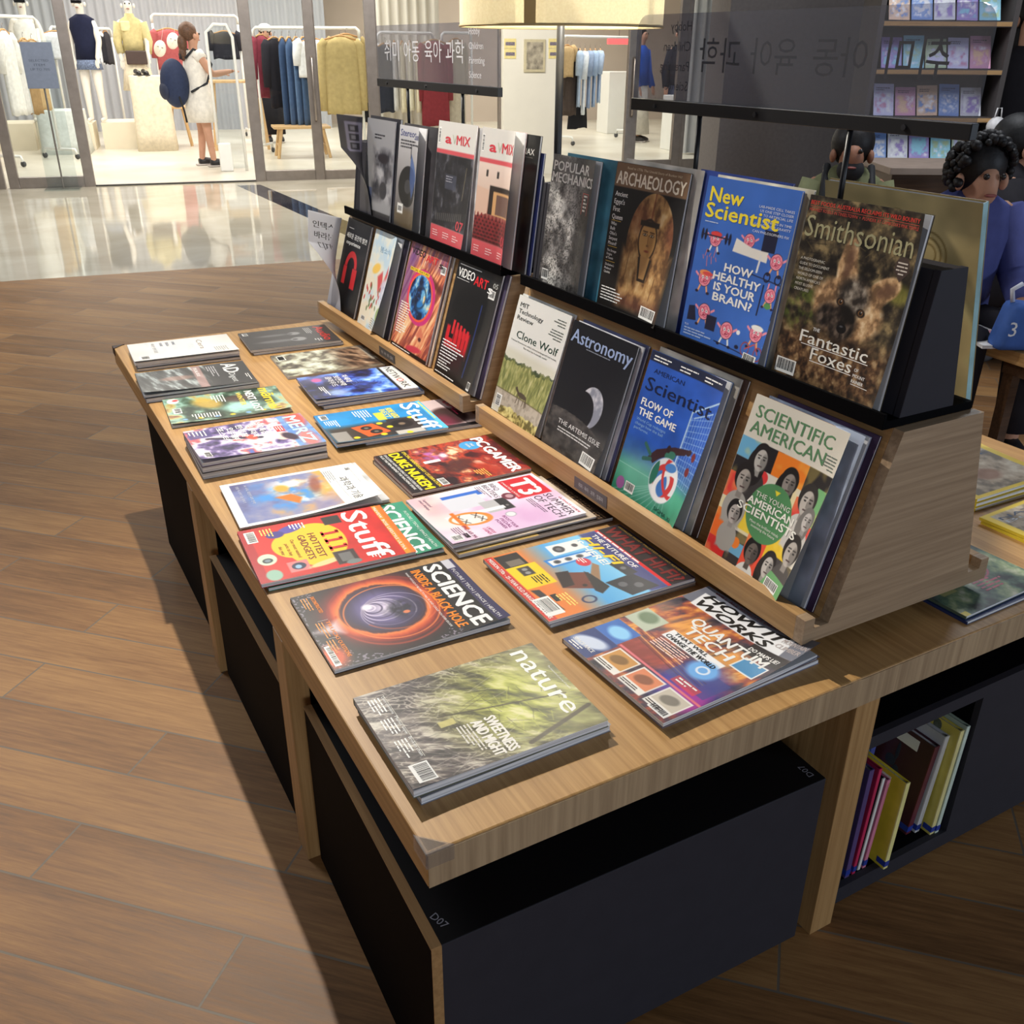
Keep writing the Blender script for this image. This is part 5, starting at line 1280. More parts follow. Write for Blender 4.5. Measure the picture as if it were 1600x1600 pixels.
def a_smith(c):
    n = c.no(9, 9, 211, 5); c.ramp(n, [(.15, (26, 22, 18)), (.45, (54, 46, 36)), (.7, (92, 80, 58)), (1, (150, 130, 92))]); f2 = c.no(14, 14, 213, 4); c.ramp(f2, [(.2, (44, 30, 22)), (.5, (96, 66, 44)), (.8, (150, 116, 80)), (1, (190, 160, 120))], c.rect(0, 0, 1, .30, .12), .85)
    c.m(c.ell(.12, .42, .16, .12, 0, .1) * np.clip(c.no(8, 8, 215, 3) * 2 - .7, 0, 1), (110, 130, 50), .7); c.m(c.ell(.93, .60, .08, .05, 0, .04), (150, 150, 60), .6)
    rd = random.Random(7)
    for k in range(46):
        x, y, a = rd.random(), rd.uniform(.55, .97), rd.uniform(0, 3.1); c.m(c.line(x, y, x + .09 * math.cos(a), y + .05 * math.sin(a), .0018, .003), (130, 112, 70) if k % 2 else (20, 16, 12), .6)
    fur = c.no(24, 22, 217, 4, 20); F0 = [(.2, (120, 92, 66)), (.5, (184, 146, 106)), (.8, (216, 180, 136)), (1, (236, 210, 170))]
    L_ = np.maximum(c.ell(.455, .685, .058, .145, -4, .012), c.poly([(.37, .55), (.42, .72), (.52, .74), (.60, .56)], .02)); c.ramp(fur, F0, L_); c.m(c.ell(.468, .685, .026, .10, -4, .02), (104, 74, 58), .75); R2_ = np.maximum(c.ell(.80, .60, .115, .062, 28, .012), c.poly([(.62, .56), (.74, .62), (.86, .56), (.74, .45)], .02)); c.ramp(fur, F0, R2_); c.m(c.ell(.815, .60, .070, .030, 28, .016), (110, 80, 62), .75)
    c.ramp(fur, F0, c.ell(.54, .46, .25, .155, -8, .03)); c.ramp(fur, [(.2, (50, 44, 40)), (.6, (110, 100, 90)), (1, (170, 160, 146))], c.ell(.57, .53, .11, .10, -10, .05)); c.ramp(c.no(26, 20, 219, 3, -20), [(.2, (24, 20, 18)), (.6, (60, 50, 44)), (1, (110, 96, 84))], np.maximum(c.ell(.52, .385, .10, .10, 0, .03), c.ell(.38, .40, .08, .07, 30, .04)))
    for x, y in ((.475, .49), (.66, .46)): c.m(c.ell(x, y, .030, .022, -10, .006), (40, 32, 28)); c.m(c.ell(x, y, .017, .015), (120, 84, 50)); c.m(c.ell(x, y, .009, .010), (14, 12, 12)); c.m(c.ell(x + .006, y + .006, .003, .003), WH)
    c.m(c.ell(.535, .355, .034, .026), (18, 16, 18)); c.m(c.ell(.53, .366, .012, .005), (90, 90, 96)); c.m(c.line(.535, .33, .535, .305, .003), (20, 16, 16))
    c.m(c.ell(.90, .735, .05, .05), (72, 58, 54)); c.m(c.poly([(.83, .72), (.97, .72), (.90, .66)]), (72, 58, 54)); c.bars(.9, .75, 4, .1, .010, .018, (210, 200, 190), 'c')
    c.t('Smithsonian', .02, .785, .118, (166, 162, 126), .94, 0); c.t('BEST FOODS: AUSTRALIA RECLAIMS ITS WILD BOUNTY', .02, .952, .022, (222, 70, 60), .95, .012); c.t('HEAVIEST FOSSILS IN TINSELTOWN  •  PLUNDER AT CAMBODIA\'S PINK TEMPLE', .02, .918, .017, (206, 80, 70), .95, .006); c.q(.02, .941, .97, .943, (206, 80, 70))
    for k, s_ in enumerate(('A PHOTOGRAPHIC', 'GUIDE TO DOCUMENT', 'THE SELDOM-SEEN', 'WORLD OF ONE OF', "NORTH AMERICA'S", 'MOST ELUSIVE', 'CREATURES')): c.t(s_, .04, .66 - .028 * k, .015, (222, 218, 206), None, .006)
    c.t('THE', .30, .30, .020, WH, None, .02); c.t('Fantastic', .20, .225, .070, (240, 238, 230), .62, .008); c.t('Foxes', .33, .145, .070, (240, 238, 230), .38, .008); c.q(.22, .215, .84, .219, WH); c.q(.33, .135, .72, .139, WH); c.t('OF', .74, .165, .018, WH, None, .015); c.t('MOUNT', .74, .135, .018, WH, None, .015); c.t('RAINIER', .74, .105, .018, WH, None, .015); c.q(.74, .095, .90, .098, WH); c.code(.03, .02, .22, .105)


G1 = 'magazines laid in a row along the table edge'
G2 = 'magazines laid in the inner row on the table'
G3 = 'magazines on the lower ledge of the near riser'
G4 = 'magazines on the lower ledge of the far riser'
G5 = 'magazines on the black rack of the near riser'
G6 = 'magazines on the black rack of the far riser'
GB = 'magazines tucked behind the front ones'
Z0 = TH + .0003


def pile(x, y, d, items, group):
    """items from bottom to top: (label, w, h, t, art, dx, dy, drot, curls, cw)"""
    z = Z0
    for it in items:
        lab, w_, h_, t_, art, dx, dy, dr, curls = it[:9]
        magazine(lab, w_, h_, t_, art, flat(x + dx, y + dy, z, d + dr), curls, group, None, it[9] if len(it) > 9 else .0017)
        z += t_ + .0009


FR = .0024
pile(.032, 2.206, -3.2, [('thin magazine with striped edge at the bottom of the far corner pile', .205, .285, .008, plain((90, 90, 94)), .002, -.004, 0, (), FR), ('second magazine from the bottom in the far corner pile', .205, .285, .008, plain((180, 180, 184)), 0, .002, 1.0, (), FR), ('glossy white interior magazine topping the pile at the far left corner', .205, .290, .006, a_white, -.002, 0, 0, (('R', .006, .5),), FR)], G1)
pile(.007, 1.926, -3.5, [('magazine with thick grey pages under the dark one with shiny streaks', .205, .290, .012, plain((60, 60, 66)), 0, -.004, .6, (), FR), ('dark glossy design magazine with a pale pink band near the far left corner', .205, .290, .006, a_ad, -.002, 0, 0, (('BR', .010, .4),), FR)], G1)
pile(.034, 1.708, -4.5, [('green and gold fantasy game magazine lying on a white sheet', .205, .290, .006, a_game, 0, 0, 0, (('BR', .006, .5), ('TR', .008, .7)), FR)], G1)
pile(.022, 1.375, -1.6, [('thick grey-edged magazine at the bottom of the comic pile', .208, .272, .013, plain((120, 112, 110)), .002, 0, -1, (), FR), ('second thick magazine within the comic pile', .208, .272, .012, plain((140, 130, 130)), 0, .003, 0, (), FR), ('comic magazine with purple figures and light blue title topping the thickest pile', .205, .272, .008, a_anime, -.001, .002, .6, (('BR', .010, .5),), .002)], G1)
pile(.032, 1.094, -3.2, [('white magazine with grey page edges under the white science one', .210, .280, .007, plain((210, 210, 212)), .012, 0, 2.0, (), FR), ('white science magazine with an orange and blue painting, handwritten title', .210, .280, .004, a_sci_kr, 0, 0, 0, (('TR', .016, .62),), .002)], G1)
pile(.012, .872, -3.6, [('green magazine peeking out under the red gadget magazine', .224, .320, .006, a_science_teal, .006, .004, .6, (('TR', .006, .7),), .002), ('red gadget magazine with a yellow blob and a giant number', .210, .276, .008, a_stuff_red, -.002, -.006, -.2, (), .0015)], G1)
pile(.028, .602, -1.0, [('black science magazine with an orange tunnel-like vortex', .226, .292, .008, a_blackhole, 0, 0, 0, (('TR', .008, .7),), .001)], G1)
pile(.019, .282, -.3, [('thick journal with bluish page edges at the bottom of the nearest pile', .206, .280, .011, plain((150, 150, 156)), .004, -.003, 1.2, (), FR), ('yellow-green journal with a photograph of plants and scales, nearest the table corner', .206, .282, .011, a_nature, 0, 0, 0, (('BR', .004, .75),), .0009)], G1)

pile(.358, 2.205, -4.0, [('grey-paged magazine under the dark lens one at the far end', .204, .275, .008, plain((50, 50, 54)), .004, 0, 1, (), FR), ('dark grey audio magazine with two pale lamps at the far end of the table', .204, .275, .007, a_audio, 0, 0, 0, (), FR)], G2)
pile(.386, 1.950, -3.6, [('magazine with a mossy camouflage collage beside the far riser', .216, .282, .008, a_camo, 0, 0, 0, (), FR)], G2)
pile(.378, 1.672, -4.0, [('pale blue-edged magazine at the bottom of the blue technology pile', .206, .275, .008, plain((130, 140, 160)), .010, -.006, 2, (), FR), ('second magazine in the blue technology pile', .206, .275, .006, plain((60, 80, 130)), .003, 0, .5, (), FR), ('blue technology magazine with white title band half under the far riser', .206, .275, .006, a_blue_tech, 0, 0, 0, (('BR', .006, .5),), FR)], G2)
pile(.330, 1.386, -4.0, [('magazine with a dark-haired portrait sticking out under the blue gadget magazine', .206, .300, .008, a_fashion, .070, .004, .5, (), FR), ('blue gadget magazine with a record player and orange speakers', .206, .272, .007, a_stuff_blue, 0, 0, 0, (('BR', .005, .6),), .0018)], G2)
pile(.365, 1.080, -.8, [('magazine with loose wavy pages at the bottom of the red game pile', .218, .276, .008, plain((70, 60, 60)), -.003, -.002, .8, (), FR), ('red and orange game magazine with a bold yellow headline', .218, .276, .007, a_pcgamer, 0, 0, 0, (), .0016)], G2)
pile(.335, .832, -.4, [('dark brown football magazine sticking out under the pink gadget magazine', .218, .330, .008, a_worldcup, .008, -.012, -1, (), .002), ('thin magazine in the middle of the pink gadget pile', .216, .300, .004, plain((206, 190, 170)), .004, -.006, -.6, (), FR), ('pale pink technology magazine with a red square title and an orange gadget', .214, .286, .006, a_t3, 0, 0, 0, (('BR', .004, .6),), .0015)], G2)
pile(.363, .556, -.6, [('magazine of the same size under the loudspeaker magazine', .226, .288, .007, plain((190, 186, 186)), .006, .0, -.4, (), FR), ('audio magazine covered with loudspeakers, red band along its foot', .228, .290, .007, a_hifi, 0, 0, 0, (), .0015)], G2)
pile(.354, .278, 3.0, [('magazine with splayed bluish pages under the quantum magazine', .226, .298, .006, plain((150, 150, 170)), .010, -.004, -1.4, (('TR', .006, .7),), FR), ('busy science magazine about a quantum machine nearest the riser end', .236, .300, .008, a_hiw, 0, 0, 0, (('TR', .022, .68),), .0011)], G2)


def upright(base, tip, y, items, group, s0=.001):
    """items from the panel outward: (label, w, h, t, art, dy, curls, roll, cw, res)"""
    n = .0008
    for lab, w_, h_, t_, art, dy, curls, roll, res, g in items:
        magazine(lab, w_, h_, t_, art, slope(base, tip, y + dy, s0 + max(0, math.sin(math.radians(roll))) * 0 + max(0, -math.sin(math.radians(roll))) * w_, n, roll), curls, g, None, res)
        n += t_ + .0012


def lower(y, items, g): upright(LOB, LOT, y, [i + (g,) for i in items], g)
def upper(y, items, g): upright(UPB, UPT, y, [i + (g,) for i in items], g, .0008)


lower(1.128, [('white-edged magazine behind the pale one with the walking wolf', .222, .276, .004, plain((214, 214, 212)), 0, (), 0, FR), ('pale magazine with green title and a wolf on a road, first on the near riser', .222, .272, .004, a_mit, .004, (('BR', .014, .55),), 0, .0014)], G3)
B2 = ()
lower(.893, [('dark blue magazine at the back of the moon pile', .226, .275, .004, plain((96, 100, 140)), -.018, B2, 0, FR), ('white-edged magazine second from the back in the moon pile', .226, .270, .003, plain((214, 214, 220)), -.010, B2, 0, FR), ('black magazine with a crescent moon above grey ground', .226, .268, .004, a_astro, 0, (('BR', .020, .5),), 0, .0014)], G3)
lower(.626, [('brown magazine at the back of the football pile', .222, .286, .004, plain((96, 70, 60)), -.026, B2, 0, FR), ('white and black magazine behind the football one', .222, .284, .003, plain((206, 200, 190)), -.013, B2, 0, FR), ('blue magazine with a football, a diving goalkeeper and a net', .220, .274, .004, a_amsci, 0, (('R', .012, .55), ('BR', .014, .55)), 0, .0014)], G3)
lower(.344, [('purple-edged magazine at the back of the portraits pile', .206, .284, .004, plain((70, 50, 80)), -.034, B2, 0, FR), ('pale blue-edged magazine behind the portraits one', .206, .278, .004, plain((170, 182, 204)), -.022, (('R', .01, .5),), 0, FR), ('cream magazine with green title and many grey portraits round a green disc', .206, .274, .004, a_sciam, 0, (('R', .010, .5), ('BR', .026, .5)), 0, .001)], G3)

lower(2.252, [('grey photo magazine behind the black one with a red arch', .206, .286, .005, plain((120, 126, 150)), .012, B2, 0, FR), ('black magazine with a red arch at the far end of the lower ledge', .200, .286, .004, a_blackred, -.004, B2, 0, .002)], G4)
lower(2.014, [('dark violet magazine behind the pale floral one', .220, .288, .005, plain((36, 30, 50), None), -.016, B2, 0, FR), ('pale magazine with red flowers and a white bird', .205, .286, .004, a_floral, 0, (('R', .020, .5), ('BR', .02, .5)), 0, .002)], G4)
lower(1.746, [('pale-edged magazine behind the one with the big eye', .246, .300, .005, plain((206, 180, 160)), -.008, B2, 0, FR), ('orange magazine with a huge blue eye', .242, .300, .005, a_eye, 0, B2, 0, .0018)], G4)
lower(1.450, [('violet-edged magazine behind the black one with red pillars', .240, .302, .006, plain((90, 80, 110)), -.012, B2, 0, FR), ('black magazine with red pillars next to the gap between risers', .232, .300, .005, a_vid, 0, (('BR', .016, .55),), 0, .0018)], G4)

upper(2.152, [('dark catalogue behind the curled grey magazine', .230, .284, .006, plain((40, 40, 48)), -.010, B2, 0, FR), ('grey magazine with a curling front page at the far end of the rack', .215, .276, .004, a_cafe, 0, B2, 0, .002)], G6)
upper(1.905, [('black magazine with small red mark behind the record player one', .226, .278, .006, plain((60, 58, 62)), -.020, B2, 0, FR), ('grey hi-fi magazine showing a tonearm over a black disc', .180, .272, .004, a_stereo, 0, (('R', .022, .5),), 0, .002)], G6)
upper(1.655, [('white-edged magazine behind the dark concert one', .228, .294, .005, plain((190, 190, 192)), -.016, B2, 0, FR), ('magazine with red title over a dark concert stage', .215, .298, .004, avmix('07', sc_dark), 0, (('BR', .014, .5),), 0, .0018)], G6)


def a_tennax(c):
    c.fill((20, 20, 22)); c.t('TENNAX', .52, .86, .045, WH, .40, .006); c.q(.54, .84, .9, .843, (150, 150, 150))


upper(1.402, [('navy catalogue at the near end of the far rack', .190, .262, .004, plain((30, 44, 110)), -.085, B2, 0, FR), ('black advertisement page behind the theatre magazine', .240, .296, .005, a_tennax, -.022, B2, 0, .002), ('magazine with red title over rows of red theatre seats', .205, .298, .004, avmix('08', sc_hall), 0, (('R', .026, .6),), 0, .0018)], G6)

upper(1.078, [('teal magazine behind the grey moonscape one', .230, .272, .005, plain((60, 116, 140)), -.045, B2, 0, FR), ('grey speckled magazine with white capitals, first on the near rack', .180, .266, .004, a_popmech, 0, (('R', .014, .6),), 0, .0016)], G5)
upper(.845, [('pale-edged magazine at the back behind the mummy mask', .230, .280, .005, plain((200, 196, 190)), -.020, B2, 0, FR), ('black magazine with a carved wooden mummy mask and tan title band', .222, .272, .004, a_archaeo, 0, (('BR', .024, .5),), 0, .0014)], G5)
upper(.573, [('navy magazine at the back behind the blue brain one', .222, .282, .003, plain((40, 60, 130)), .035, B2, 0, FR), ('pale magazine just behind the blue brain one', .220, .278, .003, plain((206, 200, 180)), -.016, B2, 0, FR), ('blue magazine with yellow title and pink cartoon brains exercising', .218, .274, .004, a_newsci, 0, (('BR', .016, .55),), 0, .001)], G5)
upper(.336, [('dark blue magazine at the back of the fox pile', .210, .262, .003, plain((40, 56, 110)), .004, B2, 0, FR), ('white-edged magazine behind the fox one', .216, .268, .004, plain((200, 206, 216)), .006, (('TR', .004, .6),), 0, FR), ('dark magazine with a young fox peering out of the undergrowth', .218, .272, .005, a_smith, 0, (('R', .004, .6), ('TR', .012, .7), ('BR', .012, .6)), 0, .001)], G5)


# curled loose covers at the far end of the riser -------------------------------
def curled_page(label, M, w_, h_, art, turns, back, lean=0.0):
    """a front page bent over into an open roll, seen from its printed outside"""
    c = Cov(w_, h_, .0024); art(c)
    r = thing('curled_page', label, 'magazine page', (0, 0, 0)); r.matrix_world = M
    o = c.build(r, 0.0, (), 'page')
    me = o.data; n = len(me.vertices); co = np.zeros(n * 3); me.vertices.foreach_get('co', co); co = co.reshape(-1, 3)
    u, v, z = w_ - co[:, 0], co[:, 1].copy(), co[:, 2].copy()
    k = v / h_; R = np.maximum(.022 + .05 * (1 - k), .02); th = np.minimum(u / R, turns) * np.clip(k * 1.5, 0, 1)
    rest = u - np.minimum(u, turns * R)
    x = np.where(k > 0, R * np.sin(th) + rest * np.cos(th), u); zz = R * (1 - np.cos(th)) + rest * np.sin(th)
    f = np.clip(k * 1.5, 0, 1)
    co[:, 0] = u * (1 - f) + x * f - lean * k; co[:, 1] = v; co[:, 2] = z + zz * f + .002
    me.vertices.foreach_set('co', co.ravel()); me.update()
    s_ = o.modifiers.new('thickness', 'SOLIDIFY'); s_.thickness = .0004
    return r


def a_korean_ad(c):
    c.vg([(0, (150, 150, 160)), (.5, (206, 206, 214)), (1, (226, 226, 232))]); c.t('인텍스가', .12, .84, .06, (30, 30, 36), .74, .02); c.t('바라본 AI', .16, .73, .06, (30, 30, 36), .7, .02); c.t('디지털', .24, .62, .06, (30, 30, 36), .5, .02)


def a_photo_page(c):
    c.fill((70, 68, 74)); c.m(c.rect(.2, .64, .8, .94), (140, 136, 156))
    for y in (.84, .75, .66): c.m(c.rect(.3, y, .62, y + .07), (50, 48, 56)); c.m(c.rect(.36, y + .015, .5, y + .055), (120, 118, 130))


curled_page('white page with black lettering curling off the black magazine at the far end', slope(LOB, LOT, 2.262, .004, .021), .13, .275, a_korean_ad, 1.7, (200, 200, 206), .02)
curled_page('dark page with three small photos curling off the grey magazine on the rack', slope(UPB, UPT, 2.162, .004, .0165), .10, .272, a_photo_page, 1.7, (90, 90, 96), .02)


# large picture book leaning on the back of the near rack ------------------------
def a_cloud(c):
    c.fill((228, 202, 142)); n = c.no(2, 2, 231, 3); c.mul(.85 + .3 * n)
    for x, y, r in ((.3, .75, .10), (.5, .82, .09), (.7, .72, .11), (.45, .62, .08), (.85, .6, .08), (.2, .55, .08)):
        for k in range(3): c.m(c.ring(x, y, r - .03 * k, r - .03 * k, .004, 0, .004), (150, 120, 66))


def plane_back(y, x_b, z_b, x_t, z_t):
    d = Vector((x_t - x_b, 0, z_t - z_b)).normalized(); X = Vector((0, 1, 0)); return X, d


bk = thing('picture_book', 'large tan picture book with cloud swirls leaning on the back of the near rack', 'book', (0, 0, 0))
dv = Vector((.905 - .967, 0, .30)).normalized()
bk.matrix_world = frame((0, -1, 0), dv, (.9545, .395, .8855))
cv = Cov(.285, .300, .002); a_cloud(cv); cv.build(bk, .0, (), 'front_cover')
MB().box(.002, .283, .002, .298, -.0105, -.0004).build('page_block', page_mat, bk)
MB().box(.283, .285, 0, .300, -.0115, -.0003).build('spine', mat((150, 190, 196), .4, .3, 18), bk)
MB().box(0, .285, 0, .300, -.0125, -.0106).build('back_cover', mat((190, 160, 100), .5), bk)


# right part of the table: children's comic and yellow-bordered magazines ----------
def a_kids(c):
    n = c.no(4, 4, 241, 5); c.ramp(n, [(.2, (40, 54, 56)), (.5, (90, 120, 104)), (.75, (150, 170, 130)), (1, (206, 210, 190))])
    c.m(c.ell(.5, .75, .12, .05, 30, .01), (206, 190, 110)); c.m(c.ell(.7, .55, .09, .05, 0, .01), (206, 90, 130)); c.m(c.ell(.8, .7, .06, .06), (70, 130, 210)); c.m(c.ell(.3, .5, .07, .06, 0, .01), (226, 230, 236)); c.m(c.ell(.28, .5, .015, .02), (60, 50, 60)); c.m(c.ell(.33, .5, .015, .02), (60, 50, 60)); c.m(c.rect(.1, .2, .26, .32), (190, 190, 130)); c.m(c.ring(.6, .3, .12, .08, .006), (190, 90, 120)); c.m(c.ring(.3, .8, .14, .06, .008, 20), (226, 226, 232)); c.bars(.45, .2, 4, .3, .02, .03, (206, 110, 130)); c.q(.0, .0, .06, .04, (240, 220, 60))


def a_yellow(c):
    c.fill((236, 208, 70)); n = c.no(3, 3, 251, 4); c.ramp(n, [(.2, (120, 110, 96)), (.5, (176, 160, 140)), (1, (214, 206, 190))], c.rect(.07, .06, .93, .94)); c.t('NATURE', .1, .80, .07, (70, 90, 120), .8, .02); c.t('Burst', .1, .72, .06, (200, 206, 214), .6, .02); c.m(c.ell(.5, .4, .2, .14, 0, .06), (150, 110, 90), .8)


def face_right(x, y, z, d): return frame(rot2(1, 0, d), rot2(0, 1, d), (x, y, z))


def a_dk(c): c.fill((40, 60, 110))


magazine('dark blue comic under the green comic at the right table edge', .225, .285, .005, a_dk, face_right(.955, .020, Z0, 1.5), (), None, None, FR)
magazine('green picture comic with animals at the right front table edge', .225, .285, .005, a_kids, face_right(.958, .026, Z0 + .006, 2.5), (('TL', .012, .6),), None, None, .002)
for k in range(3):
    magazine(('yellow-bordered magazine at the bottom of the far right pile', 'yellow-bordered magazine in the middle of the far right pile', 'yellow-bordered magazine with a lettered photo topping the far right pile')[k], .255, .18, .007, a_yellow, face_right(1.325 + .004 * k, .285 + .003 * k, Z0 + .008 * k, -1.5 + k), (('TR', .006, .6),) if k == 2 else (), 'yellow-bordered magazines', (236, 208, 70), .0024)
for k in range(2):
    magazine(('lower of the two yellow-bordered magazines nearest the right edge', 'upper of the two yellow-bordered magazines nearest the right edge')[k], .25, .16, .006, a_yellow, face_right(1.29 + .006 * k, .085 + .004 * k, Z0 + .007 * k, 3 * k), (), 'yellow-bordered magazines', (236, 208, 70), .0024)


# ------------------------------------------------------------------ the clothes shop behind
def ray(u, v):
    return AR * ((u - 800) / FPX) - AU * ((v - 800) / FPX) + AF


def sa(u, v, b):
    """where the line of sight through a photo point meets the plane b metres inside the shop: (along, up)"""
    r = ray(u, v); P0 = SO + E2 * b; t = np.dot(P0 - CAMP, E2) / np.dot(r, E2); P = CAMP + r * t
    return float(np.dot(P - SO, E1)), float(P[2])


def at_d(u, v, d): return CAMP + ray(u, v) * d


def sthing(name, label, cat, a, b, z=0.004, rz=0.0, group=None): return thing(name, label, cat, sp(a, b, z), SROT + rz, group)


cloth_n = [0]


def fabric(rgb): return mat(rgb, .85, .10, 22, .2, 0, .25)


hang_wood = mat((198, 150, 96), .5)


def garment(label, cat, u, v0, v1, b, w_, rgb, rz=0.0, sleeves=0.0, flare=1.0, depth=.10, group=None, neck=True, ripple=.12, hanger=True, below=None):
    """a piece of clothing on a hanger; u,v0,v1: photo column, shoulder and hem rows; w_: shoulder width in metres"""
    a, zt = sa(u, v0, b); zb = sa(u, v1, b)[1]; H = zt - zb
    t = sthing('hanging_garment', label, cat, a, b, zb, rz, group)
    rd = random.Random(int(u * 7 + v0)); n = 36; rows = 12; vs = []; fs = []; ph = rd.uniform(0, 6)
    for i in range(rows + 1):
        k = i / rows; z = H * (1 - k)
        ww = w_ / 2 * (.30 + .70 * min(1, (k / .09)) ** .6 if k < .09 else 1 + (flare - 1) * (k - .09) / .91)
        dd = depth / 2 * (.5 + .5 * min(1, k / .15)) * (1 + (flare - 1) * .5 * k)
        for j in range(n):
            th = 2 * PI * j / n; rp = 1 + ripple * k * math.sin(9 * th + ph) + .4 * ripple * k * math.sin(5 * th + 2 * ph)
            vs.append((ww * math.cos(th) * (1 + .02 * math.sin(3 * k + ph)), dd * math.sin(th) * rp * (1 + abs(math.cos(th)) * .2), z + (.012 * math.sin(4 * th + ph) if i == rows else 0)))
    for i in range(rows):
        for j in range(n):
            q = (j + 1) % n; fs.append((i * n + j, i * n + q, (i + 1) * n + q, (i + 1) * n + j))
    fs.append(tuple(range(n))); fs.append(tuple(range((rows + 1) * n - 1, rows * n - 1, -1)))
    MB().add(vs, fs).build('body_cloth', fabric(rgb), t, True)
    if sleeves:
        for s_ in (-1, 1):
            L = H * sleeves
            MB().tube([(s_ * w_ * .42, 0, H * .955), (s_ * w_ * .52, 0, H * .90), (s_ * (w_ * .56), .01, H * .90 - L * .5), (s_ * (w_ * .57), .015, H * .90 - L)], [.05, .062, .058, .05], 12).build('sleeve', fabric(rgb), t, True)
    if below: 
        MB().lathe([(w_ * .45, -below[0]), (w_ * .40, 0)], 20, sy=.4).build('lower_cloth', fabric(below[1]), t, True)
    if hanger:
        MB().tube([(-w_ * .44, 0, H - .03), (-.03, 0, H + .015), (.03, 0, H + .015), (w_ * .44, 0, H - .03)], .011, 8).build('hanger', hang_wood, t, True)
        MB().tube([(0, 0, H + .015), (0, 0, H + .06), (.018, 0, H + .085), (.03, 0, H + .07)], .003, 6).build('hook', steel, t, True)
    return t


def rail(label, u0, u1, v, b0, b1, legs=True, group='white clothes rails'):
    a0, z0 = sa(u0, v, b0); a1, z1 = sa(u1, v, b1); z = (z0 + z1) / 2
    t = sthing('clothes_rail', label, 'clothes rack', (a0 + a1) / 2, (b0 + b1) / 2, .004, math.atan2(b1 - b0, a1 - a0), group)
    L = math.hypot(a1 - a0, b1 - b0) / 2
    MB().tube([(-L, 0, z - .12), (-L, 0, z - .03), (-L + .04, 0, z), (L - .04, 0, z), (L, 0, z - .03), (L, 0, z - .12)], .02, 10).build('top_rail', white_paint, t, True)
    for s_ in (-1, 1):
        MB().tube([(s_ * L, 0, z - .12), (s_ * L, 0, .12)], .018, 10).build('upright', white_paint, t, True)
        MB().tube([(s_ * L, -.26, .06), (s_ * L, -.24, .12), (s_ * L, .24, .12), (s_ * L, .26, .06)], .018, 10).build('foot_bar', white_paint, t, True)
        for y in (-.26, .26): MB().tube([(s_ * L - .012, y, .036), (s_ * L + .012, y, .036)], .034, 12).build('castor_wheel', mat((70, 70, 72), .5), t, True)
    return t


rail('white clothes rail at the far left of the shop', -40, 54, 26, 2.2, 3.0)
rail('white clothes rail behind the person with a backpack', 236, 370, 24, 5.6, 5.8)
rail('white clothes rail carrying the jeans and the mustard top', 395, 560, 44, 3.0, 2.3)
rail('white clothes rail behind the far acrylic sign', 590, 676, 52, 2.4, 2.8)
rail('white clothes rail with pale blue shirts in the right shop window', 880, 990, 58, 3.4, 4.2)
garment('white long garment at the far left edge of the shop', 'clothes', 4, 48, 180, 2.3, .30, (222, 220, 214), 1.2, .4)
garment('pale grey dress on the far left rail', 'dress', 17, 60, 178, 2.5, .26, (206, 204, 200), 1.1)
garment('tan coat on the far left rail', 'coat', 36, 62, 178, 2.7, .24, (176, 140, 96), 1.2)
garment('sand coloured coat last on the far left rail', 'coat', 49, 64, 172, 2.9, .26, (206, 172, 124), 1.0)
garment('white blouse left of the navy mannequin', 'shirt', 84, 50, 92, 5.2, .38, (214, 218, 226), .3, .6)
garment('white shirt hanging right of the navy mannequin', 'shirt', 146, 48, 100, 6.2, .24, (214, 218, 224), 1.0, .5)
garment('black trousers hanging beside the white shirt', 'trousers', 155, 50, 98, 6.3, .16, (40, 40, 46), 1.0)
garment('dark grey trousers hanging nearest the yellow mannequin', 'trousers', 164, 50, 100, 6.4, .16, (58, 56, 60), 1.0)
garment('rose red jacket on the back rail', 'jacket', 262, 46, 108, 5.6, .42, (176, 92, 94), .1, .62)
garment('rose red trousers below the jacket', 'trousers', 265, 104, 158, 5.45, .30, (174, 84, 88), .1, 0, .9, hanger=False)
garment('black jacket hanging by the wooden trestle', 'jacket', 350, 50, 92, 5.7, .40, (44, 44, 52), .1, .6)
garment('burgundy blouse first on the jeans rail', 'shirt', 407, 56, 152, 3.1, .30, (136, 58, 72), .7, .6)
garment('purple shirt peeping out behind the burgundy blouse', 'shirt', 396, 60, 120, 3.6, .2, (90, 60, 150), .9, .5)
garment('black jacket hanging between burgundy blouse and jeans', 'jacket', 428, 60, 168, 2.9, .32, (38, 36, 42), .7, .6)
for k in range(4):
    garment(('dark blue jeans, first of the row', 'blue jeans second of the row', 'faded blue jeans third of the row', 'blue jeans nearest the white shirt')[k], 'jeans', 440 + 11 * k, 60, 196, 2.75 - .06 * k, .20, ((64, 84, 116), (78, 100, 134), (92, 116, 150), (70, 92, 124))[k], 1.0, 0, 1.2, .06, group='jeans on the rail')
garment('white wide-sleeved shirt leaning out beside the jeans', 'shirt', 489, 62, 120, 2.5, .42, (232, 232, 234), .25, .6, 1.1)
garment('mustard ribbed top facing the window', 'sweater', 531, 58, 178, 2.15, .46, (186, 164, 112), 0, .86, 1.0, .14)
garment('second mustard top right behind the first', 'sweater', 540, 55, 172, 2.35, .44, (176, 154, 104), 0, .8, 1.0, .12)
for k in range(3):
    garment(('black garment just behind the mustard tops', 'black garment in the middle of the dark group by the glass post', 'black garment nearest the glass post')[k], 'clothes', 566 + 7 * k, 64, 190, 2.55 + .14 * k, .34, (40, 40, 44), 1.15, .6, 1.0, .055)
garment('dark garment left behind the acrylic sign', 'clothes', 600, 70, 175, 2.4, .30, (52, 54, 64), .6, .5)
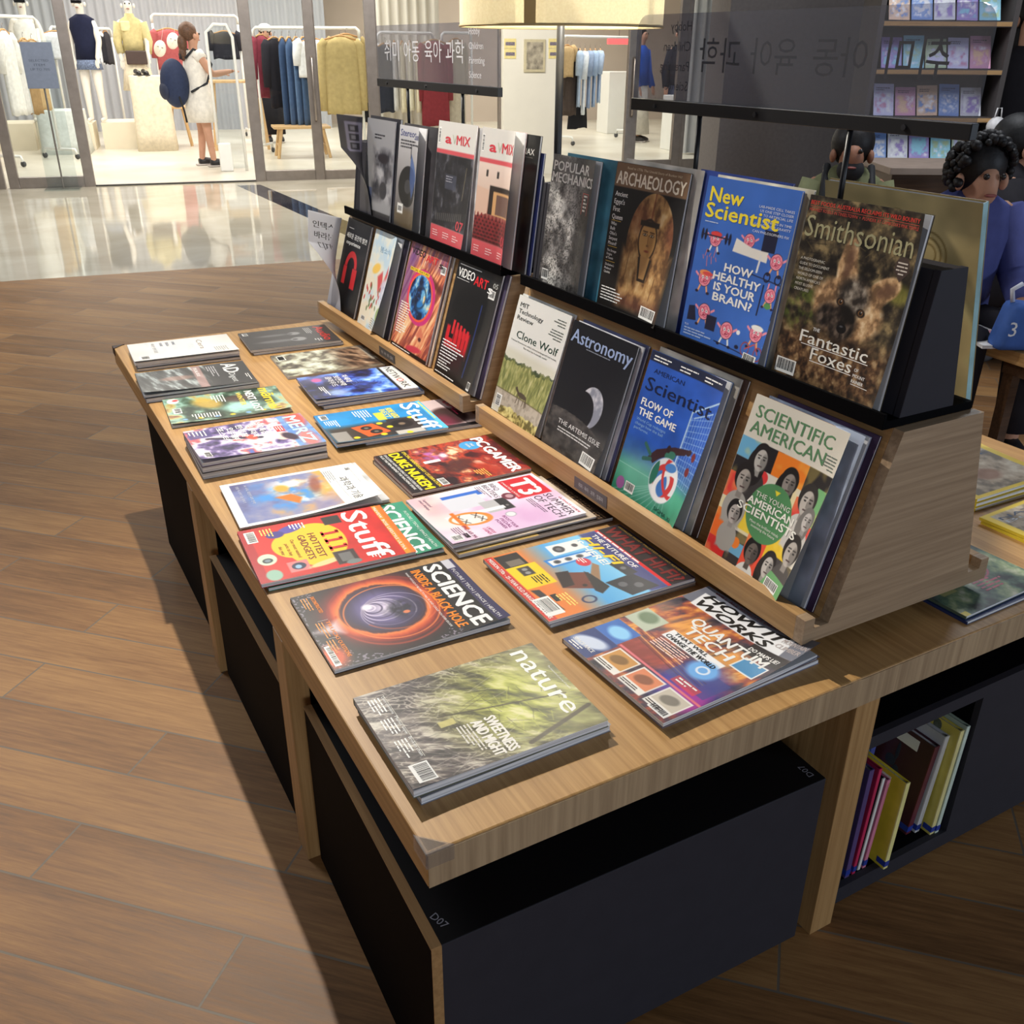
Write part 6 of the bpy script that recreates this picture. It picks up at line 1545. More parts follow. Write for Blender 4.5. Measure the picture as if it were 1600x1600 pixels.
for k in range(4):
    garment(('white blouse first behind the acrylic sign', 'cream pleated skirt behind the acrylic sign', 'ivory skirt behind the left sign pole', 'cream dress behind the acrylic sign next to the burgundy coat')[k], 'clothes', 616 + 12 * k, 66, 172 + 3 * (k % 2), 2.5 + .05 * k, .26, ((214, 210, 206), (232, 220, 190), (238, 230, 206), (228, 214, 186))[k], 1.2, 0, 1.2, .055)
garment('burgundy coat with full sleeves below the acrylic sign', 'coat', 678, 64, 196, 2.6, .40, (134, 52, 58), .2, .6, 1.1)
garment('greige long coat right of the burgundy one', 'coat', 712, 62, 205, 2.9, .34, (190, 178, 158), .6, .5, 1.1)
garment('tan shirt first in the right shop window', 'shirt', 886, 72, 120, 3.3, .34, (196, 166, 122), .6, .4)
garment('dark brown cardigan in the right shop window', 'cardigan', 892, 74, 180, 3.45, .34, (76, 64, 58), .6, .6)
for k in range(5):
    garment(('pale blue shirt first of the group', 'white long shirt among the pale blue ones', 'blue-grey shirt third of the group', 'sky blue shirt fourth of the group', 'short pale blue shirt last of the group')[k], 'shirt', 906 + 8 * k, 78, (166, 178, 168, 166, 160)[k], 3.5 + .12 * k, .32, ((176, 192, 216), (226, 230, 236), (150, 166, 194), (166, 186, 214), (184, 200, 222))[k], 1.25, .35, 1.0, .055, group='shirts in the right shop window')
garment('black skirt hanging low on the right window rail', 'skirt', 903, 165, 200, 3.8, .4, (36, 36, 40), .5, 0, 1.2, hanger=False)

rail('white clothes rail behind the navy mannequin', 78, 172, 44, 5.3, 6.5)
rail('white clothes rail deep in the shop behind the sign poles', 690, 736, 52, 2.75, 3.0)
white_m = mat((236, 230, 220), .45, .02, 8)


def skinned(name, pts, edges, m, parent, sub=2, root=0):
    me = bpy.data.meshes.new(name); me.from_pydata([p[:3] for p in pts], edges, []); me.update()
    o = bpy.data.objects.new(name, me); COL.objects.link(o); o.parent = parent
    s_ = o.modifiers.new('skin', 'SKIN'); s_.use_smooth_shade = True; s_.branch_smoothing = .3
    L = me.skin_vertices[0].data
    for i, p in enumerate(pts): L[i].radius = (p[3], p[4] if len(p) > 4 else p[3]); L[i].use_root = (i == root)
    q = o.modifiers.new('sub', 'SUBSURF'); q.levels = q.render_levels = sub
    me.materials.append(m); return o


def figure(t, H, m, arms, legs, lean=(0, 0), face=(0, 1), seated=None, head_dy=0.0, hz=0.0):
    """one continuous body. local frame: x to the figure's right, y ahead, z up. arms/legs: lists of joints per side"""
    h = H / 7.5
    pel = (0, 0, H * .53); ch = (lean[0] * .6, lean[1] * .6, H * .72); nk = (lean[0], lean[1], H * .835)
    hd = (lean[0] + face[0] * .01, lean[1] + face[1] * .01 + head_dy, H * .875 + hz)
    P = [pel + (.115, .085), (lean[0] * .3, lean[1] * .3, H * .62, .095, .08), ch + (.115, .09), nk + (.047,), hd + (.062,), (hd[0], hd[1], H * .925 + hz, .080, .088), (hd[0], hd[1] - .005, H * .965 + hz, .068, .075), (hd[0] + face[0] * .085, hd[1] + face[1] * .085, H * .912 + hz, .018)]
    E_ = [(0, 1), (1, 2), (2, 3), (3, 4), (4, 5), (5, 6), (5, 7)]
    for s_, J in zip((-1, 1), arms):
        i = len(P); P.append((lean[0] + s_ * .145, lean[1], H * .80, .058)); E_.append((2, i)); rr = (.044, .032, .03)
        for k, q in enumerate(J): P.append(tuple(q) + (rr[min(k, 2)],)); E_.append((len(P) - 2, len(P) - 1))
        w_ = P[-1]; e = np.array(P[-1][:3]) - np.array(P[-2][:3]); e /= np.linalg.norm(e) + 1e-9; wi = len(P) - 1
        sd = np.cross(e, (0, 0, 1.)); sd /= np.linalg.norm(sd) + 1e-9; up_ = np.cross(sd, e)
        for f in range(5):
            o_ = (f - 1.5) * .016 if f < 4 else -.034; ln = (.075, .085, .08, .06, .045)[f]
            b0 = np.array(w_[:3]) + e * (.05 if f < 4 else .02) + sd * o_; b1 = b0 + e * ln * .6 - up_ * .008; b2 = b0 + e * ln - up_ * .024
            P += [tuple(b0) + (.0105,), tuple(b1) + (.009,), tuple(b2) + (.0075,)]; n0 = len(P) - 3; E_ += [(wi, n0), (n0, n0 + 1), (n0 + 1, n0 + 2)]
    for s_, J in zip((-1, 1), legs):
        i = len(P); P.append((s_ * .085, 0, H * .49, .088)); E_.append((0, i)); rr = (.056, .036, .034, .026)
        for k, q in enumerate(J): P.append(tuple(q) + (rr[min(k, 3)],)); E_.append((len(P) - 2, len(P) - 1))
    o = skinned('body', P, E_, m, t)
    for s_ in (-1, 1):
        c0 = np.array([hd[0] + face[0] * .078, hd[1] + face[1] * .078, H * .935 + hz]) + np.array([face[1], -face[0], 0]) * .03 * s_
        MB().ball(tuple(c0), .011).build('eye', mat((40, 34, 32), .3), t, True)
        c1 = np.array([hd[0], hd[1], H * .918 + hz]) + np.array([face[1], -face[0], 0]) * .083 * s_
        MB().ball(tuple(c1), (.016, .022, .03)).build('ear', m, t, True)
    c0 = np.array([hd[0] + face[0] * .080, hd[1] + face[1] * .080, H * .893 + hz])
    MB().ball(tuple(c0), (.022, .012, .006)).build('mouth', mat((150, 84, 78), .5), t, True)
    return o


def hair(t, c, r, rgb, back, extra=None, drop=.042):
    """cap of hair leaving the face free; back is the unit vector to the back of the head"""
    mb = MB().ball((c[0] + back[0] * .040, c[1] + back[1] * .040, c[2] + drop), r, 20, 14)
    if extra: 
        for e in extra: mb.add(*(lambda k: (k.v, k.f))(MB().ball(*e)))
    o = mb.build('hair', mat(rgb, .55, .35, 60, .4, 0, .6), t, True); return o


def torso_cloth(t, name, rings, m, n=24):
    vs = []; fs = []
    for cx, cy, z, rx, ry in rings:
        for k in range(n): vs.append((cx + rx * math.cos(2 * PI * k / n), cy + ry * math.sin(2 * PI * k / n), z))
    for i in range(len(rings) - 1):
        for k in range(n):
            j = (k + 1) % n; fs.append((i * n + k, i * n + j, (i + 1) * n + j, (i + 1) * n + k))
    fs.append(tuple(range(n)))
    fs.append(tuple(range(len(rings) * n - 1, (len(rings) - 1) * n - 1, -1)))
    return MB().add(vs, fs).build(name, m, t, True)


def stand_legs(H, f=.0): return [[(-.09, .01, H * .27), (-.09, -.01 - f, .07), (-.09, -.02 - f, .045), (-.09, .12 - f, .03)], [(.09, .02, H * .27), (.09, .02 + f, .07), (.09, .01 + f, .045), (.09, .15 + f, .03)]]


# mannequins
def mannequin(label, a, b, zb, H, rz, dress):
    t = sthing('mannequin', label, 'mannequin', a, b, zb, rz)
    figure(t, H, white_m, [[(-.20, .02, H * .64), (-.17, .10, H * .51)], [(.21, -.02, H * .64), (.19, .06, H * .50)]], stand_legs(H))
    dress(t, H); return t


def d_yellow(t, H):
    y = fabric((206, 192, 140))
    torso_cloth(t, 'sweater', [(0, 0, H * .56, .150, .12), (0, 0, H * .66, .140, .11), (0, 0, H * .74, .170, .125), (0, 0, H * .80, .165, .10), (0, 0, H * .835, .07, .065), (0, 0, H * .86, .058, .058)], y)
    for s_ in (-1, 1): MB().tube([(s_ * .15, 0, H * .79), (s_ * .21, 0, H * .64), (s_ * (.185), .05, H * .55)], [.075, .06, .05], 12).build('sleeve', y, t, True)
    torso_cloth(t, 'skirt', [(0, 0, H * .25, .235, .19), (0, 0, H * .42, .185, .15), (0, 0, H * .565, .135, .105)], fabric((232, 220, 196)))
    MB().box(-.16, .12, .135, .19, H * .46, H * .57).build('handbag', mat((70, 52, 46), .45), t, bevel=.012)
    MB().box(.0, .13, -.11, .125, H * .72, H * .80).build('shoulder_scarf', fabric((236, 222, 170)), t, bevel=.02)


def d_navy(t, H):
    torso_cloth(t, 'vest', [(0, 0, H * .50, .165, .13), (0, 0, H * .62, .150, .12), (0, 0, H * .74, .185, .13), (0, 0, H * .81, .17, .10), (0, 0, H * .845, .065, .065)], fabric((30, 34, 58)))
    torso_cloth(t, 'shorts', [(0, 0, H * .42, .185, .14), (0, 0, H * .53, .15, .115)], mat((116, 130, 160), .8, .5, 60))
    MB().box(-.07, .07, .06, .10, H * .925, H * .95).build('sunglasses', mat((20, 20, 22), .2), t, bevel=.006)


def d_white(t, H):
    torso_cloth(t, 'tank_top', [(0, 0, H * .52, .155, .12), (0, 0, H * .62, .14, .11), (0, 0, H * .74, .165, .12), (0, 0, H * .80, .12, .09)], fabric((240, 238, 232)))
    MB().box(-.07, .07, .06, .10, H * .925, H * .95).build('sunglasses', mat((20, 20, 22), .2), t, bevel=.006)


a, z = sa(197, -6, 4.6); mannequin('white mannequin in a yellow sweater and cream skirt', a, 4.6, .36, 1.64, PI, d_yellow)
a, z = sa(121, -6, 4.4); mannequin('white mannequin in a navy vest and checked shorts', a, 4.4, .36, 1.64, PI - .3, d_navy)
a, z = sa(30, -6, 4.6); mannequin('white mannequin in a white tank top at the far left', a, 4.6, .36, 1.64, PI, d_white)
cream = mat((232, 222, 200), .7, .03, 6)
a, z = sa(120, 222, 4.4); tag(S(boxo('display_plinth', -.30, .28, -.33, .4, 0, .355, cream)), 'cream plinth below the navy mannequin', 'plinth').location = sp(a, 4.4, .004)
a, z = sa(198, 225, 4.6); tag(S(boxo('display_plinth', -.28, .42, -.35, .45, 0, .355, cream)), 'cream plinth below the yellow mannequin', 'plinth').location = sp(a, 4.6, .004)
a, z = sa(30, 225, 4.6); tag(S(boxo('display_plinth', -.34, .28, -.35, .45, 0, .355, cream)), 'cream plinth below the white-topped mannequin at the far left', 'plinth').location = sp(a, 4.6, .004)


def draped(label, u, b, w_, d_, h_, rgb):
    a, _ = sa(u, 200, b); t = sthing('draped_pedestal', label, 'pedestal', a, b)
    n = 48; vs = []; fs = []
    rows = [(h_, .985), (h_ - .015, 1.0), (h_ * .6, 1.02), (h_ * .25, 1.05), (0.0, 1.09)]
    for z_, k in rows:
        for j in range(n):
            th = 2 * PI * (j + .5) / n; c_, s_ = math.cos(th), math.sin(th); q = 1 / max(abs(c_), abs(s_)); q = min(q, 1.33)
            rp = 1 + .02 * math.sin(11 * th) * (h_ - z_) / h_
            vs.append((w_ / 2 * c_ * q * k * rp, d_ / 2 * s_ * q * k * rp, z_))
    for i in range(len(rows) - 1):
        for j in range(n):
            q = (j + 1) % n; fs.append((i * n + j, i * n + q, (i + 1) * n + q, (i + 1) * n + j))
    fs.append(tuple(range(n))); fs.append(tuple(range(len(rows) * n - 1, (len(rows) - 1) * n - 1, -1)))
    MB().add(vs, fs).build('cloth_cover', fabric(rgb), t, True); return a, h_


pa, ph_ = draped('tall pedestal under a pale cloth with black shoes on it', 243, 4.0, .50, .50, .98, (226, 214, 190))
draped('low wide box under a white cloth at the left of the shop', 100, 3.80, .58, .55, .56, (222, 226, 222))
for k in range(2):
    t = sthing('shoe', ('black shoe on the tall pedestal, left one', 'black shoe on the tall pedestal, right one')[k], 'shoe', pa - .12 + .10 * k, 3.86, ph_ + .005, .3, 'pair of shoes')
    MB().tube([(0, -.10, .025), (0, -.04, .03), (0, .04, .042), (0, .10, .05)], [.022, .036, .03, .034], 12).build('upper', mat((22, 20, 22), .3), t, True)
    MB().box(-.034, .034, -.12, .13, 0, .014).build('sole', mat((40, 36, 34), .5), t, bevel=.006)
for k, (u, v) in enumerate(((250, 76), (270, 64))):
    a, z = sa(u, v, 4.9)
    o = MB().ball((0, 0, 0), (.085, .05, .115), 18, 12).build('oval_mask', white_m, None, True); o.location = sp(a, 4.9, z); o.rotation_euler = (0, .3, SROT)
    for s_ in (-1, 1): MB().ball((s_ * .03, -.046, .02), (.013, .006, .006)).build('eye_slit', mat((120, 112, 104), .5), o, True)
    MB().ball((0, -.055, -.012), (.010, .014, .025)).build('nose', white_m, o, True)
    tag(o, ('lower white oval mannequin face hanging before the rose red jacket', 'upper white oval mannequin face hanging before the rose red jacket')[k], 'decoration', 'white mannequin faces')
    MB().tube([(0, 0, .1), (0, .01, .9)], .002, 6).build('thread', mat((200, 200, 200), .5), o)
oak_light = wood('pale_trestle_wood', (190, 150, 100), (220, 186, 138), 2)


def trestle(label, u, b, w_, h_, top=True):
    a, _ = sa(u, 200, b); t = sthing('wooden_trestle', label, 'table')
    return None


def stool(label, u, b, w_, d_, h_):
    a, _ = sa(u, 200, b); t = sthing('wooden_table', label, 'table', a, b)
    boxo('table_top', -w_ / 2, w_ / 2, -d_ / 2, d_ / 2, h_ - .03, h_, oak_light, t, .004)
    for sx in (-1, 1):
        for sy in (-1, 1):
            MB().tube([(sx * (w_ / 2 - .10), sy * (d_ / 2 - .06), h_ - .03), (sx * (w_ / 2 - .03), sy * (d_ / 2 - .03), 0)], .022, 8).build('leg', oak_light, t)
        MB().tube([(sx * (w_ / 2 - .06), -d_ / 2 + .05, h_ * .4), (sx * (w_ / 2 - .06), d_ / 2 - .05, h_ * .4)], .014, 8).build('stretcher', oak_light, t)
    return t


stool('wooden trestle table in front of the person with a backpack', 375, 3.9, .8, .6, .92)
stool('low wooden table behind the glass door under the jeans', 470, 2.5, .75, .5, .40)
stool('small wooden stand left of the person with a backpack', 281, 4.6, .35, .4, .55)

# entrance gate and poster stand
g = sthing('security_gate', 'pale upright security gate panel inside the shop entrance', 'security gate', 2.235, 1.03)
MB().prism([(p[0] - .035, p[1] + .03) for p in round_rect(.30, 1.55, .10)], -.012, .012, 1).build('clear_panel', film_clear, g)
MB().box(-.05, .10, -.05, .05, 0, .32).build('base_box', white_paint, g, bevel=.015)
MB().tube([(.255, 0, 0), (.255, 0, 1.45), (.20, 0, 1.575), (.06, 0, 1.58), (-.03, 0, 1.5), (-.045, 0, .3)], .018, 10).build('frame_tube', white_paint, g, True)
MB().ball((.12, 0, 1.575), (.02, .015, .012)).build('red_lamp', emit('gate_lamp', (255, 60, 70), 2), g)
ps = thing('poster_stand', 'clear stand with a blue-grey notice in front of the left glass door', 'sign', (.64, 10.62, .0012), SROT)
boxo('notice_board', -.145, .145, -.008, .008, .965, 1.385, mat((104, 112, 128), .5), ps, .003)
lettering('notice_print', [('SELECTED', -.09, 1.21, .022, .18, 0), ('ITEM', -.05, 1.17, .022, .10, 0), ('UP TO 70%', -.09, 1.13, .022, .18, 0)], mat((60, 66, 80), .6), ps, frame((1, 0, 0), (0, 0, 1), (0, -.0088, 0)))
boxo('clear_panel', -.15, .15, .009, .014, .02, 1.40, film_clear, ps)
boxo('base_plate', -.17, .17, -.14, .14, 0, .012, film_clear, ps)
MB().tube([(0, .02, .012), (0, .02, .97)], .009, 8).build('rod', steel, ps)
a, z = sa(822, 78, -.12)
pf = sthing('framed_notice', 'small framed picture on the cream wall panel behind the lamp pole', 'picture frame', a + .10, -.125, z - .06)
boxo('picture_frame', -.13, .13, -.012, 0, -.17, .17, mat((196, 184, 150), .5), pf, .004)
boxo('picture', -.10, .10, -.014, -.0125, -.14, .14, mat((160, 150, 130), .5, .5, 16), pf)
for k, (u, v) in enumerate(((797, 68), (797, 84), (866, 68), (866, 84))):
    a, z = sa(u, v, -.12)
    n_ = S(boxo('yellow_sticker', -.07, .07, -.004, 0, -.05, .05, mat((226, 208, 140), .6))); n_.location = sp(a, -.121, z)
    boxo('sticker_print', -.055, .055, -.0048, -.0042, -.02, .015, mat((120, 110, 120), .6, .6, 120), n_)
    tag(n_, ('upper left', 'lower left', 'upper right', 'lower right')[k] + ' pale yellow sticker on the cream wall panel', 'sticker', 'stickers on the wall panel')

cur_m = mat((206, 204, 204), .85, .05, 3)
tag(pleats('curtain', 4.55, 5.45, 3.2, .02, 3.1, .13, .07, mat((222, 214, 200), .85, .04, 3)), 'long cream curtain behind the far acrylic sign', 'curtain')
tag(pleats('curtain', 8.6, 9.9, 1.6, .02, 3.1, .14, .08, cur_m), 'grey curtain in the right shop window beside the dark column', 'curtain')
for k, (u, b, h_) in enumerate(((960, 5.4, 1.0), (1068, 2.2, .75))):
    a, _ = sa(u, 200, b)
    o = S(boxo('white_display_block', -.25, .25, -.25, .25, 0, h_, white_paint, None, .01)); o.location = sp(a, b, .004)
    tag(o, ('tall white display block in the right shop window', 'white display block before the grey curtain')[k], 'plinth')
a, z = sa(967, 63, 4.8); o = S(boxo('exit_sign', -.2, .2, -.03, .03, -.06, .06, emit('red_sign', (255, 90, 90), 1.2))); o.location = sp(a, 4.8, z); tag(o, 'small red lit sign deep in the right shop window', 'sign')
boxo('hanger_rod', -.004, .004, -.004, .004, .06, .9, steel, o)


# ------------------------------------------------------------------ people
SKIN = mat((196, 148, 122), .55, .06, 14, .35)
SKIN_D = mat((160, 112, 88), .55, .06, 14, .35)
BLACKHAIR = (22, 18, 18)


def shoes(t, pts, rgb):
    for x, y in pts:
        MB().tube([(x, y - .06, .045), (x, y + .02, .05), (x, y + .10, .04), (x, y + .16, .032)], [.04, .048, .045, .03], 12).build('shoe', mat(rgb, .5), t, True)
        MB().box(x - .045, x + .045, y - .10, y + .18, 0.002, .022).build('shoe_sole', mat((190, 180, 174), .6), t, bevel=.01)


def tops(t, H, m, arms, w_=.17, hem=.50, lean=(0, 0), n_=3, name='shirt', sl=None):
    torso_cloth(t, name, [(0, 0, H * hem, w_, w_ * .75), (lean[0] * .3, lean[1] * .3, H * .62, w_ * .95, w_ * .7), (lean[0] * .6, lean[1] * .6, H * .73, w_ * 1.08, w_ * .76), (lean[0], lean[1], H * .80, w_ * .98, w_ * .6), (lean[0], lean[1], H * .84, .065, .062)], m)
    for s_, J in zip((-1, 1), arms):
        P = [(lean[0] + s_ * .14, lean[1], H * .795)] + [tuple(q) for q in J][:2]
        if sl: P = P[:1] + [tuple(np.array(P[0]) * (1 - sl) + np.array(P[1]) * sl)]
        MB().tube(P, [.072, .062, .050][:len(P)], 14).build('sleeve', m, t, True)


H = 1.59
p = sthing('person', 'person in a white knee-length dress wearing a navy backpack at the shop entrance', 'person', 2.045, 1.64, .004, -PI / 2 + .35)
ga = [[(-.20, .10, H * .66), (-.14, .34, H * .66), ], [(.20, .12, H * .66), (.16, .36, H * .68)]]
figure(p, H, SKIN, ga, [[(-.09, .02, H * .27), (-.11, -.02, .07), (-.11, -.03, .045), (-.11, .11, .03)], [(.09, .02, H * .27), (.13, .04, .07), (.13, .03, .045), (.13, .17, .03)]])
wd = fabric((232, 226, 216))
torso_cloth(p, 'dress', [(0, 0, H * .325, .215, .185), (0, 0, H * .45, .205, .17), (0, 0, H * .54, .18, .145), (0, 0, H * .62, .155, .13), (0, 0, H * .73, .175, .135), (0, 0, H * .80, .145, .10), (0, 0, H * .825, .08, .07)], wd)
for s_ in (-1, 1): MB().tube([(s_ * .12, 0, H * .80), (s_ * .175, .03, H * .765)], [.075, .07], 14).build('cap_sleeve', wd, p, True)
hair(p, (0, 0, H * .925), (.096, .104, .105), (96, 68, 50), (0, -1), [((0, -.12, H * .87), (.05, .055, .10)), ((0, -.13, H * .80), (.04, .045, .08))])
bp_ = thing('backpack', 'navy backpack worn by the person in the white dress', 'backpack', (0, 0, 0)); bp_.parent = None
q_ = sp(2.045, 1.64, .004); bp_.location = q_; bp_.rotation_euler = (0, 0, SROT - PI / 2 + .35)
MB().ball((0, -.275, H * .60), (.165, .165, .27), 24, 16).build('bag_body', mat((40, 50, 78), .7, .1, 30, .3, 0, .2), bp_, True)
MB().ball((0, -.41, H * .55), (.11, .05, .10), 20, 12).build('front_pocket', mat((34, 42, 66), .7), bp_, True)
for s_ in (-1, 1): MB().tube([(s_ * .09, -.14, H * .77), (s_ * .115, -.04, H * .832), (s_ * .12, .09, H * .80), (s_ * .13, .158, H * .73), (s_ * .165, .06, H * .60), (s_ * .14, -.14, H * .54)], .014, 8).build('strap', mat((26, 28, 36), .7), bp_, True)
MB().tube([(-.03, -.16, H * .76), (-.02, -.17, H * .80), (.02, -.17, H * .80), (.03, -.16, H * .76)], .007, 8).build('carry_handle', mat((26, 28, 36), .7), bp_, True)
MB().tube([(.12, -.30, H * .55), (.15, -.26, H * .42), (.14, -.24, H * .33)], .012, 8).build('loose_strap', mat((20, 20, 24), .7), bp_, True)
shoes(p, [(-.11, 0.0), (.13, .06)], (30, 26, 28))

a, _ = sa(413, 40, 4.8); p = sthing('person', 'person with a white cap and black jacket standing behind the jeans rail', 'person', a, 4.8, .004, PI)
arm0 = [[(-.22, .02, 1.02), (-.20, .12, .82)], [(.22, .02, 1.02), (.20, .12, .82)]]
figure(p, 1.66, SKIN, arm0, stand_legs(1.66)); tops(p, 1.66, fabric((40, 38, 42)), arm0); torso_cloth(p, 'trousers', [(0, 0, .12, .17, .11), (0, 0, .85, .16, .12)], fabric((36, 36, 42)))
hair(p, (0, 0, 1.66 * .925), (.094, .10, .10), BLACKHAIR, (0, -1)); MB().ball((0, -.005, 1.66 * .965), (.098, .105, .07)).build('cap', mat((226, 224, 220), .7), p, True); shoes(p, [(-.09, 0), (.09, .03)], (40, 40, 44))
a, _ = sa(1002, 80, 3.6); p = sthing('person', 'person in a bright blue top far inside the right shop window', 'person', a, 3.6, .004, PI + .6)
figure(p, 1.68, SKIN, arm0, stand_legs(1.68)); tops(p, 1.68, fabric((40, 90, 190)), arm0); torso_cloth(p, 'long_skirt', [(0, 0, .12, .22, .20), (0, 0, .85, .16, .12)], fabric((206, 200, 190))); hair(p, (0, 0, 1.68 * .925), (.094, .10, .10), BLACKHAIR, (0, -1), [((0, -.07, 1.45), (.08, .05, .12))]); shoes(p, [(-.09, 0), (.09, .03)], (50, 46, 44))
a, _ = sa(1062, 100, 3.4); p = sthing('person', 'person in a dark top and long navy skirt behind the near acrylic sign', 'person', a, 3.4, .004, PI - .4)
figure(p, 1.70, SKIN, arm0, stand_legs(1.70)); tops(p, 1.70, fabric((36, 36, 44)), arm0); torso_cloth(p, 'long_skirt', [(0, 0, .25, .22, .20), (0, 0, .87, .16, .12)], fabric((52, 60, 84))); hair(p, (0, 0, 1.70 * .925), (.094, .10, .10), BLACKHAIR, (0, -1)); shoes(p, [(-.09, 0), (.09, .03)], (40, 38, 40))
VIEW = math.atan2(-AF[0], AF[1])   # heading of the camera about z


def seat_legs(H, sh): return [[(-.12, .40, sh + .10), (-.12, .42, .08), (-.12, .41, .05), (-.12, .54, .03)], [(.12, .40, sh + .10), (.12, .42, .08), (.12, .41, .05), (.12, .54, .03)]]


def seated(label, P_head, head_z, face_rz, H, skin, top_m, hair_rgb, seat_h=None, group=None, curly=False, face=(0, 1), arms=None, top_name='shirt'):
    """seated figure whose crown is at head_z; hips at head_z - .53H + ..."""
    HZ, HY = -.085, .05
    drop = H * .985 - head_z + HZ
    t = thing('person', label, 'person', (P_head[0], P_head[1], 0), face_rz)
    k = bpy.data.objects.new('tmp', None)
    hz = H * .53 - drop
    A = arms or [[(-.22, .08, H * .64 - drop), (-.14, .28, H * .60 - drop)], [(.22, .08, H * .64 - drop), (.14, .28, H * .60 - drop)]]
    A_ = [[(x, y, z + drop) for x, y, z in j] for j in A]
    L_ = [[(x, y, z + drop) for x, y, z in j] for j in seat_legs(H, hz - .10)]
    before = set(bpy.data.objects)
    figure(t, H, skin, A_, L_, (0, .03), face, None, HY, HZ)
    tops(t, H, top_m, A_, .175, .50, (0, .03), name=top_name)
    cx_, cy_, cz_ = 0, .03 + HY, H * .925 + HZ; rd = random.Random(5); ex = []
    if curly:
        while len(ex) < 150:
            v = Vector((rd.gauss(0, 1), rd.gauss(0, 1), rd.gauss(0, 1))).normalized()
            if v.dot(Vector((face[0], face[1], -.25)).normalized()) > .42 or v.z < -.55: continue
            ex.append(((cx_ + v.x * .108, cy_ + v.y * .112 - .012, cz_ + v.z * .118 + .03), rd.uniform(.012, .021), 7, 5))
    hair(t, (cx_, cy_, cz_), (.098, .106, .108), hair_rgb, (-face[0], -face[1]), ex or None)
    for s_ in (-1, 1): MB().tube([(s_ * .09, -.02, H * .50), (s_ * .12, .40, hz + drop + .0), (s_ * .12, .42, drop + .12)], [.10, .085, .06], 14).build('trouser_leg', fabric((40, 38, 44)), t, True)
    for o in set(bpy.data.objects) - before: o.location.z -= drop
    bpy.data.objects.remove(k)
    for s_ in (-1, 1):
        MB().tube([(s_ * .12, .36, .045), (s_ * .12, .44, .05), (s_ * .12, .56, .032)], [.045, .05, .032], 12).build('shoe', mat((30, 28, 32), .5), t, True)
    return t, drop, hz


def seat_(label, P, rz, h_, rgb):
    t = thing('stool', label, 'stool', (P[0], P[1], 0), rz)
    MB().lathe([(.16, 0), (.17, .02), (.17, h_ - .03), (.16, h_)], 28).build('seat_body', mat(rgb, .8), t, True)
    MB().lathe([(.168, h_ + .0005), (.172, h_ + .015), (.15, h_ + .03)], 28).build('cushion', mat(tuple(int(x * .8) for x in rgb), .8), t, True)


pm = at_d(1330, 235, 4.45)
t, drop, hz = seated('man in an olive jacket with black backpack straps sitting before the dark column', pm, 1.035, VIEW + PI - .25, 1.70, SKIN_D, fabric((118, 120, 88)), BLACKHAIR, top_name='jacket')
H_ = 1.70
for s_ in (-1, 1): MB().tube([(s_ * .09, -.12, H_ * .79 - drop), (s_ * .10, .02, H_ * .835 - drop), (s_ * .105, .13, H_ * .79 - drop), (s_ * .11, .172, H_ * .70 - drop), (s_ * .12, .16, H_ * .60 - drop)], .019, 8).build('backpack_strap', mat((20, 20, 24), .7), t, True)
MB().ball((0, .125, H_ * .885 - drop - .085), (.062, .052, .055)).build('face_mask', mat((34, 32, 34), .8), t, True)
MB().box(-.03, .03, .125, .14, H_ * .60 - drop, H_ * .81 - drop).build('undershirt', fabric((150, 130, 110)), t, bevel=.006)
seat_('round grey stool under the man in the olive jacket', pm, 0, max(.06, hz - .15), (96, 92, 92))
pc = at_d(1512, 280, 3.45)
t, drop, hz = seated('child with curly black hair in a blue-violet shirt bent over an open book', pc, 1.045, VIEW + PI + .1, 1.50, SKIN, fabric((78, 84, 140)), (20, 17, 18), curly=True)
seat_('round grey stool under the child with curly hair', pc, 0, max(.06, hz - .15), (96, 92, 92))
pd = at_d(1572, 220, 4.3)
t, drop, hz = seated('person with short black hair in dark clothes sitting behind the curly-haired child', pd, 1.07, VIEW + PI + 1.2, 1.68, SKIN, fabric((40, 38, 42)), (14, 13, 14))
seat_('round grey stool under the black-haired person in dark clothes', pd, 0, max(.06, hz - .15), (96, 92, 92))
ww_ = at_d(1540, 60, 6.7)
arm1 = [[(-.22, .04, 1.05), (-.16, .20, .95)], [(.22, .04, 1.05), (.16, .2, .95)]]
p = thing('person', 'man in a plaid shirt standing behind the right end of the near acrylic sign', 'person', (ww_[0], ww_[1], 0), VIEW + PI / 2)
plaid = mat((120, 96, 92), .85, .55, 34, .2); p.scale = (.93, .93, .90); figure(p, 1.66, SKIN_D, arm1, stand_legs(1.66)); tops(p, 1.66, plaid, arm1, .185); torso_cloth(p, 'trousers', [(0, 0, .10, .17, .12), (0, 0, .86, .165, .13)], fabric((44, 44, 52))); hair(p, (0, 0, 1.66 * .925), (.095, .102, .105), BLACKHAIR, (0, -1)); shoes(p, [(-.09, 0), (.09, .03)], (40, 40, 44))
wb = at_d(1606, 60, 5.75)
arm2 = [[(-.20, .02, 1.06), (-.15, .08, .84)], [(.23, .02, 1.06), (.24, .06, .84)]]
p = thing('person', 'person in a black top with one bare arm hanging at the right edge', 'person', (wb[0], wb[1], 0), VIEW + PI - .2)
figure(p, 1.66, SKIN, arm2, stand_legs(1.66)); tops(p, 1.66, fabric((26, 24, 28)), arm2, .18, sl=.4); torso_cloth(p, 'trousers', [(0, 0, .10, .18, .13), (0, 0, .86, .17, .135)], fabric((28, 28, 32))); hair(p, (0, 0, 1.66 * .925), (.095, .102, .105), BLACKHAIR, (0, -1), [((0, -.06, 1.42), (.09, .05, .13))]); shoes(p, [(-.09, 0), (.09, .03)], (40, 40, 44))
wh_ = at_d(1556, 198, 5.5)
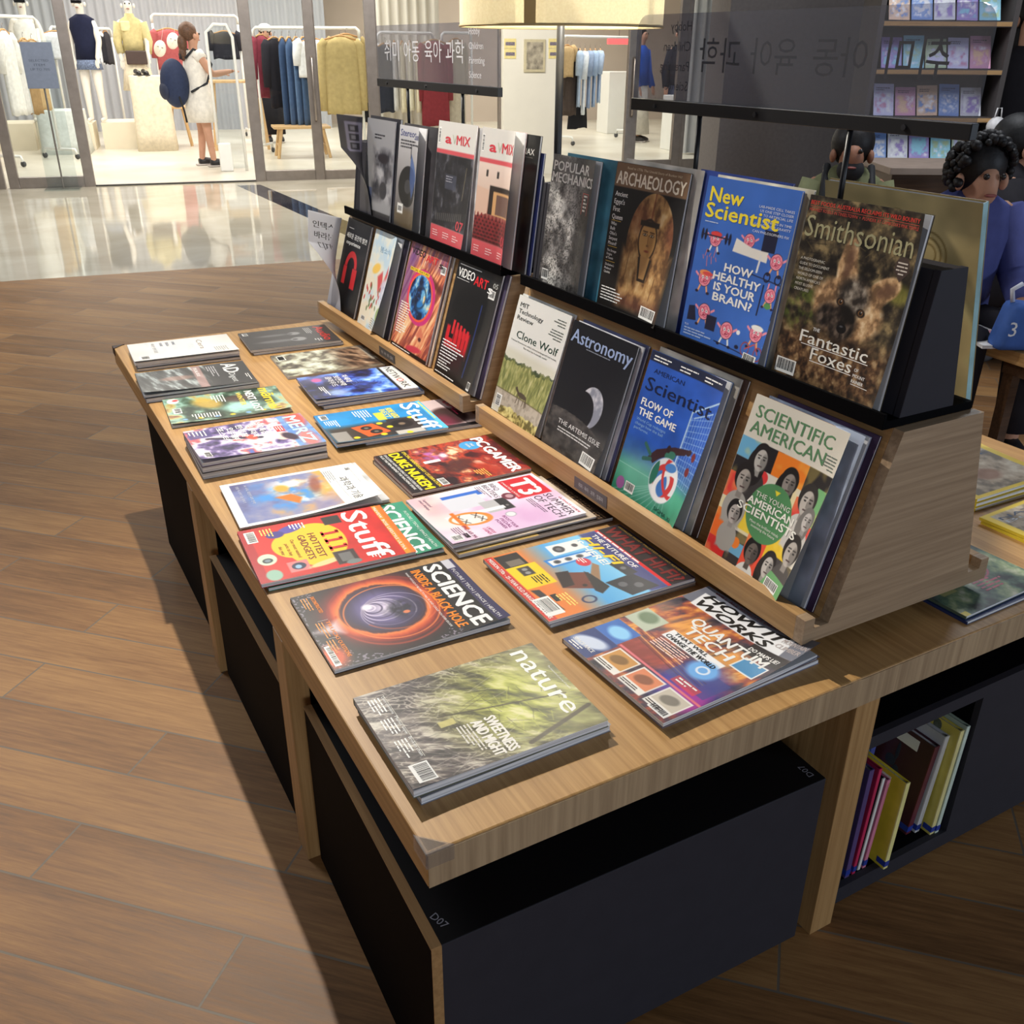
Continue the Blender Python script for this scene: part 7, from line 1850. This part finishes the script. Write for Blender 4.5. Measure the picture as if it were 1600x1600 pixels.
hb = thing('carrier_bag', 'small white and pink bag held by the person in the black top', 'bag', tuple(wh_), 0)
MB().ball((0, 0, 0), (.06, .05, .055), 16, 10).build('bag_body', mat((226, 222, 220), .6, .2, 30), hb, True); MB().tube([(-.03, 0, .05), (-.02, 0, .10), (.02, 0, .10), (.03, 0, .05)], .004, 6).build('handle', mat((220, 216, 214), .6), hb, True); MB().ball((.03, -.02, -.03), (.03, .03, .025)).build('pink_toy', mat((206, 90, 130), .5), hb, True)

# ------------------------------------------------------------------ reading corner
brown = wood('dark_walnut', (62, 44, 32), (92, 66, 46), 0)
bl = at_d(1352, 250, 5.6); RZ = VIEW
sh_ = thing('bookshelf', 'dark bookshelf with slanted rows of pastel booklets beside the column', 'bookshelf', (bl[0], bl[1], 0), VIEW)
W_ = .70
boxo('back_panel', -.02, W_, .28, .30, 0, 2.3, mat((64, 58, 56), .7), sh_)
boxo('side_panel', W_, W_ + .03, .0, .30, 0, 2.3, mat((70, 64, 62), .7), sh_)
boxo('side_panel', -.05, -.02, .0, .30, 0, 2.3, mat((70, 64, 62), .7), sh_)
LEV = [at_d(1440, v, 5.6)[2] for v in (252, 181, 107, 35)] + [at_d(1440, -38, 5.6)[2]]
for z in LEV:
    s_ = boxo('shelf_board', -.02, W_, .0, .28, z - .03, z, mat((74, 66, 62), .6), sh_); boxo('shelf_edge', -.019, W_ - .001, -.004, .0, z - .026, z - .004, oak_x, s_)
PAST = [(120, 150, 206), (150, 206, 226), (206, 150, 180), (214, 214, 220), (176, 196, 160), (226, 190, 160), (160, 140, 200), (206, 206, 236)]


def booklet_art(k):
    def f(c):
        c.fill(PAST[k % 8]); n = c.no(3, 3, 300 + k, 4); c.ramp(n, [(.3, PAST[(k + 3) % 8]), (.6, PAST[k % 8]), (1, (236, 236, 240))], c.rect(.08, .1, .92, .7, .1)); c.bars(.12, .85, 2, .7, .04, .06, (70, 70, 90))
    return f


k = 0
ROWN = ('lowest', 'second lowest', 'middle', 'second highest'); ORD = ('first', 'second', 'third', 'fourth', 'fifth')
COLN = ('blue', 'turquoise', 'rose', 'pale grey', 'soft green', 'peach', 'violet', 'lavender')
for li, z in enumerate(LEV[:4]):
    for j in range(5):
        x = .02 + .128 * j
        M0 = Matrix.Translation(Vector((bl[0], bl[1], 0))) @ Matrix.Rotation(VIEW, 4, 'Z') @ frame((1, 0, .02 * (j % 3 - 1)), (0, .42, .9), (x, .05, z + .002 + .0012))
        r = magazine('%s booklet, %s from the left on the %s shelf beside the column' % (COLN[(k * 3) % 8], ORD[j], ROWN[li]), .118, .165 + .01 * (k % 3), .006, booklet_art(k * 3), M0, (), 'booklets on the dark shelf', None, .004)
        r.name = 'booklet'; r['category'] = 'booklet'; k += 1

# low counter behind the readers
q0 = at_d(1392, 262, 4.75)
ct = thing('counter', 'long low brown counter with pale top behind the readers', 'counter', (q0[0], q0[1], 0), VIEW - .02)
boxo('counter_top', 0, 1.6, 0, .5, q0[2] - .035, q0[2], mat((150, 132, 118), .5, .1, 12), ct, .003)
boxo('counter_body', .02, 1.58, .02, .48, 0, q0[2] - .035, brown, ct)
# reading table with open book
BT = .45
bn = thing('reading_table', 'low oak reading table in front of the curly-haired child', 'table', (2.66, .62, 0), -.09)
boxo('table_top', 0, .44, -.5, .66, BT - .045, BT, oak_y, bn, .002)
boxo('apron', .05, .38, -.45, .60, BT - .10, BT - .046, brown, bn)
for x in (.06, .34):
    for y in (-.44, .56): boxo('leg', x, x + .04, y, y + .04, 0, BT - .10, brown, bn)
ob = thing('open_book', 'open colouring book lying on the low reading table', 'book', (2.80, 1.12, BT + .002), -.5)


def a_page(c):
    c.fill((236, 234, 232)); c.m(c.ell(.4, .6, .25, .1, 20, .02), (206, 130, 150), .8); c.m(c.ell(.6, .35, .2, .08, -20, .02), (130, 160, 206), .8); c.m(c.ring(.5, .5, .3, .3, .008), (90, 90, 96)); c.bars(.1, .9, 3, .8, .015, .03, (110, 110, 110))


for s_ in (0, 1):
    c = Cov(.20, .27, .004); a_page(c); o = c.build(ob, .012, (('L', .018, .55),) if s_ else (('R', .018, .55),), 'page'); o.location = (-.20 + .20 * s_, 0, 0)
    MB().box(-.198 + .20 * s_, -.002 + .20 * s_, .001, .269, 0, .0115).build('page_block', page_mat, ob)
MB().ball((.12, .05, .03), (.10, .05, .03), 18, 10).build('black_cover_flap', mat((36, 34, 38), .7), ob, True)
# blue bag with number
pb = at_d(1606, 470, 3.15)
bg = thing('backpack', 'blue bag with a white numeral at the right edge by the child', 'bag', (pb[0], pb[1], BT + .002), VIEW)
MB().prism([(-.095, 0), (.095, 0), (.08, .15), (-.06, .165)], -.05, .05).build('bag_body', mat((60, 96, 170), .7, .1, 30, .3, 0, .2), bg, True, .025)
lettering('numeral', [('3', -.07, .055, .05, None, .02)], mat((226, 228, 232), .6), bg, frame((1, 0, 0), (0, 0, 1), (0, -.0515, 0)))
MB().tube([(-.05, 0, .16), (-.06, 0, .20), (-.03, 0, .22)], .008, 8).build('strap', mat((210, 214, 226), .6), bg, True)
